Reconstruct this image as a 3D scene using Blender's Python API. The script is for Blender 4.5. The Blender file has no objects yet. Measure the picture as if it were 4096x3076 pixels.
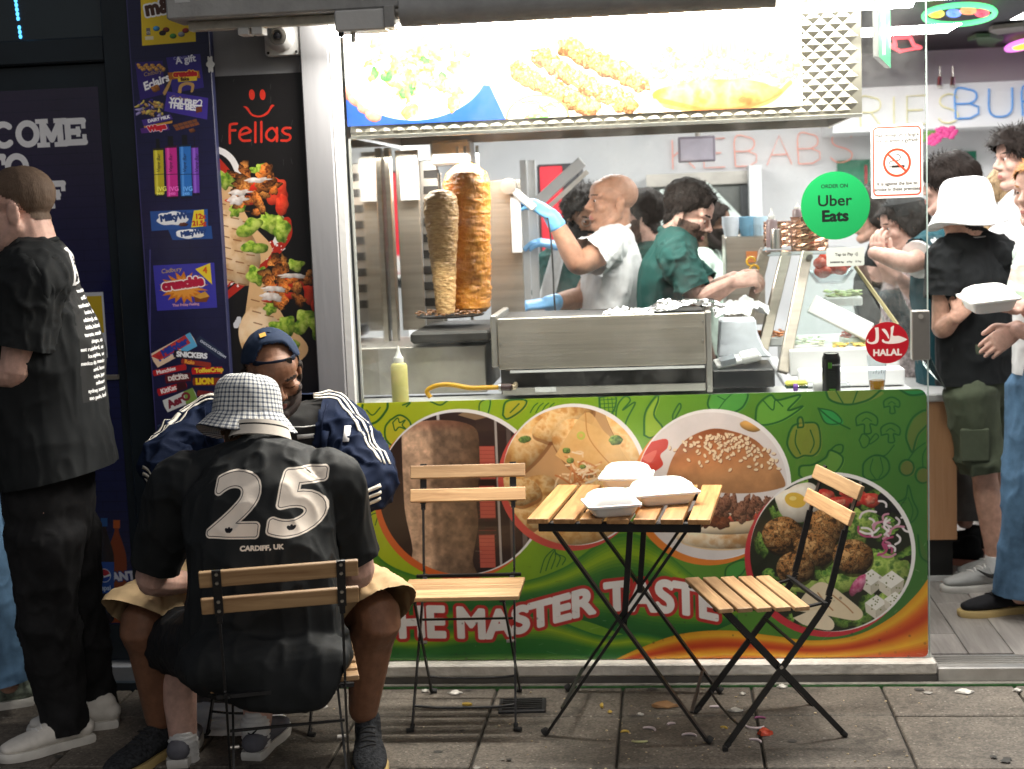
import bpy, math, random
import numpy as np
from mathutils import Vector, Matrix
from mathutils.bvhtree import BVHTree

SC = bpy.context.scene
COL = SC.collection
RAD = math.radians
random.seed(7)

# ------------------------------------------------------------------ camera, sky, sun, exposure
FPX, PITCH, YAW, ROLL, CAMH, CAMD = 5913.6, 0.1193, -0.107, -0.0394, 1.6343, 4.95
_cp, _sp, _cy, _sy = math.cos(PITCH), math.sin(PITCH), math.cos(YAW), math.sin(YAW)
_f = Vector((_sy * _cp, _cy * _cp, -_sp)); _r = Vector((_cy, -_sy, 0)); _u = _r.cross(_f)
_cr, _sr = math.cos(ROLL), math.sin(ROLL)
CR = _r * _cr + _u * _sr; CU = _u * _cr - _r * _sr; CF = _f
CAM = Vector((0, -CAMD, CAMH))
cam_d = bpy.data.cameras.new('camera'); cam = bpy.data.objects.new('camera', cam_d); COL.objects.link(cam)
cam.matrix_world = Matrix(((CR.x, CU.x, -CF.x, CAM.x), (CR.y, CU.y, -CF.y, CAM.y), (CR.z, CU.z, -CF.z, CAM.z), (0, 0, 0, 1)))
cam_d.sensor_width = 36; cam_d.lens = FPX * 36 / 4096; cam_d.clip_start = .05; cam_d.clip_end = 200
cam_d.dof.use_dof = True; cam_d.dof.focus_distance = 4.2; cam_d.dof.aperture_fstop = 4.0
SC.camera = cam

W = bpy.data.worlds.new('World'); SC.world = W; W.use_nodes = True
_n = W.node_tree.nodes; _bg = _n['Background']
_sky = _n.new('ShaderNodeTexSky'); _sky.sky_type = 'NISHITA'; _sky.sun_disc = False
SUN_EL, SUN_AZ = RAD(38), RAD(150)
_sky.sun_elevation = SUN_EL; _sky.sun_rotation = SUN_AZ; _sky.dust_density = 3; _sky.ozone_density = .6
_hs = _n.new('ShaderNodeHueSaturation'); _hs.inputs['Saturation'].default_value = .45
W.node_tree.links.new(_sky.outputs[0], _hs.inputs['Color']); W.node_tree.links.new(_hs.outputs[0], _bg.inputs[0])
_bg.inputs[1].default_value = .042

def sun_lamp():
    d = bpy.data.lights.new('sun', 'SUN'); d.energy = .20; d.angle = RAD(40); d.color = (1, .95, .88)
    o = bpy.data.objects.new('sun', d); COL.objects.link(o)
    v = Vector((math.sin(SUN_AZ) * math.cos(SUN_EL), math.cos(SUN_AZ) * math.cos(SUN_EL), math.sin(SUN_EL)))
    o.rotation_euler = (-v).to_track_quat('-Z', 'Y').to_euler()
sun_lamp()
def area(name, loc, size, power, direction, col=(1, .97, .92)):
    d = bpy.data.lights.new(name, 'AREA'); d.shape = 'RECTANGLE'; d.size, d.size_y = size; d.energy = power; d.color = col
    o = bpy.data.objects.new(name, d); COL.objects.link(o); o.location = loc
    o.rotation_euler = Vector(direction).to_track_quat('-Z', 'Y').to_euler()
    o.visible_camera = True
    return o
# the lit lamps of the place: the fluorescent strip over the window, the hood lamps and the ceiling panels of the shop, with one added by the doorway
L_STRIP, L_HOOD, L_CEIL = 84, 22, 54
strip_light = area('window_strip_light', (-.15, -.20, 2.205), (1.85, .05), L_STRIP, (0, -.30, -1), (1, .95, .86))
sign_light = area('sign_strip_light', (-.15, -.10, 2.31), (1.9, .06), 34, (0, .45, -.8), (1, .95, .86))
hood_light = area('hood_strip_light', (-.45, .62, 1.84), (1.2, .08), L_HOOD, (0, .1, -1), (1, .96, .9))
for _i, (_x, _y, _p) in enumerate(((-.5, 2.3, 1.0), (.9, 2.2, 1.0), (.75, .95, .55), (2.0, 1.8, .35), (1.45, .42, .55))):  # last panel is an added lamp that brightens the people in the doorway
    area('ceiling_panel_light', (_x, _y, 2.375), (.9, .35), L_CEIL * _p, (0, 0, -1), (1, .98, .95))

SC.view_settings.view_transform = 'Standard'; SC.view_settings.look = 'None'; SC.view_settings.gamma = 1
SC.view_settings.exposure = 0
SC.render.engine = 'CYCLES'
SC.cycles.use_denoising = True; SC.cycles.max_bounces = 6; SC.cycles.transparent_max_bounces = 12
SC.cycles.glossy_bounces = 3; SC.cycles.transmission_bounces = 6; SC.cycles.caustics_reflective = False; SC.cycles.caustics_refractive = False
SC.cycles.sample_clamp_indirect = 6

# ------------------------------------------------------------------ helpers
def V3(*a): return Vector(a)
def at(px, py, Y=None, Z=None):
    """point of the photograph (4096 x 3076) on a plane of the place"""
    d = CR * ((px - 2048) / FPX) - CU * ((py - 1538) / FPX) + CF
    t = (Y - CAM.y) / d.y if Y is not None else (Z - CAM.z) / d.z
    return CAM + d * t

MATS = {}
def nd(nt, typ, **k):
    n = nt.nodes.new(typ)
    for a, b in k.items():
        if a in ('in_',):
            for i, v in b.items(): n.inputs[i].default_value = v
        else: setattr(n, a, b)
    return n
def lin(c):
    return tuple(((x / 12.92) if x <= .04045 else ((x + .055) / 1.055) ** 2.4) for x in c)
def mat(name, col, rough=.6, metal=0, var=.12, scale=14, bump=0, bscale=60, spec=.5, emis=None, estr=0, coat=0, sss=0, alpha=1, stretch=None, sheen=0, rand=0, trans=0, ior=1.45):
    if name in MATS: return MATS[name]
    m = bpy.data.materials.new(name); m.use_nodes = True; nt = m.node_tree; L = nt.links.new
    b = nt.nodes['Principled BSDF']
    b.inputs['Roughness'].default_value = rough; b.inputs['Metallic'].default_value = metal
    b.inputs['Specular IOR Level'].default_value = spec; b.inputs['Coat Weight'].default_value = coat; b.inputs['Alpha'].default_value = alpha
    b.inputs['Subsurface Weight'].default_value = sss; b.inputs['Subsurface Radius'].default_value = (.012, .005, .003); b.inputs['Subsurface Scale'].default_value = 1.0
    b.inputs['Sheen Weight'].default_value = sheen; b.inputs['Transmission Weight'].default_value = trans; b.inputs['IOR'].default_value = ior
    tc = nd(nt, 'ShaderNodeTexCoord'); src = tc.outputs['Object']
    if stretch:
        mp = nd(nt, 'ShaderNodeMapping'); mp.inputs['Scale'].default_value = stretch; L(src, mp.inputs[0]); src = mp.outputs[0]
    n = nd(nt, 'ShaderNodeTexNoise', in_={'Scale': scale, 'Detail': 5, 'Roughness': .6}); L(src, n.inputs['Vector'])
    mx = nd(nt, 'ShaderNodeMix', data_type='RGBA')
    rmp = nd(nt, 'ShaderNodeMapRange', in_={1: .3, 2: .7}); L(n.outputs['Fac'], rmp.inputs[0]); L(rmp.outputs[0], mx.inputs[0])
    mx.inputs[6].default_value = (*[c * (1 - var) for c in col], 1); mx.inputs[7].default_value = (*[min(1, c * (1 + var)) for c in col], 1)
    out = mx.outputs[2]
    if rand:
        oi = nd(nt, 'ShaderNodeObjectInfo'); mr = nd(nt, 'ShaderNodeMapRange', in_={3: 1 - rand, 4: 1 + rand}); L(oi.outputs['Random'], mr.inputs[0])
        vm = nd(nt, 'ShaderNodeVectorMath', operation='SCALE'); L(out, vm.inputs[0]); L(mr.outputs[0], vm.inputs['Scale']); out = vm.outputs[0]
    L(out, b.inputs['Base Color'])
    if bump:
        n2 = nd(nt, 'ShaderNodeTexNoise', in_={'Scale': bscale, 'Detail': 4}); L(src, n2.inputs['Vector'])
        bp = nd(nt, 'ShaderNodeBump', in_={'Strength': bump, 'Distance': .01}); L(n2.outputs['Fac'], bp.inputs['Height']); L(bp.outputs[0], b.inputs['Normal'])
    if emis: b.inputs['Emission Color'].default_value = (*emis, 1); b.inputs['Emission Strength'].default_value = estr
    MATS[name] = m; return m

def wood(name, ca, cb, axis='x', rough=.45, rand=.18):
    if name in MATS: return MATS[name]
    m = bpy.data.materials.new(name); m.use_nodes = True; nt = m.node_tree; L = nt.links.new; b = nt.nodes['Principled BSDF']
    tc = nd(nt, 'ShaderNodeTexCoord'); oi = nd(nt, 'ShaderNodeObjectInfo')
    mp = nd(nt, 'ShaderNodeMapping'); mp.inputs['Scale'].default_value = {'x': (3, 40, 40), 'y': (40, 3, 40), 'z': (40, 40, 3)}[axis]
    off = nd(nt, 'ShaderNodeVectorMath', operation='SCALE'); off.inputs[0].default_value = (3, 7, 5); L(oi.outputs['Random'], off.inputs['Scale'])
    ad = nd(nt, 'ShaderNodeVectorMath', operation='ADD'); L(tc.outputs['Object'], ad.inputs[0]); L(off.outputs[0], ad.inputs[1]); L(ad.outputs[0], mp.inputs[0])
    n = nd(nt, 'ShaderNodeTexNoise', in_={'Scale': 1.0, 'Detail': 6, 'Roughness': .65, 'Distortion': .8}); L(mp.outputs[0], n.inputs['Vector'])
    cr = nd(nt, 'ShaderNodeValToRGB'); cr.color_ramp.elements[0].position = .3; cr.color_ramp.elements[0].color = (*ca, 1)
    cr.color_ramp.elements[1].position = .68; cr.color_ramp.elements[1].color = (*cb, 1)
    L(n.outputs['Fac'], cr.inputs[0])
    mr = nd(nt, 'ShaderNodeMapRange', in_={3: 1 - rand, 4: 1 + rand}); L(oi.outputs['Random'], mr.inputs[0])
    vm = nd(nt, 'ShaderNodeVectorMath', operation='SCALE'); L(cr.outputs[0], vm.inputs[0]); L(mr.outputs[0], vm.inputs['Scale'])
    L(vm.outputs[0], b.inputs['Base Color']); b.inputs['Roughness'].default_value = rough
    bp = nd(nt, 'ShaderNodeBump', in_={'Strength': .25, 'Distance': .004}); L(n.outputs['Fac'], bp.inputs['Height']); L(bp.outputs[0], b.inputs['Normal'])
    MATS[name] = m; return m

def glass_mat(name, refl=1.0, tint=(1, 1, 1), dirt=0.0, dscale=9):
    """thin pane: clear, mirror-like at its Fresnel strength, with a little dried dirt and grease"""
    if name in MATS: return MATS[name]
    m = bpy.data.materials.new(name); m.use_nodes = True; nt = m.node_tree; L = nt.links.new
    nt.nodes.remove(nt.nodes['Principled BSDF']); out = nt.nodes['Material Output']
    tr = nd(nt, 'ShaderNodeBsdfTransparent'); tr.inputs[0].default_value = (*tint, 1)
    gl = nd(nt, 'ShaderNodeBsdfGlossy', in_={'Roughness': .015})
    fr = nd(nt, 'ShaderNodeLayerWeight', in_={'Blend': .5}); pw = nd(nt, 'ShaderNodeMath', operation='POWER', in_={1: 5}); L(fr.outputs['Facing'], pw.inputs[0]); mu = nd(nt, 'ShaderNodeMath', operation='MULTIPLY_ADD', in_={1: .96 * refl, 2: .042 * refl}); L(pw.outputs[0], mu.inputs[0])
    ms = nd(nt, 'ShaderNodeMixShader'); L(mu.outputs[0], ms.inputs[0]); L(tr.outputs[0], ms.inputs[1]); L(gl.outputs[0], ms.inputs[2])
    o = ms.outputs[0]
    if dirt:
        tc = nd(nt, 'ShaderNodeTexCoord')
        n1 = nd(nt, 'ShaderNodeTexNoise', in_={'Scale': 3.2, 'Detail': 6, 'Roughness': .7}); L(tc.outputs['Object'], n1.inputs['Vector'])
        vo = nd(nt, 'ShaderNodeTexVoronoi', in_={'Scale': 55}); L(tc.outputs['Object'], vo.inputs['Vector'])
        m1 = nd(nt, 'ShaderNodeMapRange', in_={1: .48, 2: .78, 3: 0, 4: dirt}); L(n1.outputs['Fac'], m1.inputs[0])
        sp = nd(nt, 'ShaderNodeMapRange', in_={1: .10, 2: .04, 3: 0, 4: 3.0}); L(vo.outputs['Distance'], sp.inputs[0])
        ad = nd(nt, 'ShaderNodeMath', operation='ADD', in_={1: .35}); L(sp.outputs[0], ad.inputs[0])
        mm = nd(nt, 'ShaderNodeMath', operation='MULTIPLY', use_clamp=True); L(m1.outputs[0], mm.inputs[0]); L(ad.outputs[0], mm.inputs[1])
        df = nd(nt, 'ShaderNodeBsdfDiffuse'); df.inputs[0].default_value = (.85, .85, .82, 1)
        tl = nd(nt, 'ShaderNodeBsdfTranslucent'); tl.inputs[0].default_value = (.85, .85, .82, 1)
        mx0 = nd(nt, 'ShaderNodeMixShader', in_={0: .6}); L(df.outputs[0], mx0.inputs[1]); L(tl.outputs[0], mx0.inputs[2])
        m2 = nd(nt, 'ShaderNodeMixShader'); L(mm.outputs[0], m2.inputs[0]); L(o, m2.inputs[1]); L(mx0.outputs[0], m2.inputs[2]); o = m2.outputs[0]
    L(o, out.inputs[0]); MATS[name] = m; return m

def emit(name, col, strength):
    return mat(name, tuple(min(.9, c) for c in col), rough=.4, emis=col, estr=strength, var=.02)

# ---- objects
def link(name, me, parent=None, m=None):
    o = bpy.data.objects.new(name, me); COL.objects.link(o)
    if parent is not None: o.parent = parent
    if m is not None and me is not None:
        for x in (m if isinstance(m, (list, tuple)) else [m]): me.materials.append(x)
    return o
def tag(o, label, cat=None, group=None):
    o['label'] = label
    if cat: o['category'] = cat
    if group: o['group'] = group
    return o
def thing(name, label, cat, loc=(0, 0, 0), rotz=0, group=None):
    o = bpy.data.objects.new(name, None); COL.objects.link(o); o.location = loc; o.rotation_euler = (0, 0, rotz); o.empty_display_size = .1
    return tag(o, label, cat, group)
def struct(o):
    o['kind'] = 'structure'; return o
def stuff(o):
    o['kind'] = 'stuff'; return o
def kids(o): return [c for c in bpy.data.objects if c.parent is o]
def copy_tree(o, parent=None):
    c = o.copy(); COL.objects.link(c); c.parent = parent
    for k in CH.get(o.name, []): copy_tree(k, c)
    return c
CH = {}
def index_children():
    CH.clear()
    for o in bpy.data.objects:
        if o.parent: CH.setdefault(o.parent.name, []).append(o)
def dup(o, loc, rotz, label, group=None):
    index_children(); c = copy_tree(o); c.location = loc; c.rotation_euler = (0, 0, rotz); c['label'] = label
    if group: c['group'] = group
    return c

class MB:
    def __init__(s): s.v, s.f, s.mi, s.uv = [], [], [], None; s.cm = 0
    def add(s, vs, fs):
        b = len(s.v); s.v += [tuple(p) for p in vs]; s.f += [tuple(i + b for i in f) for f in fs]; s.mi += [s.cm] * len(fs); return s
    def box(s, c, d, rot=None):
        c = Vector(c); h = Vector(d) / 2; R = rot or Matrix.Identity(3)
        vs = [c + R @ Vector((x * h.x, y * h.y, z * h.z)) for x in (-1, 1) for y in (-1, 1) for z in (-1, 1)]
        return s.add(vs, [(0, 1, 3, 2), (4, 6, 7, 5), (0, 4, 5, 1), (2, 3, 7, 6), (0, 2, 6, 4), (1, 5, 7, 3)])
    def span(s, a, b):
        a, b = Vector(a), Vector(b); return s.box((a + b) / 2, (abs(b.x - a.x), abs(b.y - a.y), abs(b.z - a.z)))
    def bar(s, p0, p1, w, h, up=(0, 0, 1)):
        p0, p1 = Vector(p0), Vector(p1); d = (p1 - p0); L = d.length; z = d.normalized(); x = Vector(up).cross(z)
        if x.length < 1e-4: x = Vector((1, 0, 0)).cross(z)
        x.normalize(); y = z.cross(x); R = Matrix((x, y, z)).transposed()
        return s.box((p0 + p1) / 2, (w, h, L), R)
    def tube(s, pts, r, n=10, caps=True, closed=False):
        pts = [Vector(p) for p in pts]; N = len(pts); rr = r if isinstance(r, (list, tuple)) else [r] * N
        rings = []; nx = None
        for i, p in enumerate(pts):
            if closed: t = pts[(i + 1) % N] - pts[i - 1]
            else: t = pts[min(i + 1, N - 1)] - pts[max(i - 1, 0)]
            t.normalize()
            if nx is None: nx = t.orthogonal().normalized()
            else: nx = (nx - t * nx.dot(t)); nx = nx.normalized() if nx.length > 1e-6 else t.orthogonal().normalized()
            by = t.cross(nx)
            rings.append([p + (nx * math.cos(a) + by * math.sin(a)) * rr[i] for a in [2 * math.pi * k / n for k in range(n)]])
        return s.rings(rings, caps and not closed, closed)
    def rings(s, rings, caps=True, closed=False):
        n = len(rings[0]); vs = [p for r in rings for p in r]; fs = []; N = len(rings)
        for i in range(N if closed else N - 1):
            a, b = i * n, ((i + 1) % N) * n
            for k in range(n):
                k2 = (k + 1) % n; fs.append((a + k, a + k2, b + k2, b + k))
        if caps: fs.append(tuple(range(n - 1, -1, -1))); fs.append(tuple((N - 1) * n + k for k in range(n)))
        return s.add(vs, fs)
    def lathe(s, prof, c=(0, 0, 0), n=24, axis=None, caps=True):
        R = Vector((0, 0, 1)).rotation_difference(Vector(axis).normalized()).to_matrix() if axis else Matrix.Identity(3); c = Vector(c)
        return s.rings([[c + R @ Vector((r * math.cos(2 * math.pi * k / n), r * math.sin(2 * math.pi * k / n), z)) for k in range(n)] for r, z in prof], caps)
    def cyl(s, p0, p1, r, n=14, r1=None):
        p0, p1 = Vector(p0), Vector(p1); return s.lathe([(r, 0), (r if r1 is None else r1, (p1 - p0).length)], p0, n, p1 - p0)
    def ell(s, c, r, n=14, m=9, R=None):
        c = Vector(c); R = R or Matrix.Identity(3); rings = []
        for i in range(1, m):
            a = math.pi * i / m
            rings.append([c + R @ Vector((r[0] * math.sin(a) * math.cos(2 * math.pi * k / n), r[1] * math.sin(a) * math.sin(2 * math.pi * k / n), -r[2] * math.cos(a))) for k in range(n)])
        return s.rings(rings, True)
    def prism(s, pts, y0, y1):
        """outline in the x,z plane, pushed from y0 to y1"""
        n = len(pts); vs = [(x, y0, z) for x, z in pts] + [(x, y1, z) for x, z in pts]
        fs = [tuple(range(n)), tuple(range(2 * n - 1, n - 1, -1))] + [(i + n, (i + 1) % n + n, (i + 1) % n, i) for i in range(n)]
        return s.add(vs, fs)
    def build(s, name, m, parent=None, smooth=False, bevel=0, seg=1, loc=None):
        me = bpy.data.meshes.new(name); me.from_pydata([tuple(p) for p in s.v], [], s.f)
        o = link(name, me, parent, m)
        if len(set(s.mi)) > 1: me.polygons.foreach_set('material_index', s.mi)
        fixn(me)
        if smooth: me.polygons.foreach_set('use_smooth', [True] * len(me.polygons)); me.set_sharp_from_angle(angle=RAD(42))
        if bevel:
            b = o.modifiers.new('edge', 'BEVEL'); b.width = bevel; b.segments = seg; b.limit_method = 'ANGLE'; b.harden_normals = False
        if loc is not None: o.location = loc
        return o
def fixn(me):
    import bmesh
    bm = bmesh.new(); bm.from_mesh(me); bmesh.ops.recalc_face_normals(bm, faces=bm.faces); bm.to_mesh(me); bm.free()
def bx(name, c, d, m, parent=None, bevel=0, rot=None): return MB().box(c, d, rot).build(name, m, parent, bevel=bevel)
def sp(name, a, b, m, parent=None, bevel=0): return MB().span(a, b).build(name, m, parent, bevel=bevel)
def quad(name, corners, m, parent=None):
    """one printed sheet; corners tl, tr, br, bl"""
    me = bpy.data.meshes.new(name); me.from_pydata([tuple(c) for c in corners], [], [(3, 2, 1, 0)])
    uv = me.uv_layers.new(name='UVMap'); uv.data.foreach_set('uv', [0, 0, 1, 0, 1, 1, 0, 1])
    return link(name, me, parent, m)
def rrect(w, h, r, n=5, cx=0, cz=0):
    out = []
    for sx, sz, a0 in ((1, 1, 0), (-1, 1, 90), (-1, -1, 180), (1, -1, 270)):
        for k in range(n + 1):
            a = RAD(a0 + 90 * k / n); out.append((cx + sx * (w / 2 - r) + r * math.cos(a), cz + sz * (h / 2 - r) + r * math.sin(a)))
    return out
def catmull(pts, m=6):
    pts = [np.array(p, float) for p in pts]
    if len(pts) < 3: return [pts[0] + (pts[-1] - pts[0]) * t for t in np.linspace(0, 1, m + 1)]
    P = [2 * pts[0] - pts[1]] + pts + [2 * pts[-1] - pts[-2]]; out = []
    for i in range(1, len(P) - 2):
        a, b, c, d = P[i - 1:i + 3]
        for k in range(m):
            t = k / m; out.append(.5 * ((2 * b) + (c - a) * t + (2 * a - 5 * b + 4 * c - d) * t * t + (3 * b - a - 3 * c + d) * t ** 3))
    out.append(pts[-1]); return out
# ------------------------------------------------------------------ printed pictures, drawn by the script as arrays of colour
def vnoise(h, w, sc, seed):
    g = np.random.RandomState(abs(seed)); gh, gw = int(h / sc) + 3, int(w / sc) + 3; G = g.rand(gh, gw).astype(np.float32)
    y = np.arange(h) / sc; x = np.arange(w) / sc; yi = y.astype(int); xi = x.astype(int); fy = y - yi; fx = x - xi
    fy = (fy * fy * (3 - 2 * fy))[:, None]; fx = (fx * fx * (3 - 2 * fx))[None]
    a = G[yi][:, xi]; b = G[yi][:, xi + 1]; c = G[yi + 1][:, xi]; d = G[yi + 1][:, xi + 1]
    return (a * (1 - fx) + b * fx) * (1 - fy) + (c * (1 - fx) + d * fx) * fy
def fbm(h, w, sc, seed=0, oct=4, sy=None):
    out = 0; amp = 1; tot = 0
    for o in range(oct):
        s = max(sc / 2 ** o, 1.2); out = out + amp * vnoise(h, w, s, seed + o * 17); tot += amp; amp *= .55
    return out / tot

_GL = {}
def glyph_contours(txt):
    """outlines of a line of text in the built-in font, height of a capital = about .7"""
    if txt in _GL: return _GL[txt]
    c = bpy.data.curves.new('lettering', 'FONT'); c.body = txt; o = bpy.data.objects.new('lettering', c); COL.objects.link(o)
    dg = bpy.context.evaluated_depsgraph_get(); cu = o.to_curve(dg); res = []
    for sp_ in cu.splines:
        P = sp_.bezier_points; pts = []
        if not len(P): continue
        for i in range(len(P)):
            a, b = P[i], P[(i + 1) % len(P)]
            p0, p1, p2, p3 = (np.array(q[:2]) for q in (a.co, a.handle_right, b.handle_left, b.co))
            n = 1 if np.linalg.norm(p1 - p0 - (p3 - p0) / 3) + np.linalg.norm(p2 - p3 + (p3 - p0) / 3) < 2e-3 else 6
            for k in range(n):
                t = k / n; pts.append((1 - t) ** 3 * p0 + 3 * (1 - t) ** 2 * t * p1 + 3 * (1 - t) * t * t * p2 + t ** 3 * p3)
        res.append(np.array(pts))
    o.to_curve_clear(); bpy.data.objects.remove(o); bpy.data.curves.remove(c)
    _GL[txt] = res; return res

class Cv:
    def __init__(s, w, h, col):
        s.w, s.h = w, h; s.a = np.empty((h, w, 3), np.float32); s.a[:] = np.array(col, np.float32)
    def _bb(s, x0, y0, x1, y1, pad=2):
        return max(0, int(x0) - pad), max(0, int(y0) - pad), min(s.w, int(x1) + pad + 1), min(s.h, int(y1) + pad + 1)
    def put(s, bb, mask, col):
        x0, y0, x1, y1 = bb
        if x1 <= x0 or y1 <= y0: return
        m = mask[..., None]; R = s.a[y0:y1, x0:x1]; R[:] = R * (1 - m) + np.asarray(col, np.float32) * m
    def fillmask(s, cons, ss=3):
        A = np.concatenate(cons); bb = s._bb(A[:, 0].min(), A[:, 1].min(), A[:, 0].max(), A[:, 1].max())
        x0, y0, x1, y1 = bb
        if x1 <= x0 or y1 <= y0: return bb, np.zeros((0, 0), np.float32)
        W_, H_ = (x1 - x0) * ss, (y1 - y0) * ss; acc = np.zeros((H_, W_ + 1), np.int32)
        E0 = np.concatenate([c for c in cons]); E1 = np.concatenate([np.roll(c, -1, 0) for c in cons])
        ys = y0 + (np.arange(H_) + .5) / ss
        for (ax, ay), (bx_, by) in zip(E0, E1):
            if ay == by: continue
            lo, hi = (ay, by) if ay < by else (by, ay)
            i0 = int(max(0, math.ceil((lo - y0) * ss - .5))); i1 = int(min(H_ - 1, math.ceil((hi - y0) * ss - .5) - 1))
            if i1 < i0: continue
            yy = ys[i0:i1 + 1]; xx = ax + (yy - ay) * (bx_ - ax) / (by - ay)
            xi = np.clip(np.ceil((xx - x0) * ss - .5).astype(int), 0, W_)
            acc[np.arange(i0, i1 + 1), xi] += 1
        m = (np.cumsum(acc, 1)[:, :W_] & 1).astype(np.float32)
        return bb, m.reshape(y1 - y0, ss, x1 - x0, ss).mean((1, 3))
    def poly(s, pts, col, alpha=1):
        bb, m = s.fillmask([np.array(pts, float)]); s.put(bb, m * alpha, col); return s
    def line(s, pts, w, col, alpha=1, closed=False):
        P = np.array(pts, float)
        if closed: P = np.vstack([P, P[:1]])
        bb = s._bb(P[:, 0].min() - w, P[:, 1].min() - w, P[:, 0].max() + w, P[:, 1].max() + w); x0, y0, x1, y1 = bb
        if x1 <= x0 or y1 <= y0: return s
        X, Y = np.meshgrid(np.arange(x0, x1) + .5, np.arange(y0, y1) + .5); D = np.full(X.shape, 1e9, np.float32)
        for a, b in zip(P[:-1], P[1:]):
            d = b - a; L2 = max((d * d).sum(), 1e-9); t = np.clip(((X - a[0]) * d[0] + (Y - a[1]) * d[1]) / L2, 0, 1)
            D = np.minimum(D, np.hypot(X - a[0] - t * d[0], Y - a[1] - t * d[1]))
        s.put(bb, np.clip(w / 2 + .5 - D, 0, 1) * alpha, col); return s
    def curve(s, pts, w, col, alpha=1, closed=False):
        return s.line(catmull(list(pts) + ([pts[0]] if closed else []), 6), w, col, alpha)
    def cpoly(s, pts, col, alpha=1):
        return s.poly(catmull(list(pts) + [pts[0]], 6)[:-1], col, alpha)
    def ell(s, cx, cy, rx, ry=None, col=(0, 0, 0), alpha=1, rot=0):
        ry = ry or rx; a = np.linspace(0, 2 * math.pi, 60, endpoint=False); c, n = math.cos(rot), math.sin(rot)
        x, y = rx * np.cos(a), ry * np.sin(a); return s.poly(np.stack([cx + c * x - n * y, cy + n * x + c * y], 1), col, alpha)
    def rect(s, x0, y0, x1, y1, col, alpha=1): return s.poly([(x0, y0), (x1, y0), (x1, y1), (x0, y1)], col, alpha)
    def blob(s, cx, cy, rx, ry, cols, seed=0, edge=.08, sc=None, rot=0, light=(-.5, -.7), shade=.35, contrast=1.0, clip=None, alpha=1, dots=None):
        """a piece of food: uneven outline, mottled between the colours, rounded by light from one side"""
        R = max(rx, ry) * 1.3; bb = s._bb(cx - R, cy - R, cx + R, cy + R); x0, y0, x1, y1 = bb
        if x1 - x0 < 2 or y1 - y0 < 2: return s
        X, Y = np.meshgrid(np.arange(x0, x1) + .5 - cx, np.arange(y0, y1) + .5 - cy); c, n = math.cos(rot), math.sin(rot)
        u = (c * X + n * Y) / rx; v = (-n * X + c * Y) / ry; th = np.arctan2(v, u); r = np.hypot(u, v)
        g = np.random.RandomState(abs(seed)); wob = 0
        for k in range(2, 9): wob = wob + g.randn() / k * np.cos(k * th + g.rand() * 6.3)
        r = r / (1 + edge * wob); m = np.clip((1 - r) * min(rx, ry) + .5, 0, 1) * alpha
        if clip is not None: m = m * clip[y0:y1, x0:x1]
        h, w = X.shape; t = fbm(h, w, sc or max(rx, ry) * .35, seed + 3, 5); t = np.clip((t - .5) * 2.2 * contrast + .5, 0, 1)
        C = np.array(cols, np.float32); k = t * (len(C) - 1); i = np.clip(k.astype(int), 0, max(len(C) - 2, 0)); f = (k - i)[..., None]
        colr = C[i] * (1 - f) + C[np.minimum(i + 1, len(C) - 1)] * f
        sh = 1 + shade * np.clip(u * light[0] + v * light[1], -1, 1) - shade * .6 * np.clip(r, 0, 1) ** 3
        s.put(bb, m, np.clip(colr * sh[..., None], 0, 1)); return s
    def text(s, txt, x, y, h, col, bold=0, wx=1, rot=0, shear=0, anchor='l', alpha=1, outline=None, warp=None):
        """x, y = baseline start in pixels, h = height of a capital in pixels"""
        cons = glyph_contours(txt)
        if not cons: return s
        k = h / .69; A = np.concatenate(cons); W_ = A[:, 0].max() * k * wx; ox = {'l': 0, 'c': -W_ / 2, 'r': -W_}[anchor]
        c, n = math.cos(rot), math.sin(rot); out = []
        for q in cons:
            px = q[:, 0] * k * wx + q[:, 1] * k * shear + ox; py = -q[:, 1] * k
            if warp: px, py = warp(px, py)
            out.append(np.stack([x + c * px - n * py, y + n * px + c * py], 1))
        if outline:
            for q in out: s.line(q, 2 * outline[0] + bold, outline[1], alpha, True)
        if bold:
            for q in out: s.line(q, bold, col, alpha, True)
        bb, m = s.fillmask(out); s.put(bb, m * alpha, col); return s
    def noise(s, amp, sc, seed=0):
        s.a *= (1 + amp * (fbm(s.h, s.w, sc, seed)[..., None] - .5) * 2); return s
    def image(s, name):
        im = bpy.data.images.new(name, s.w, s.h); b = np.ones((s.h, s.w, 4), np.float32); b[..., :3] = np.clip(s.a[::-1], 0, 1)
        im.pixels.foreach_set(b.ravel()); im.pack(); return im

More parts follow.
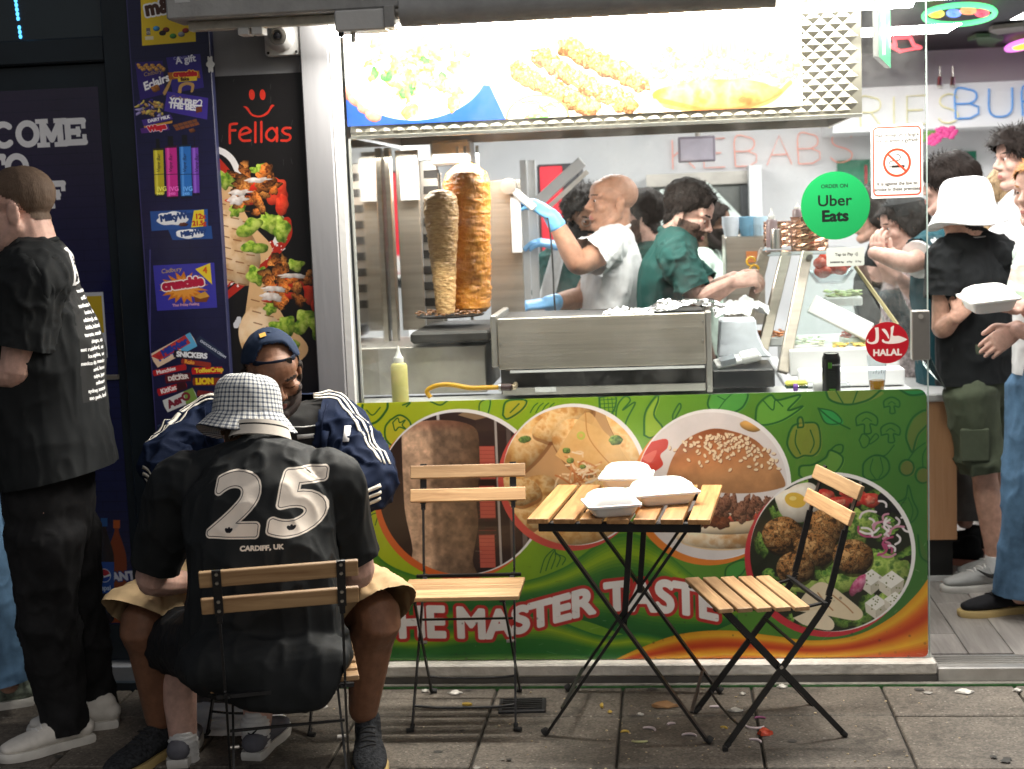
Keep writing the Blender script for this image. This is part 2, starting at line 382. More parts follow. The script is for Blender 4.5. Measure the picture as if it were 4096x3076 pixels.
def print_mat(name, cv, rough=.45, bump=0, coat=0, spec=.5, ext='EXTEND', dirt=.06, bscale=300, weave=0, emis=0, sheen=0, bumpvec=None):
    m = bpy.data.materials.new(name); m.use_nodes = True; nt = m.node_tree; L = nt.links.new; b = nt.nodes['Principled BSDF']
    t = nd(nt, 'ShaderNodeTexImage', extension=ext); t.image = cv.image(name); uv = nd(nt, 'ShaderNodeUVMap', uv_map='UVMap'); L(uv.outputs[0], t.inputs[0])
    tc = nd(nt, 'ShaderNodeTexCoord'); n = nd(nt, 'ShaderNodeTexNoise', in_={'Scale': 5, 'Detail': 8, 'Roughness': .7}); L(tc.outputs['Object'], n.inputs['Vector'])
    mr = nd(nt, 'ShaderNodeMapRange', in_={1: .3, 2: .75, 3: 1 + dirt, 4: 1 - dirt}); L(n.outputs['Fac'], mr.inputs[0])
    vm = nd(nt, 'ShaderNodeVectorMath', operation='SCALE'); L(t.outputs[0], vm.inputs[0]); L(mr.outputs[0], vm.inputs['Scale']); L(vm.outputs[0], b.inputs['Base Color'])
    b.inputs['Roughness'].default_value = rough; b.inputs['Coat Weight'].default_value = coat; b.inputs['Specular IOR Level'].default_value = spec; b.inputs['Sheen Weight'].default_value = sheen
    if bump:
        n2 = nd(nt, 'ShaderNodeTexNoise', in_={'Scale': bscale, 'Detail': 3}); L(tc.outputs['Object'], n2.inputs['Vector'])
        bp = nd(nt, 'ShaderNodeBump', in_={'Strength': bump, 'Distance': .002}); L(n2.outputs['Fac'], bp.inputs['Height']); L(bp.outputs[0], b.inputs['Normal'])
    if emis: L(t.outputs[0], b.inputs['Emission Color']); b.inputs['Emission Strength'].default_value = emis
    return m
def S(r, g, b): return (r / 255, g / 255, b / 255)
# ------------------------------------------------------------------ materials
M_grey = mat('grey_paint', (.21, .21, .22), .45, var=.12, scale=5, bump=.10, bscale=30, stretch=(1, 1, .12))
M_white = mat('white_paint', (.54, .54, .53), .4, var=.05, scale=5, bump=.1)
M_dark = mat('dark_frame', (.010, .016, .022), .35, var=.3, scale=4)
M_black = mat('black_metal', (.012, .012, .013), .38, var=.3, scale=30, bump=.1, bscale=120)
M_rubber = mat('black_rubber', (.015, .015, .015), .7)
M_steel = mat('brushed_steel', (.50, .45, .385), .34, metal=.82, var=.14, scale=3, stretch=(.4, 1, 14), bump=.08, bscale=10)
M_steel2 = mat('worn_steel', (.42, .40, .37), .42, metal=.8, var=.22, scale=5)
M_chrome = mat('screw_metal', (.6, .58, .54), .3, metal=1)
M_soot = mat('sooty_metal', (.02, .018, .016), .55, var=.4)
M_plast = mat('white_plastic', (.56, .56, .555), .35, var=.03)
M_clear = glass_mat('clear_plastic', 1.2, (.93, .95, .96))
M_pane = glass_mat('window_glass', 1.0, (.97, .985, .98), dirt=.17)
M_room = mat('white_wall', (.80, .81, .83), .55, var=.03, scale=2)
M_ceil = mat('dark_ceiling', (.055, .055, .065), .6, var=.1)
M_wood = wood('acacia_wood', (.27, .145, .065), (.54, .35, .18), 'x', .5, .26)
M_woodt = wood('table_wood', (.22, .095, .032), (.50, .28, .115), 'y', .38, .24)
M_orange = wood('beech_laminate', (.42, .21, .10), (.50, .27, .14), 'z', .4, .03)

# ------------------------------------------------------------------ the ground
def ground_mat(name, base=(.114, .098, .080)):
    m = bpy.data.materials.new(name); m.use_nodes = True; nt = m.node_tree; L = nt.links.new; b = nt.nodes['Principled BSDF']
    tc = nd(nt, 'ShaderNodeTexCoord'); geo = nd(nt, 'ShaderNodeNewGeometry'); oi = nd(nt, 'ShaderNodeObjectInfo'); P = geo.outputs['Position']
    n = nd(nt, 'ShaderNodeTexNoise', in_={'Scale': 2.6, 'Detail': 8, 'Roughness': .68}); L(P, n.inputs['Vector'])
    cr = nd(nt, 'ShaderNodeValToRGB'); e = cr.color_ramp.elements
    e[0].position = .3; e[0].color = (*[c * .5 for c in base], 1); e[1].position = .7; e[1].color = (*[c * 1.45 for c in base], 1); L(n.outputs['Fac'], cr.inputs[0])
    v = nd(nt, 'ShaderNodeTexVoronoi', in_={'Scale': 140}); L(P, v.inputs['Vector'])
    sp_ = nd(nt, 'ShaderNodeMapRange', in_={1: .0, 2: 1, 3: .55, 4: 1.5}); L(v.outputs['Color'], sp_.inputs[0])
    m1 = nd(nt, 'ShaderNodeVectorMath', operation='SCALE'); L(cr.outputs[0], m1.inputs[0]); L(sp_.outputs[0], m1.inputs['Scale'])
    v2 = nd(nt, 'ShaderNodeTexVoronoi', in_={'Scale': 38}); L(P, v2.inputs['Vector'])
    chip = nd(nt, 'ShaderNodeMapRange', in_={1: .16, 2: .11, 3: 0, 4: .75}); L(v2.outputs['Distance'], chip.inputs[0])
    m2 = nd(nt, 'ShaderNodeMix', data_type='RGBA'); L(chip.outputs[0], m2.inputs[0]); L(m1.outputs[0], m2.inputs[6]); m2.inputs[7].default_value = (.30, .27, .23, 1)
    n3 = nd(nt, 'ShaderNodeTexNoise', in_={'Scale': 7, 'Detail': 5, 'Distortion': 1}); L(P, n3.inputs['Vector'])
    st = nd(nt, 'ShaderNodeMapRange', in_={1: .58, 2: .7, 3: 1, 4: .55}); L(n3.outputs['Fac'], st.inputs[0])
    rn = nd(nt, 'ShaderNodeMapRange', in_={3: .82, 4: 1.15}); L(oi.outputs['Random'], rn.inputs[0])
    mm = nd(nt, 'ShaderNodeMath', operation='MULTIPLY'); L(st.outputs[0], mm.inputs[0]); L(rn.outputs[0], mm.inputs[1])
    m3 = nd(nt, 'ShaderNodeVectorMath', operation='SCALE'); L(m2.outputs[2], m3.inputs[0]); L(mm.outputs[0], m3.inputs['Scale']); L(m3.outputs[0], b.inputs['Base Color'])
    b.inputs['Roughness'].default_value = .62
    n4 = nd(nt, 'ShaderNodeTexNoise', in_={'Scale': 120, 'Detail': 4}); L(P, n4.inputs['Vector'])
    bp = nd(nt, 'ShaderNodeBump', in_={'Strength': .5, 'Distance': .006}); L(n4.outputs['Fac'], bp.inputs['Height']); L(bp.outputs[0], b.inputs['Normal'])
    return m
M_slab = ground_mat('paving_concrete'); M_joint = mat('joint_dirt', (.03, .027, .023), .9, var=.3, scale=40)
ground = struct(sp('ground', (-14, -16, -.03), (12, -.02, -.012), M_joint))
pave = struct(thing('pavement', 'grey concrete slab pavement in front of the kebab shop', None))
def slab_mesh(w, d, seed):
    g = random.Random(seed); return MB().box((0, 0, -.02), (w - .008, d - .008, .04))
_sm = {}
_rows = [-.075, -.36, -.80, -1.26, -1.72, -2.2, -2.75]
_k = 0
for r in range(len(_rows) - 1):
    y1, y0 = _rows[r], _rows[r + 1]; off = (.03, .03, .25, .1, .3, .0)[r]
    for c in range(-9, 8):
        w, d = .43, y1 - y0; key = round(d, 3)
        x = c * .43 + off
        if key not in _sm:
            o = slab_mesh(w, d, _k).build('slab', M_slab, pave, bevel=.004); _sm[key] = o
        else:
            o = _sm[key].copy(); COL.objects.link(o)
        g = random.Random(_k); _k += 1
        o.location = (x, (y0 + y1) / 2, g.uniform(-.0025, .0025)); o.rotation_euler = (g.uniform(-.003, .003), g.uniform(-.003, .003), 0)
struct(sp('road', (-14, -16, -.012), (12, -2.76, -.004), ground_mat('road_asphalt', (.05, .05, .05))))
# drain cover let into the slabs
dc = thing('drain_cover', 'small black plastic drain cover let into the pavement below the folding chair', 'drain cover', (*at(2090, 2826, Z=0).xy, 0), RAD(4))
bx('frame', (0, 0, .002), (.155, .125, .012), mat('cover_black', (.018, .018, .02), .5), dc, .003)
for i in range(6): bx('rib', (0, -.045 + i * .018, .010), (.13, .008, .005), M_rubber, dc)

# ------------------------------------------------------------------ facade of the kebab shop
GX0, GX1 = at(1390, 900, Y=0).x, at(3706, 900, Y=0).x         # edges of the glass
PZ1, PZ0 = .988, .078
shop = thing('kebab_shop', 'kebab shop front with steel hood, bright window and open doorway on the right', 'shop')
XP0, XP1 = at(1240, 900, Y=-.03).x - .03, GX0 - .022
XB0, XB1, XF0 = at(538, 500, Y=-.03).x, at(865, 600, Y=-.03).x, at(868, 600, Y=0).x
sp('pillar', (at(1226, 700, Y=-.03).x, -.03, .0), (GX0 - .028, .30, 2.6), M_grey, shop, .004)
sp('window_frame', (GX0 - .027, -.022, .0), (GX0 + .002, .03, 2.42), M_white, shop, .003)
sp('wall', (XF0 - .02, .012, 0), (at(1226, 700, Y=-.03).x + .001, .30, 2.6), M_grey, shop)
sp('sill', (GX0 - .03, -.052, .030), (GX1 + .018, .10, PZ0 - .004), mat('sill_paint', (.56, .53, .48), .55, var=.3, scale=9, bump=.3), shop, .006)
sp('plinth', (GX0 - .10, -.047, -.02), (GX1 + .02, .10, .030), mat('plinth_grey', (.10, .095, .088), .6, var=.35, scale=7), shop, .004)
sp('kerb', (GX0 - .40, -.072, -.03), (3.2, -.047, .006), mat('kerb_dirt', (.16, .15, .13), .8, var=.35, scale=20), shop)
sp('edging', (GX0 - .10, -.0745, -.03), (3.2, -.0722, .004), mat('green_edging', (.05, .16, .05), .5, var=.4, scale=30), shop)
sp('threshold', (GX1 + .02, -.045, -.02), (2.6, .10, .052), mat('threshold_metal', (.5, .49, .47), .38, metal=.8, var=.15), shop, .004)
for i in range(4): sp('groove', (GX1 + .03, .0 + i * .022, .0522), (2.6, .008 + i * .022, .0545), M_steel2, shop)
sp('lintel', (XF0 - .02, -.02, 2.42), (3.2, .30, 2.75), M_grey, shop)
sp('window_pane', (GX0, -.004, PZ0 - .003), (GX1, .004, 2.42), M_pane, shop)
sp('pane_edge', (GX1, -.005, PZ0), (GX1 + .0035, .005, 2.42), mat('glass_edge', (.45, .55, .52), .15, spec=.8), shop)
lk = sp('door_lock', (at(3650, 1340, Y=-.03).x, -.022, at(3680, 1441, Y=-.02).z), (GX1 + .006, .022, at(3680, 1243, Y=-.02).z), mat('lock_steel', (.30, .285, .265), .38, metal=.9, var=.06), shop, .003)
MB().cyl((0, -.0225, 0), (0, -.0245, 0), .008).build('keyhole', M_steel2, lk, loc=(at(3683, 1266, Y=-.02).x, 0, at(3683, 1266, Y=-.02).z))
sp('door_jamb', (1.95, -.02, 0), (3.2, .2, 2.75), M_grey, shop)
# CCTV-like bullet speaker on the wall
c = at(1130, 150, Y=-.01)
cc = thing('security_camera', 'round white security camera on a square plate above the black poster', 'camera', (c.x, .011, c.z))
MB().prism(rrect(.118, .122, .012), -.035, 0).build('plate', M_plast, cc, bevel=.003)
MB().lathe([(.049, 0), (.052, .006), (.048, .018), (.030, .030), (.027, .026)], (-.002, -.035, .003), 32, (-.12, -1, -.1)).build('housing', M_plast, cc, True)
MB().lathe([(.026, 0), (.027, .010), (.019, .012), (.017, .007)], (-.004, -.058, .002), 28, (-.12, -1, -.1)).build('ring', M_steel2, cc, True)
MB().ell((-.006, -.066, .001), (.014, .007, .014)).build('lens', mat('lens_glass', (.02, .02, .025), .05, spec=1), cc, True)
for sx in (-1, 1):
    for sz in (-1, 1): MB().cyl((sx * .048, -.035, sz * .05), (sx * .048, -.038, sz * .05), .0045, 10).build('screw', M_rubber, cc)
# awning over the front
AY = -.34
zb = at(1354, 42, Y=AY).z; xl = at(664, 60, Y=AY).x
aw = thing('awning', 'grey awning case with peeling paint across the top of the shop front', 'awning')
M_case = mat('case_grey', (.30, .30, .295), .5, var=.18, scale=10, bump=.2)
sp('case', (xl, AY, zb), (2.4, AY + .16, zb + .30), M_case, aw, .006)
sp('rail', (xl + .05, AY + .06, zb - .030), (at(1335, 60, Y=AY).x, AY + .10, zb - .001), mat('rail_cream', (.50, .48, .42), .5, var=.2, scale=18), aw, .003)
for px in (930, 985): sp('bracket', (at(px, 80, Y=AY).x, AY + .05, zb - .052), (at(px + 45, 80, Y=AY).x, AY + .11, zb - .029), M_white, aw, .002)
xm0, xm1, xm2 = at(1340, 80, Y=AY).x, at(1545, 80, Y=AY).x, at(1600, 80, Y=AY).x
sp('motor', (xm0, AY - .01, zb - .065), (xm1, AY + .10, zb - .001), M_white, aw, .005)
sp('clamp', (xm1 - .005, AY - .018, zb - .060), (xm1 + .028, AY + .09, zb + .006), M_case, aw, .003)
MB().cyl((xm0 + .05, AY + .03, zb - .066), (xm0 + .05, AY + .03, zb - .095), .010, 8).build('bolt', M_steel2, aw)
MB().cyl((xm0 + .012, AY + .02, zb - .064), (xm0 + .012, AY + .02, zb - .078), .010, 8).build('bolt', M_rubber, aw)
zr0 = at(1612, 106, Y=AY).z; zr1 = at(3105, 20, Y=AY).z
rt = MB(); 
rt.prism(rrect(.01, .01, .002), 0, .001)
ru = (zr0 + zr1) / 2 + .045
MB().cyl((xm2, AY + .03, ru), (at(3105, 20, Y=AY).x, AY + .03, ru), .047, 28).build('roller', M_case, aw, True)
MB().cyl((xm1 + .02, AY + .03, ru), (xm2, AY + .03, ru), .022, 16).build('axle', M_steel2, aw, True)
for i, (px, w) in enumerate(((700, .05), (760, .03), (1040, .06))):   # paint flakes
    sp('paint_flake', (at(px, 20, Y=AY).x, AY - .0012, zb + .05 + .01 * i), (at(px, 20, Y=AY).x + w, AY - .0004, zb + .062 + .012 * i), mat('flake_white', (.5, .5, .5), .6), aw)
sl = thing('strip_lamp', 'bright white strip lamp above the menu picture behind the awning roller', 'lamp')
sp('body', (-1.0, -.135, 2.345), (.78, -.065, 2.380), M_plast, sl)
MB().cyl((-.98, -.10, 2.335), (.76, -.10, 2.335), .008, 12).build('tube', emit('tube_glow', (1, .95, .86), 9), sl, True)

# ------------------------------------------------------------------ the shop next door on the left
ls = thing('sweet_shop', 'dark shop front next door with a black framed glass door', 'shop')
dx1, dx0 = at(470, 600, Y=.04).x, -3.6
zt = at(240, 190, Y=.03).z
sp('frame', (dx1 - .01, -.005, 0), (XB0 + .003, .28, 2.75), M_dark, ls, .004)
sp('transom_bar', (dx0, .01, zt - .055), (dx1 - .01, .12, zt + .03), M_dark, ls, .006)
M_dglass = mat('dark_glass', (.010, .018, .024), .06, spec=.7, var=.4, scale=1.5)
sp('transom_pane', (dx0, .05, zt + .03), (dx1 - .01, .056, 2.75), M_dglass, ls)
for i in range(9):
    p = at(62 + i * 2.4, 2 + i * 18, Y=.045)
    if i != 5: MB().ell((p.x, .046, p.z), (.006, .004, .008), 10, 6).build('fairy_light', emit('blue_glow', (.1, .5, 1), 2.2), ls, True)
door = sp('door', (dx0, .04, 0.02), (dx1 - .012, .085, zt - .056), M_dark, ls, .004)
sp('kick_plate', (dx0, .030, .02), (dx1 - .012, .042, at(350, 2500, Y=.03).z), M_dark, ls)
sp('step', (dx0, -.045, -.02), (XB0 + .05, .08, at(470, 2660, Y=-.03).z), mat('step_metal', (.28, .29, .31), .4, metal=.6), ls, .004)
sp('lower_step', (dx0, -.07, -.02), (XB0 + .12, -.046, .022), M_dark, ls)
hb = at(450, 1490, Y=.0); bx('letter_plate', (hb.x - .05, .033, hb.z - .02), (.12, .014, .018), M_steel, ls, .003)
bp = sp('pilaster', (XB0, -.03, 0), (XB1, .30, 2.75), mat('navy_paint', (.012, .014, .045), .5), ls, .003)
# ------------------------------------------------------------------ the printed front panel
DG = S(24, 92, 40)
def panel_canvas():
    K = 760; x0, x1, z1, z0 = GX0, GX1 - .004, PZ1, PZ0
    cv = Cv(int((x1 - x0) * K), int((z1 - z0) * K), (0, 0, 0)); w, h = cv.w, cv.h
    def P(px, py):
        p = at(px, py, Y=-.006); return ((p.x - x0) * K, (z1 - p.z) * K)
    def PL(*a): return [P(*q) for q in a]
    s = K / 1185.0                                    # canvas pixels per photograph pixel
    X, Y = np.meshgrid(np.linspace(0, 1, w), np.linspace(0, 1, h))
    stops = [(0, S(190, 198, 20)), (.33, S(130, 174, 24)), (.6, S(92, 150, 38)), (1, S(60, 118, 46))]
    t = np.clip(X + .12 * Y - .03, 0, 1)
    for i in range(3): cv.a[..., i] = np.interp(t, [q[0] for q in stops], [q[1][i] for q in stops])
    # vegetables in outline
    def veg(pts, wd=7, fill=None, closed=True):
        q = PL(*pts)
        if fill: cv.cpoly([(a + 6 * s, b + 4 * s) for a, b in q], fill, .55)
        cv.curve(q, wd * s, DG, .9, closed)
    br = S(150, 135, 40); lg = S(60, 165, 70)
    veg([(1450, 1620), (1440, 1690), (1500, 1690), (1545, 1640), (1550, 1608)], 9, None, False); veg([(1465, 1640), (1490, 1660), (1520, 1630)], 5, None, False)
    veg([(1560, 1680), (1600, 1660), (1640, 1690), (1640, 1750), (1590, 1790), (1545, 1760), (1540, 1710)], 7, S(215, 190, 40))
    veg([(1570, 1690), (1590, 1672), (1598, 1690), (1620, 1680), (1608, 1700), (1622, 1716), (1596, 1708), (1580, 1722)], 5)
    veg([(1610, 1620), (1640, 1610), (1625, 1626)], 6, None, False)
    veg([(1720, 1605), (1760, 1620), (1790, 1602)], 6, S(170, 190, 40), False)
    veg([(1915, 1660), (1920, 1610), (1960, 1600), (1945, 1665)], 5, S(120, 190, 50))
    veg([(2010, 1660), (2020, 1610), (2060, 1598), (2105, 1604), (2085, 1640), (2030, 1675)], 7, S(205, 170, 40)); veg([(2040, 1650), (2075, 1615)], 5, None, False)
    for a in range(4): veg([(2120 + a * 22, 1650), (2135 + a * 22, 1625), (2150 + a * 22, 1612)], 4, None, False)
    veg([(2395, 1590), (2400, 1640), (2425, 1665), (2455, 1640), (2460, 1585)], 6); 
    for a in range(4): veg([(2398 + a * 16, 1590), (2404 + a * 16, 1660)], 3, None, False); veg([(2396, 1600 + a * 16), (2460, 1596 + a * 16)], 3, None, False)
    veg([(2460, 1680), (2470, 1620), (2500, 1585), (2520, 1602), (2490, 1640), (2540, 1610), (2500, 1700), (2535, 1760)], 6, None, False)
    veg([(2575, 1740), (2580, 1650), (2625, 1582), (2632, 1600), (2615, 1660), (2650, 1715), (2605, 1750)], 7, S(170, 195, 50))
    veg([(2695, 1690), (2690, 1660), (2715, 1615), (2722, 1630), (2700, 1672)], 6)
    veg([(2840, 1575), (2830, 1620), (2860, 1652), (2930, 1650), (2975, 1620), (2980, 1566)], 7, S(70, 175, 80)); veg([(2870, 1640), (2900, 1600), (2930, 1572)], 4, None, False); veg([(2900, 1600), (2870, 1585)], 4, None, False)
    veg([(3020, 1680), (3030, 1620), (3080, 1580), (3110, 1600), (3200, 1580), (3150, 1640), (3210, 1625), (3130, 1680), (3050, 1700)], 7, S(110, 185, 60)); veg([(3050, 1600), (3090, 1640), (3100, 1600), (3130, 1625)], 5, None, False)
    veg([(3300, 1560), (3320, 1600), (3390, 1618), (3470, 1600), (3520, 1562)], 8, S(140, 140, 60), False); veg([(3340, 1560), (3370, 1612)], 5, None, False); veg([(3430, 1560), (3410, 1612)], 5, None, False)
    veg([(3600, 1560), (3640, 1580), (3690, 1575), (3712, 1560)], 8, S(20, 150, 90), False)
    veg([(3270, 1632), (3300, 1690), (3350, 1695), (3365, 1680), (3330, 1645)], 5, S(20, 165, 90)); veg([(3275, 1636), (3330, 1680), (3398, 1715)], 6, None, False)
    veg([(3155, 1730), (3148, 1780), (3180, 1830), (3215, 1822), (3255, 1820), (3280, 1780), (3270, 1700), (3225, 1690), (3175, 1700)], 7, br); veg([(3190, 1710), (3190, 1675), (3206, 1670), (3212, 1705)], 7, br); veg([(3185, 1720), (3180, 1770), (3200, 1815)], 5, None, False); veg([(3240, 1720), (3255, 1770), (3240, 1810)], 5, None, False)
    for cx, cy, k in ((3465, 1690, 1), (3560, 1730, .9), (3565, 1620, .75)):
        veg([(cx - 40 * k, cy + 12 * k), (cx - 40 * k, cy - 22 * k), (cx, cy - 42 * k), (cx + 40 * k, cy - 22 * k), (cx + 40 * k, cy + 10 * k), (cx + 14 * k, cy + 6 * k), (cx + 18 * k, cy + 40 * k), (cx - 8 * k, cy + 42 * k), (cx - 10 * k, cy + 8 * k)], 6)
        veg([(cx - 18 * k, cy - 6 * k), (cx, cy - 18 * k), (cx + 20 * k, cy - 6 * k)], 4, None, False)
    veg([(3435, 1760), (3450, 1735), (3475, 1752), (3470, 1780), (3450, 1790)], 5); veg([(3475, 1765), (3500, 1735), (3512, 1750), (3480, 1775)], 5)
    veg([(3640, 1800), (3622, 1740), (3650, 1670), (3705, 1640), (3712, 1690), (3670, 1740), (3650, 1805)], 7, S(110, 110, 50))
    veg([(3450, 1900), (3455, 1850), (3500, 1820), (3545, 1835), (3555, 1880), (3520, 1915), (3470, 1918)], 7); veg([(3500, 1822), (3540, 1820), (3575, 1780)], 5, None, False); veg([(3490, 1835), (3480, 1880), (3500, 1915)], 4, None, False); veg([(3520, 1830), (3530, 1880), (3515, 1910)], 4, None, False)
    for cx, cy in ((3625, 1870), (3690, 1900)): veg([(cx + 30 * math.cos(a), cy + 32 * math.sin(a)) for a in np.linspace(0, 5.6, 8)], 7, S(120, 100, 50))
    veg([(3630, 1840), (3660, 1800), (3700, 1770)], 5, None, False); veg([(3690, 1870), (3690, 1820), (3710, 1780)], 5, None, False)
    veg([(3195, 1900), (3200, 1865), (3250, 1858), (3300, 1830), (3320, 1800), (3370, 1830), (3350, 1880), (3290, 1920), (3230, 1925)], 7, S(110, 160, 60)); veg([(3320, 1800), (3345, 1780), (3370, 1782), (3362, 1812)], 6)
    veg([(3580, 2010), (3600, 2060), (3640, 2090), (3670, 2050), (3650, 2000), (3632, 1940), (3620, 1990)], 6); veg([(3625, 1990), (3600, 2030), (3610, 2075)], 4, None, False); veg([(3632, 1990), (3650, 2040), (3640, 2085)], 4, None, False)
    veg([(3670, 2140), (3680, 2220), (3712, 2250)], 7, S(80, 110, 50), False)
    for cx in (1500, 1530, 1470): veg([(cx, 2100), (cx + 14, 2060), (cx + 40, 2050)], 4, None, False)
    for k in range(5): veg([(2160 + 22 * k, 2290 - 8 * k), (2180 + 20 * k, 2230), (2220, 2190 + 6 * k)], 4, None, False)
    for k in range(4): veg([(2500 + 26 * k, 2215 - 6 * k), (2530 + 24 * k, 2170), (2566, 2150 + 8 * k)], 4, None, False)
    veg([(2900, 2330), (2905, 2270), (2960, 2240), (2990, 2250), (2960, 2300)], 6, lg)
    # ribbons of colour along the bottom
    def ribbon(top, bot, cols, seed):
        a = catmull(PL(*top), 8); b = catmull(PL(*bot), 8); n = len(cols)
        A = np.array(a); B = np.array(b)
        for k in range(n * 4):
            t0, t1 = k / (n * 4), (k + 1.6) / (n * 4); f = k / (n * 4) * (n - 1); i = int(f); f -= i
            col = tuple(np.array(cols[i]) * (1 - f) + np.array(cols[min(i + 1, n - 1)]) * f)
            cv.poly(list(A * (1 - t0) + B * t0) + list((A * (1 - t1) + B * t1)[::-1]), col)
    gy = [S(60, 130, 36), S(150, 185, 20), S(52, 120, 40), S(30, 104, 44), S(120, 165, 24), S(40, 112, 40), S(26, 96, 40)]
    ribbon([(1440, 2130), (1560, 2260), (1800, 2330), (2050, 2330), (2250, 2270), (2450, 2140), (2600, 2160), (2800, 2320), (2950, 2370)], [(1440, 2640), (1600, 2600), (1850, 2530), (2100, 2480), (2300, 2470), (2500, 2530), (2650, 2560), (2820, 2530), (2950, 2480)], gy, 1)
    ribbon([(1440, 2500), (1650, 2540), (1900, 2480), (2150, 2460), (2400, 2540), (2550, 2530), (2700, 2560)], [(1440, 2660), (1700, 2650), (1950, 2650), (2200, 2650), (2400, 2650), (2600, 2650), (2750, 2650)], [S(40, 120, 44), S(150, 180, 20), S(44, 120, 40), S(32, 110, 40), S(120, 150, 24)], 2)
    oy = [S(226, 150, 24), S(236, 176, 30), S(222, 98, 22), S(196, 52, 20), S(230, 128, 24), S(240, 176, 30), S(214, 80, 22), S(190, 44, 22)]
    ribbon([(2430, 2650), (2560, 2590), (2720, 2535), (2900, 2520), (3080, 2540), (3250, 2560), (3420, 2540), (3560, 2470), (3660, 2380), (3720, 2300)], [(2430, 2670), (2600, 2660), (2800, 2655), (2950, 2650), (3100, 2650), (3250, 2650), (3400, 2645), (3560, 2640), (3660, 2640), (3720, 2640)], oy, 3)
    # the four round pictures
    def disc(cx, cy, r, rim):
        c = P(cx, cy); R = r * s
        cv.ell(c[0] - 14 * s, c[1] + 16 * s, R + 8 * s, col=rim); cv.ell(c[0] + 8 * s, c[1] - 6 * s, R + 8 * s, col=S(236, 234, 232))
        a = cv.a.copy(); Yg, Xg = np.mgrid[0:h, 0:w]; m = np.clip(R - np.hypot(Xg + .5 - c[0], Yg + .5 - c[1]) + .5, 0, 1).astype(np.float32)[..., None]
        return a, m
    def close(am):
        a, m = am; cv.a = a * (1 - m) + cv.a * m
    # kebab
    am = disc(1840, 1975, 335, S(226, 96, 34))
    cv.rect(*P(1480, 1600), *P(2200, 2340), S(52, 34, 30)); cv.rect(*P(1900, 1640), *P(2080, 1720), S(60, 40, 34)); cv.poly(PL((1830, 1660), (1900, 1680), (1950, 1668), (1860, 1645)), S(140, 110, 80))
    cv.rect(*P(1925, 1780), *P(1985, 2360), S(60, 28, 24))
    for yy in (1785, 1940, 2140): cv.rect(*P(1915, yy), *P(1982, yy + 130), S(196, 84, 66)); 
    for k in range(30): cv.line(PL((1915, 1785 + k * 16), (1982, 1785 + k * 16)), 2, S(150, 50, 40), .6)
    for yy in (1920, 2085, 2270): cv.rect(*P(1910, yy), *P(1990, yy + 22), S(40, 24, 22))
    cv.rect(*P(1984, 1660), *P(2004, 2380), S(168, 158, 150)); cv.rect(*P(2040, 1660), *P(2050, 2380), S(90, 76, 70)); cv.rect(*P(2090, 1660), *P(2098, 2380), S(110, 96, 90))
    cv.rect(*P(1744, 1640), *P(1758, 1700), S(190, 185, 180))
    body = [(1605, 1740), (1625, 1705), (1680, 1685), (1780, 1680), (1860, 1692), (1905, 1720), (1916, 1780), (1916, 1900), (1905, 2000), (1912, 2100), (1890, 2240), (1900, 2330), (1640, 2330), (1650, 2200), (1620, 2050), (1610, 1900)]
    q = catmull(PL(*body), 5); bb, mk = cv.fillmask([np.array(q)])
    hh, ww = mk.shape; tx = fbm(hh, ww, 26 * s, 5, 5); tx2 = fbm(hh, ww, 90 * s, 9, 3); u = np.linspace(0, 1, ww)[None] + .10 * (tx2 - .5)
    g = np.interp(u, [0, .04, .36, .42, .75, 1], [.75, .98, .93, .66, .56, .36]); tx = np.clip((tx - .5) * 2.0, -1, 1)
    base = np.stack([g * 214 / 255, g * 172 / 255 - .03 * u, g * 138 / 255 - .05 * u], -1) * (1 + .38 * tx[..., None]); top = np.clip(1 - np.abs(np.linspace(0, 1, hh) - .02) * 18, 0, 1)[:, None, None]
    base = base * (1 - .4 * top) + np.array(S(150, 74, 50)) * .4 * top; cv.put(bb, mk, np.clip(base, 0, 1))
    close(am)
    # parcels
    am = disc(2290, 1905, 282, S(214, 74, 62))
    cv.rect(*P(1990, 1600), *P(2600, 2220), S(196, 150, 96)); pc = [S(196, 130, 60), S(226, 172, 96), S(238, 198, 136), S(214, 150, 74)]
    c = lambda x, y: P(x, y)
    for (x, y, rx, ry, ro, sd) in ((2080, 1790, 85, 190, .75, 11), (2250, 1690, 130, 60, -.35, 12), (2540, 1760, 70, 190, -.55, 13), (2350, 1800, 150, 105, .55, 14), (2140, 2010, 130, 105, -.5, 15), (2420, 1990, 150, 80, .2, 16), (2330, 2120, 190, 62, -.08, 17), (2080, 1960, 80, 60, .3, 18)):
        cc_ = c(x, y); cv.blob(cc_[0] + 5 * s, cc_[1] + 12 * s, rx * s * 1.03, ry * s * 1.03, [S(110, 58, 22)], sd, .10, rot=ro, shade=0, alpha=.55); cv.blob(*cc_, rx * s, ry * s, pc, sd, .10, rot=ro, shade=.32)
    cv.cpoly(PL((2220, 1820), (2340, 1650), (2420, 1730), (2520, 1830), (2480, 1900), (2330, 1890)), S(232, 182, 108), .85); cv.curve(PL((2340, 1650), (2360, 1760), (2480, 1900)), 4 * s, S(190, 120, 50), .8)
    g = random.Random(4)
    for k in range(46):
        x, y = g.gauss(2320, 45), g.gauss(1890, 32); a = g.uniform(0, 3.1); l = g.uniform(16, 34)
        cv.curve(PL((x - l * math.cos(a), y - l * math.sin(a)), (x + g.uniform(-10, 10), y + g.uniform(-10, 10)), (x + l * math.cos(a), y + l * math.sin(a))), 7 * s, random.Random(k).choice([S(236, 206, 160), S(214, 140, 80), S(240, 222, 190), S(196, 110, 50)]), .9)
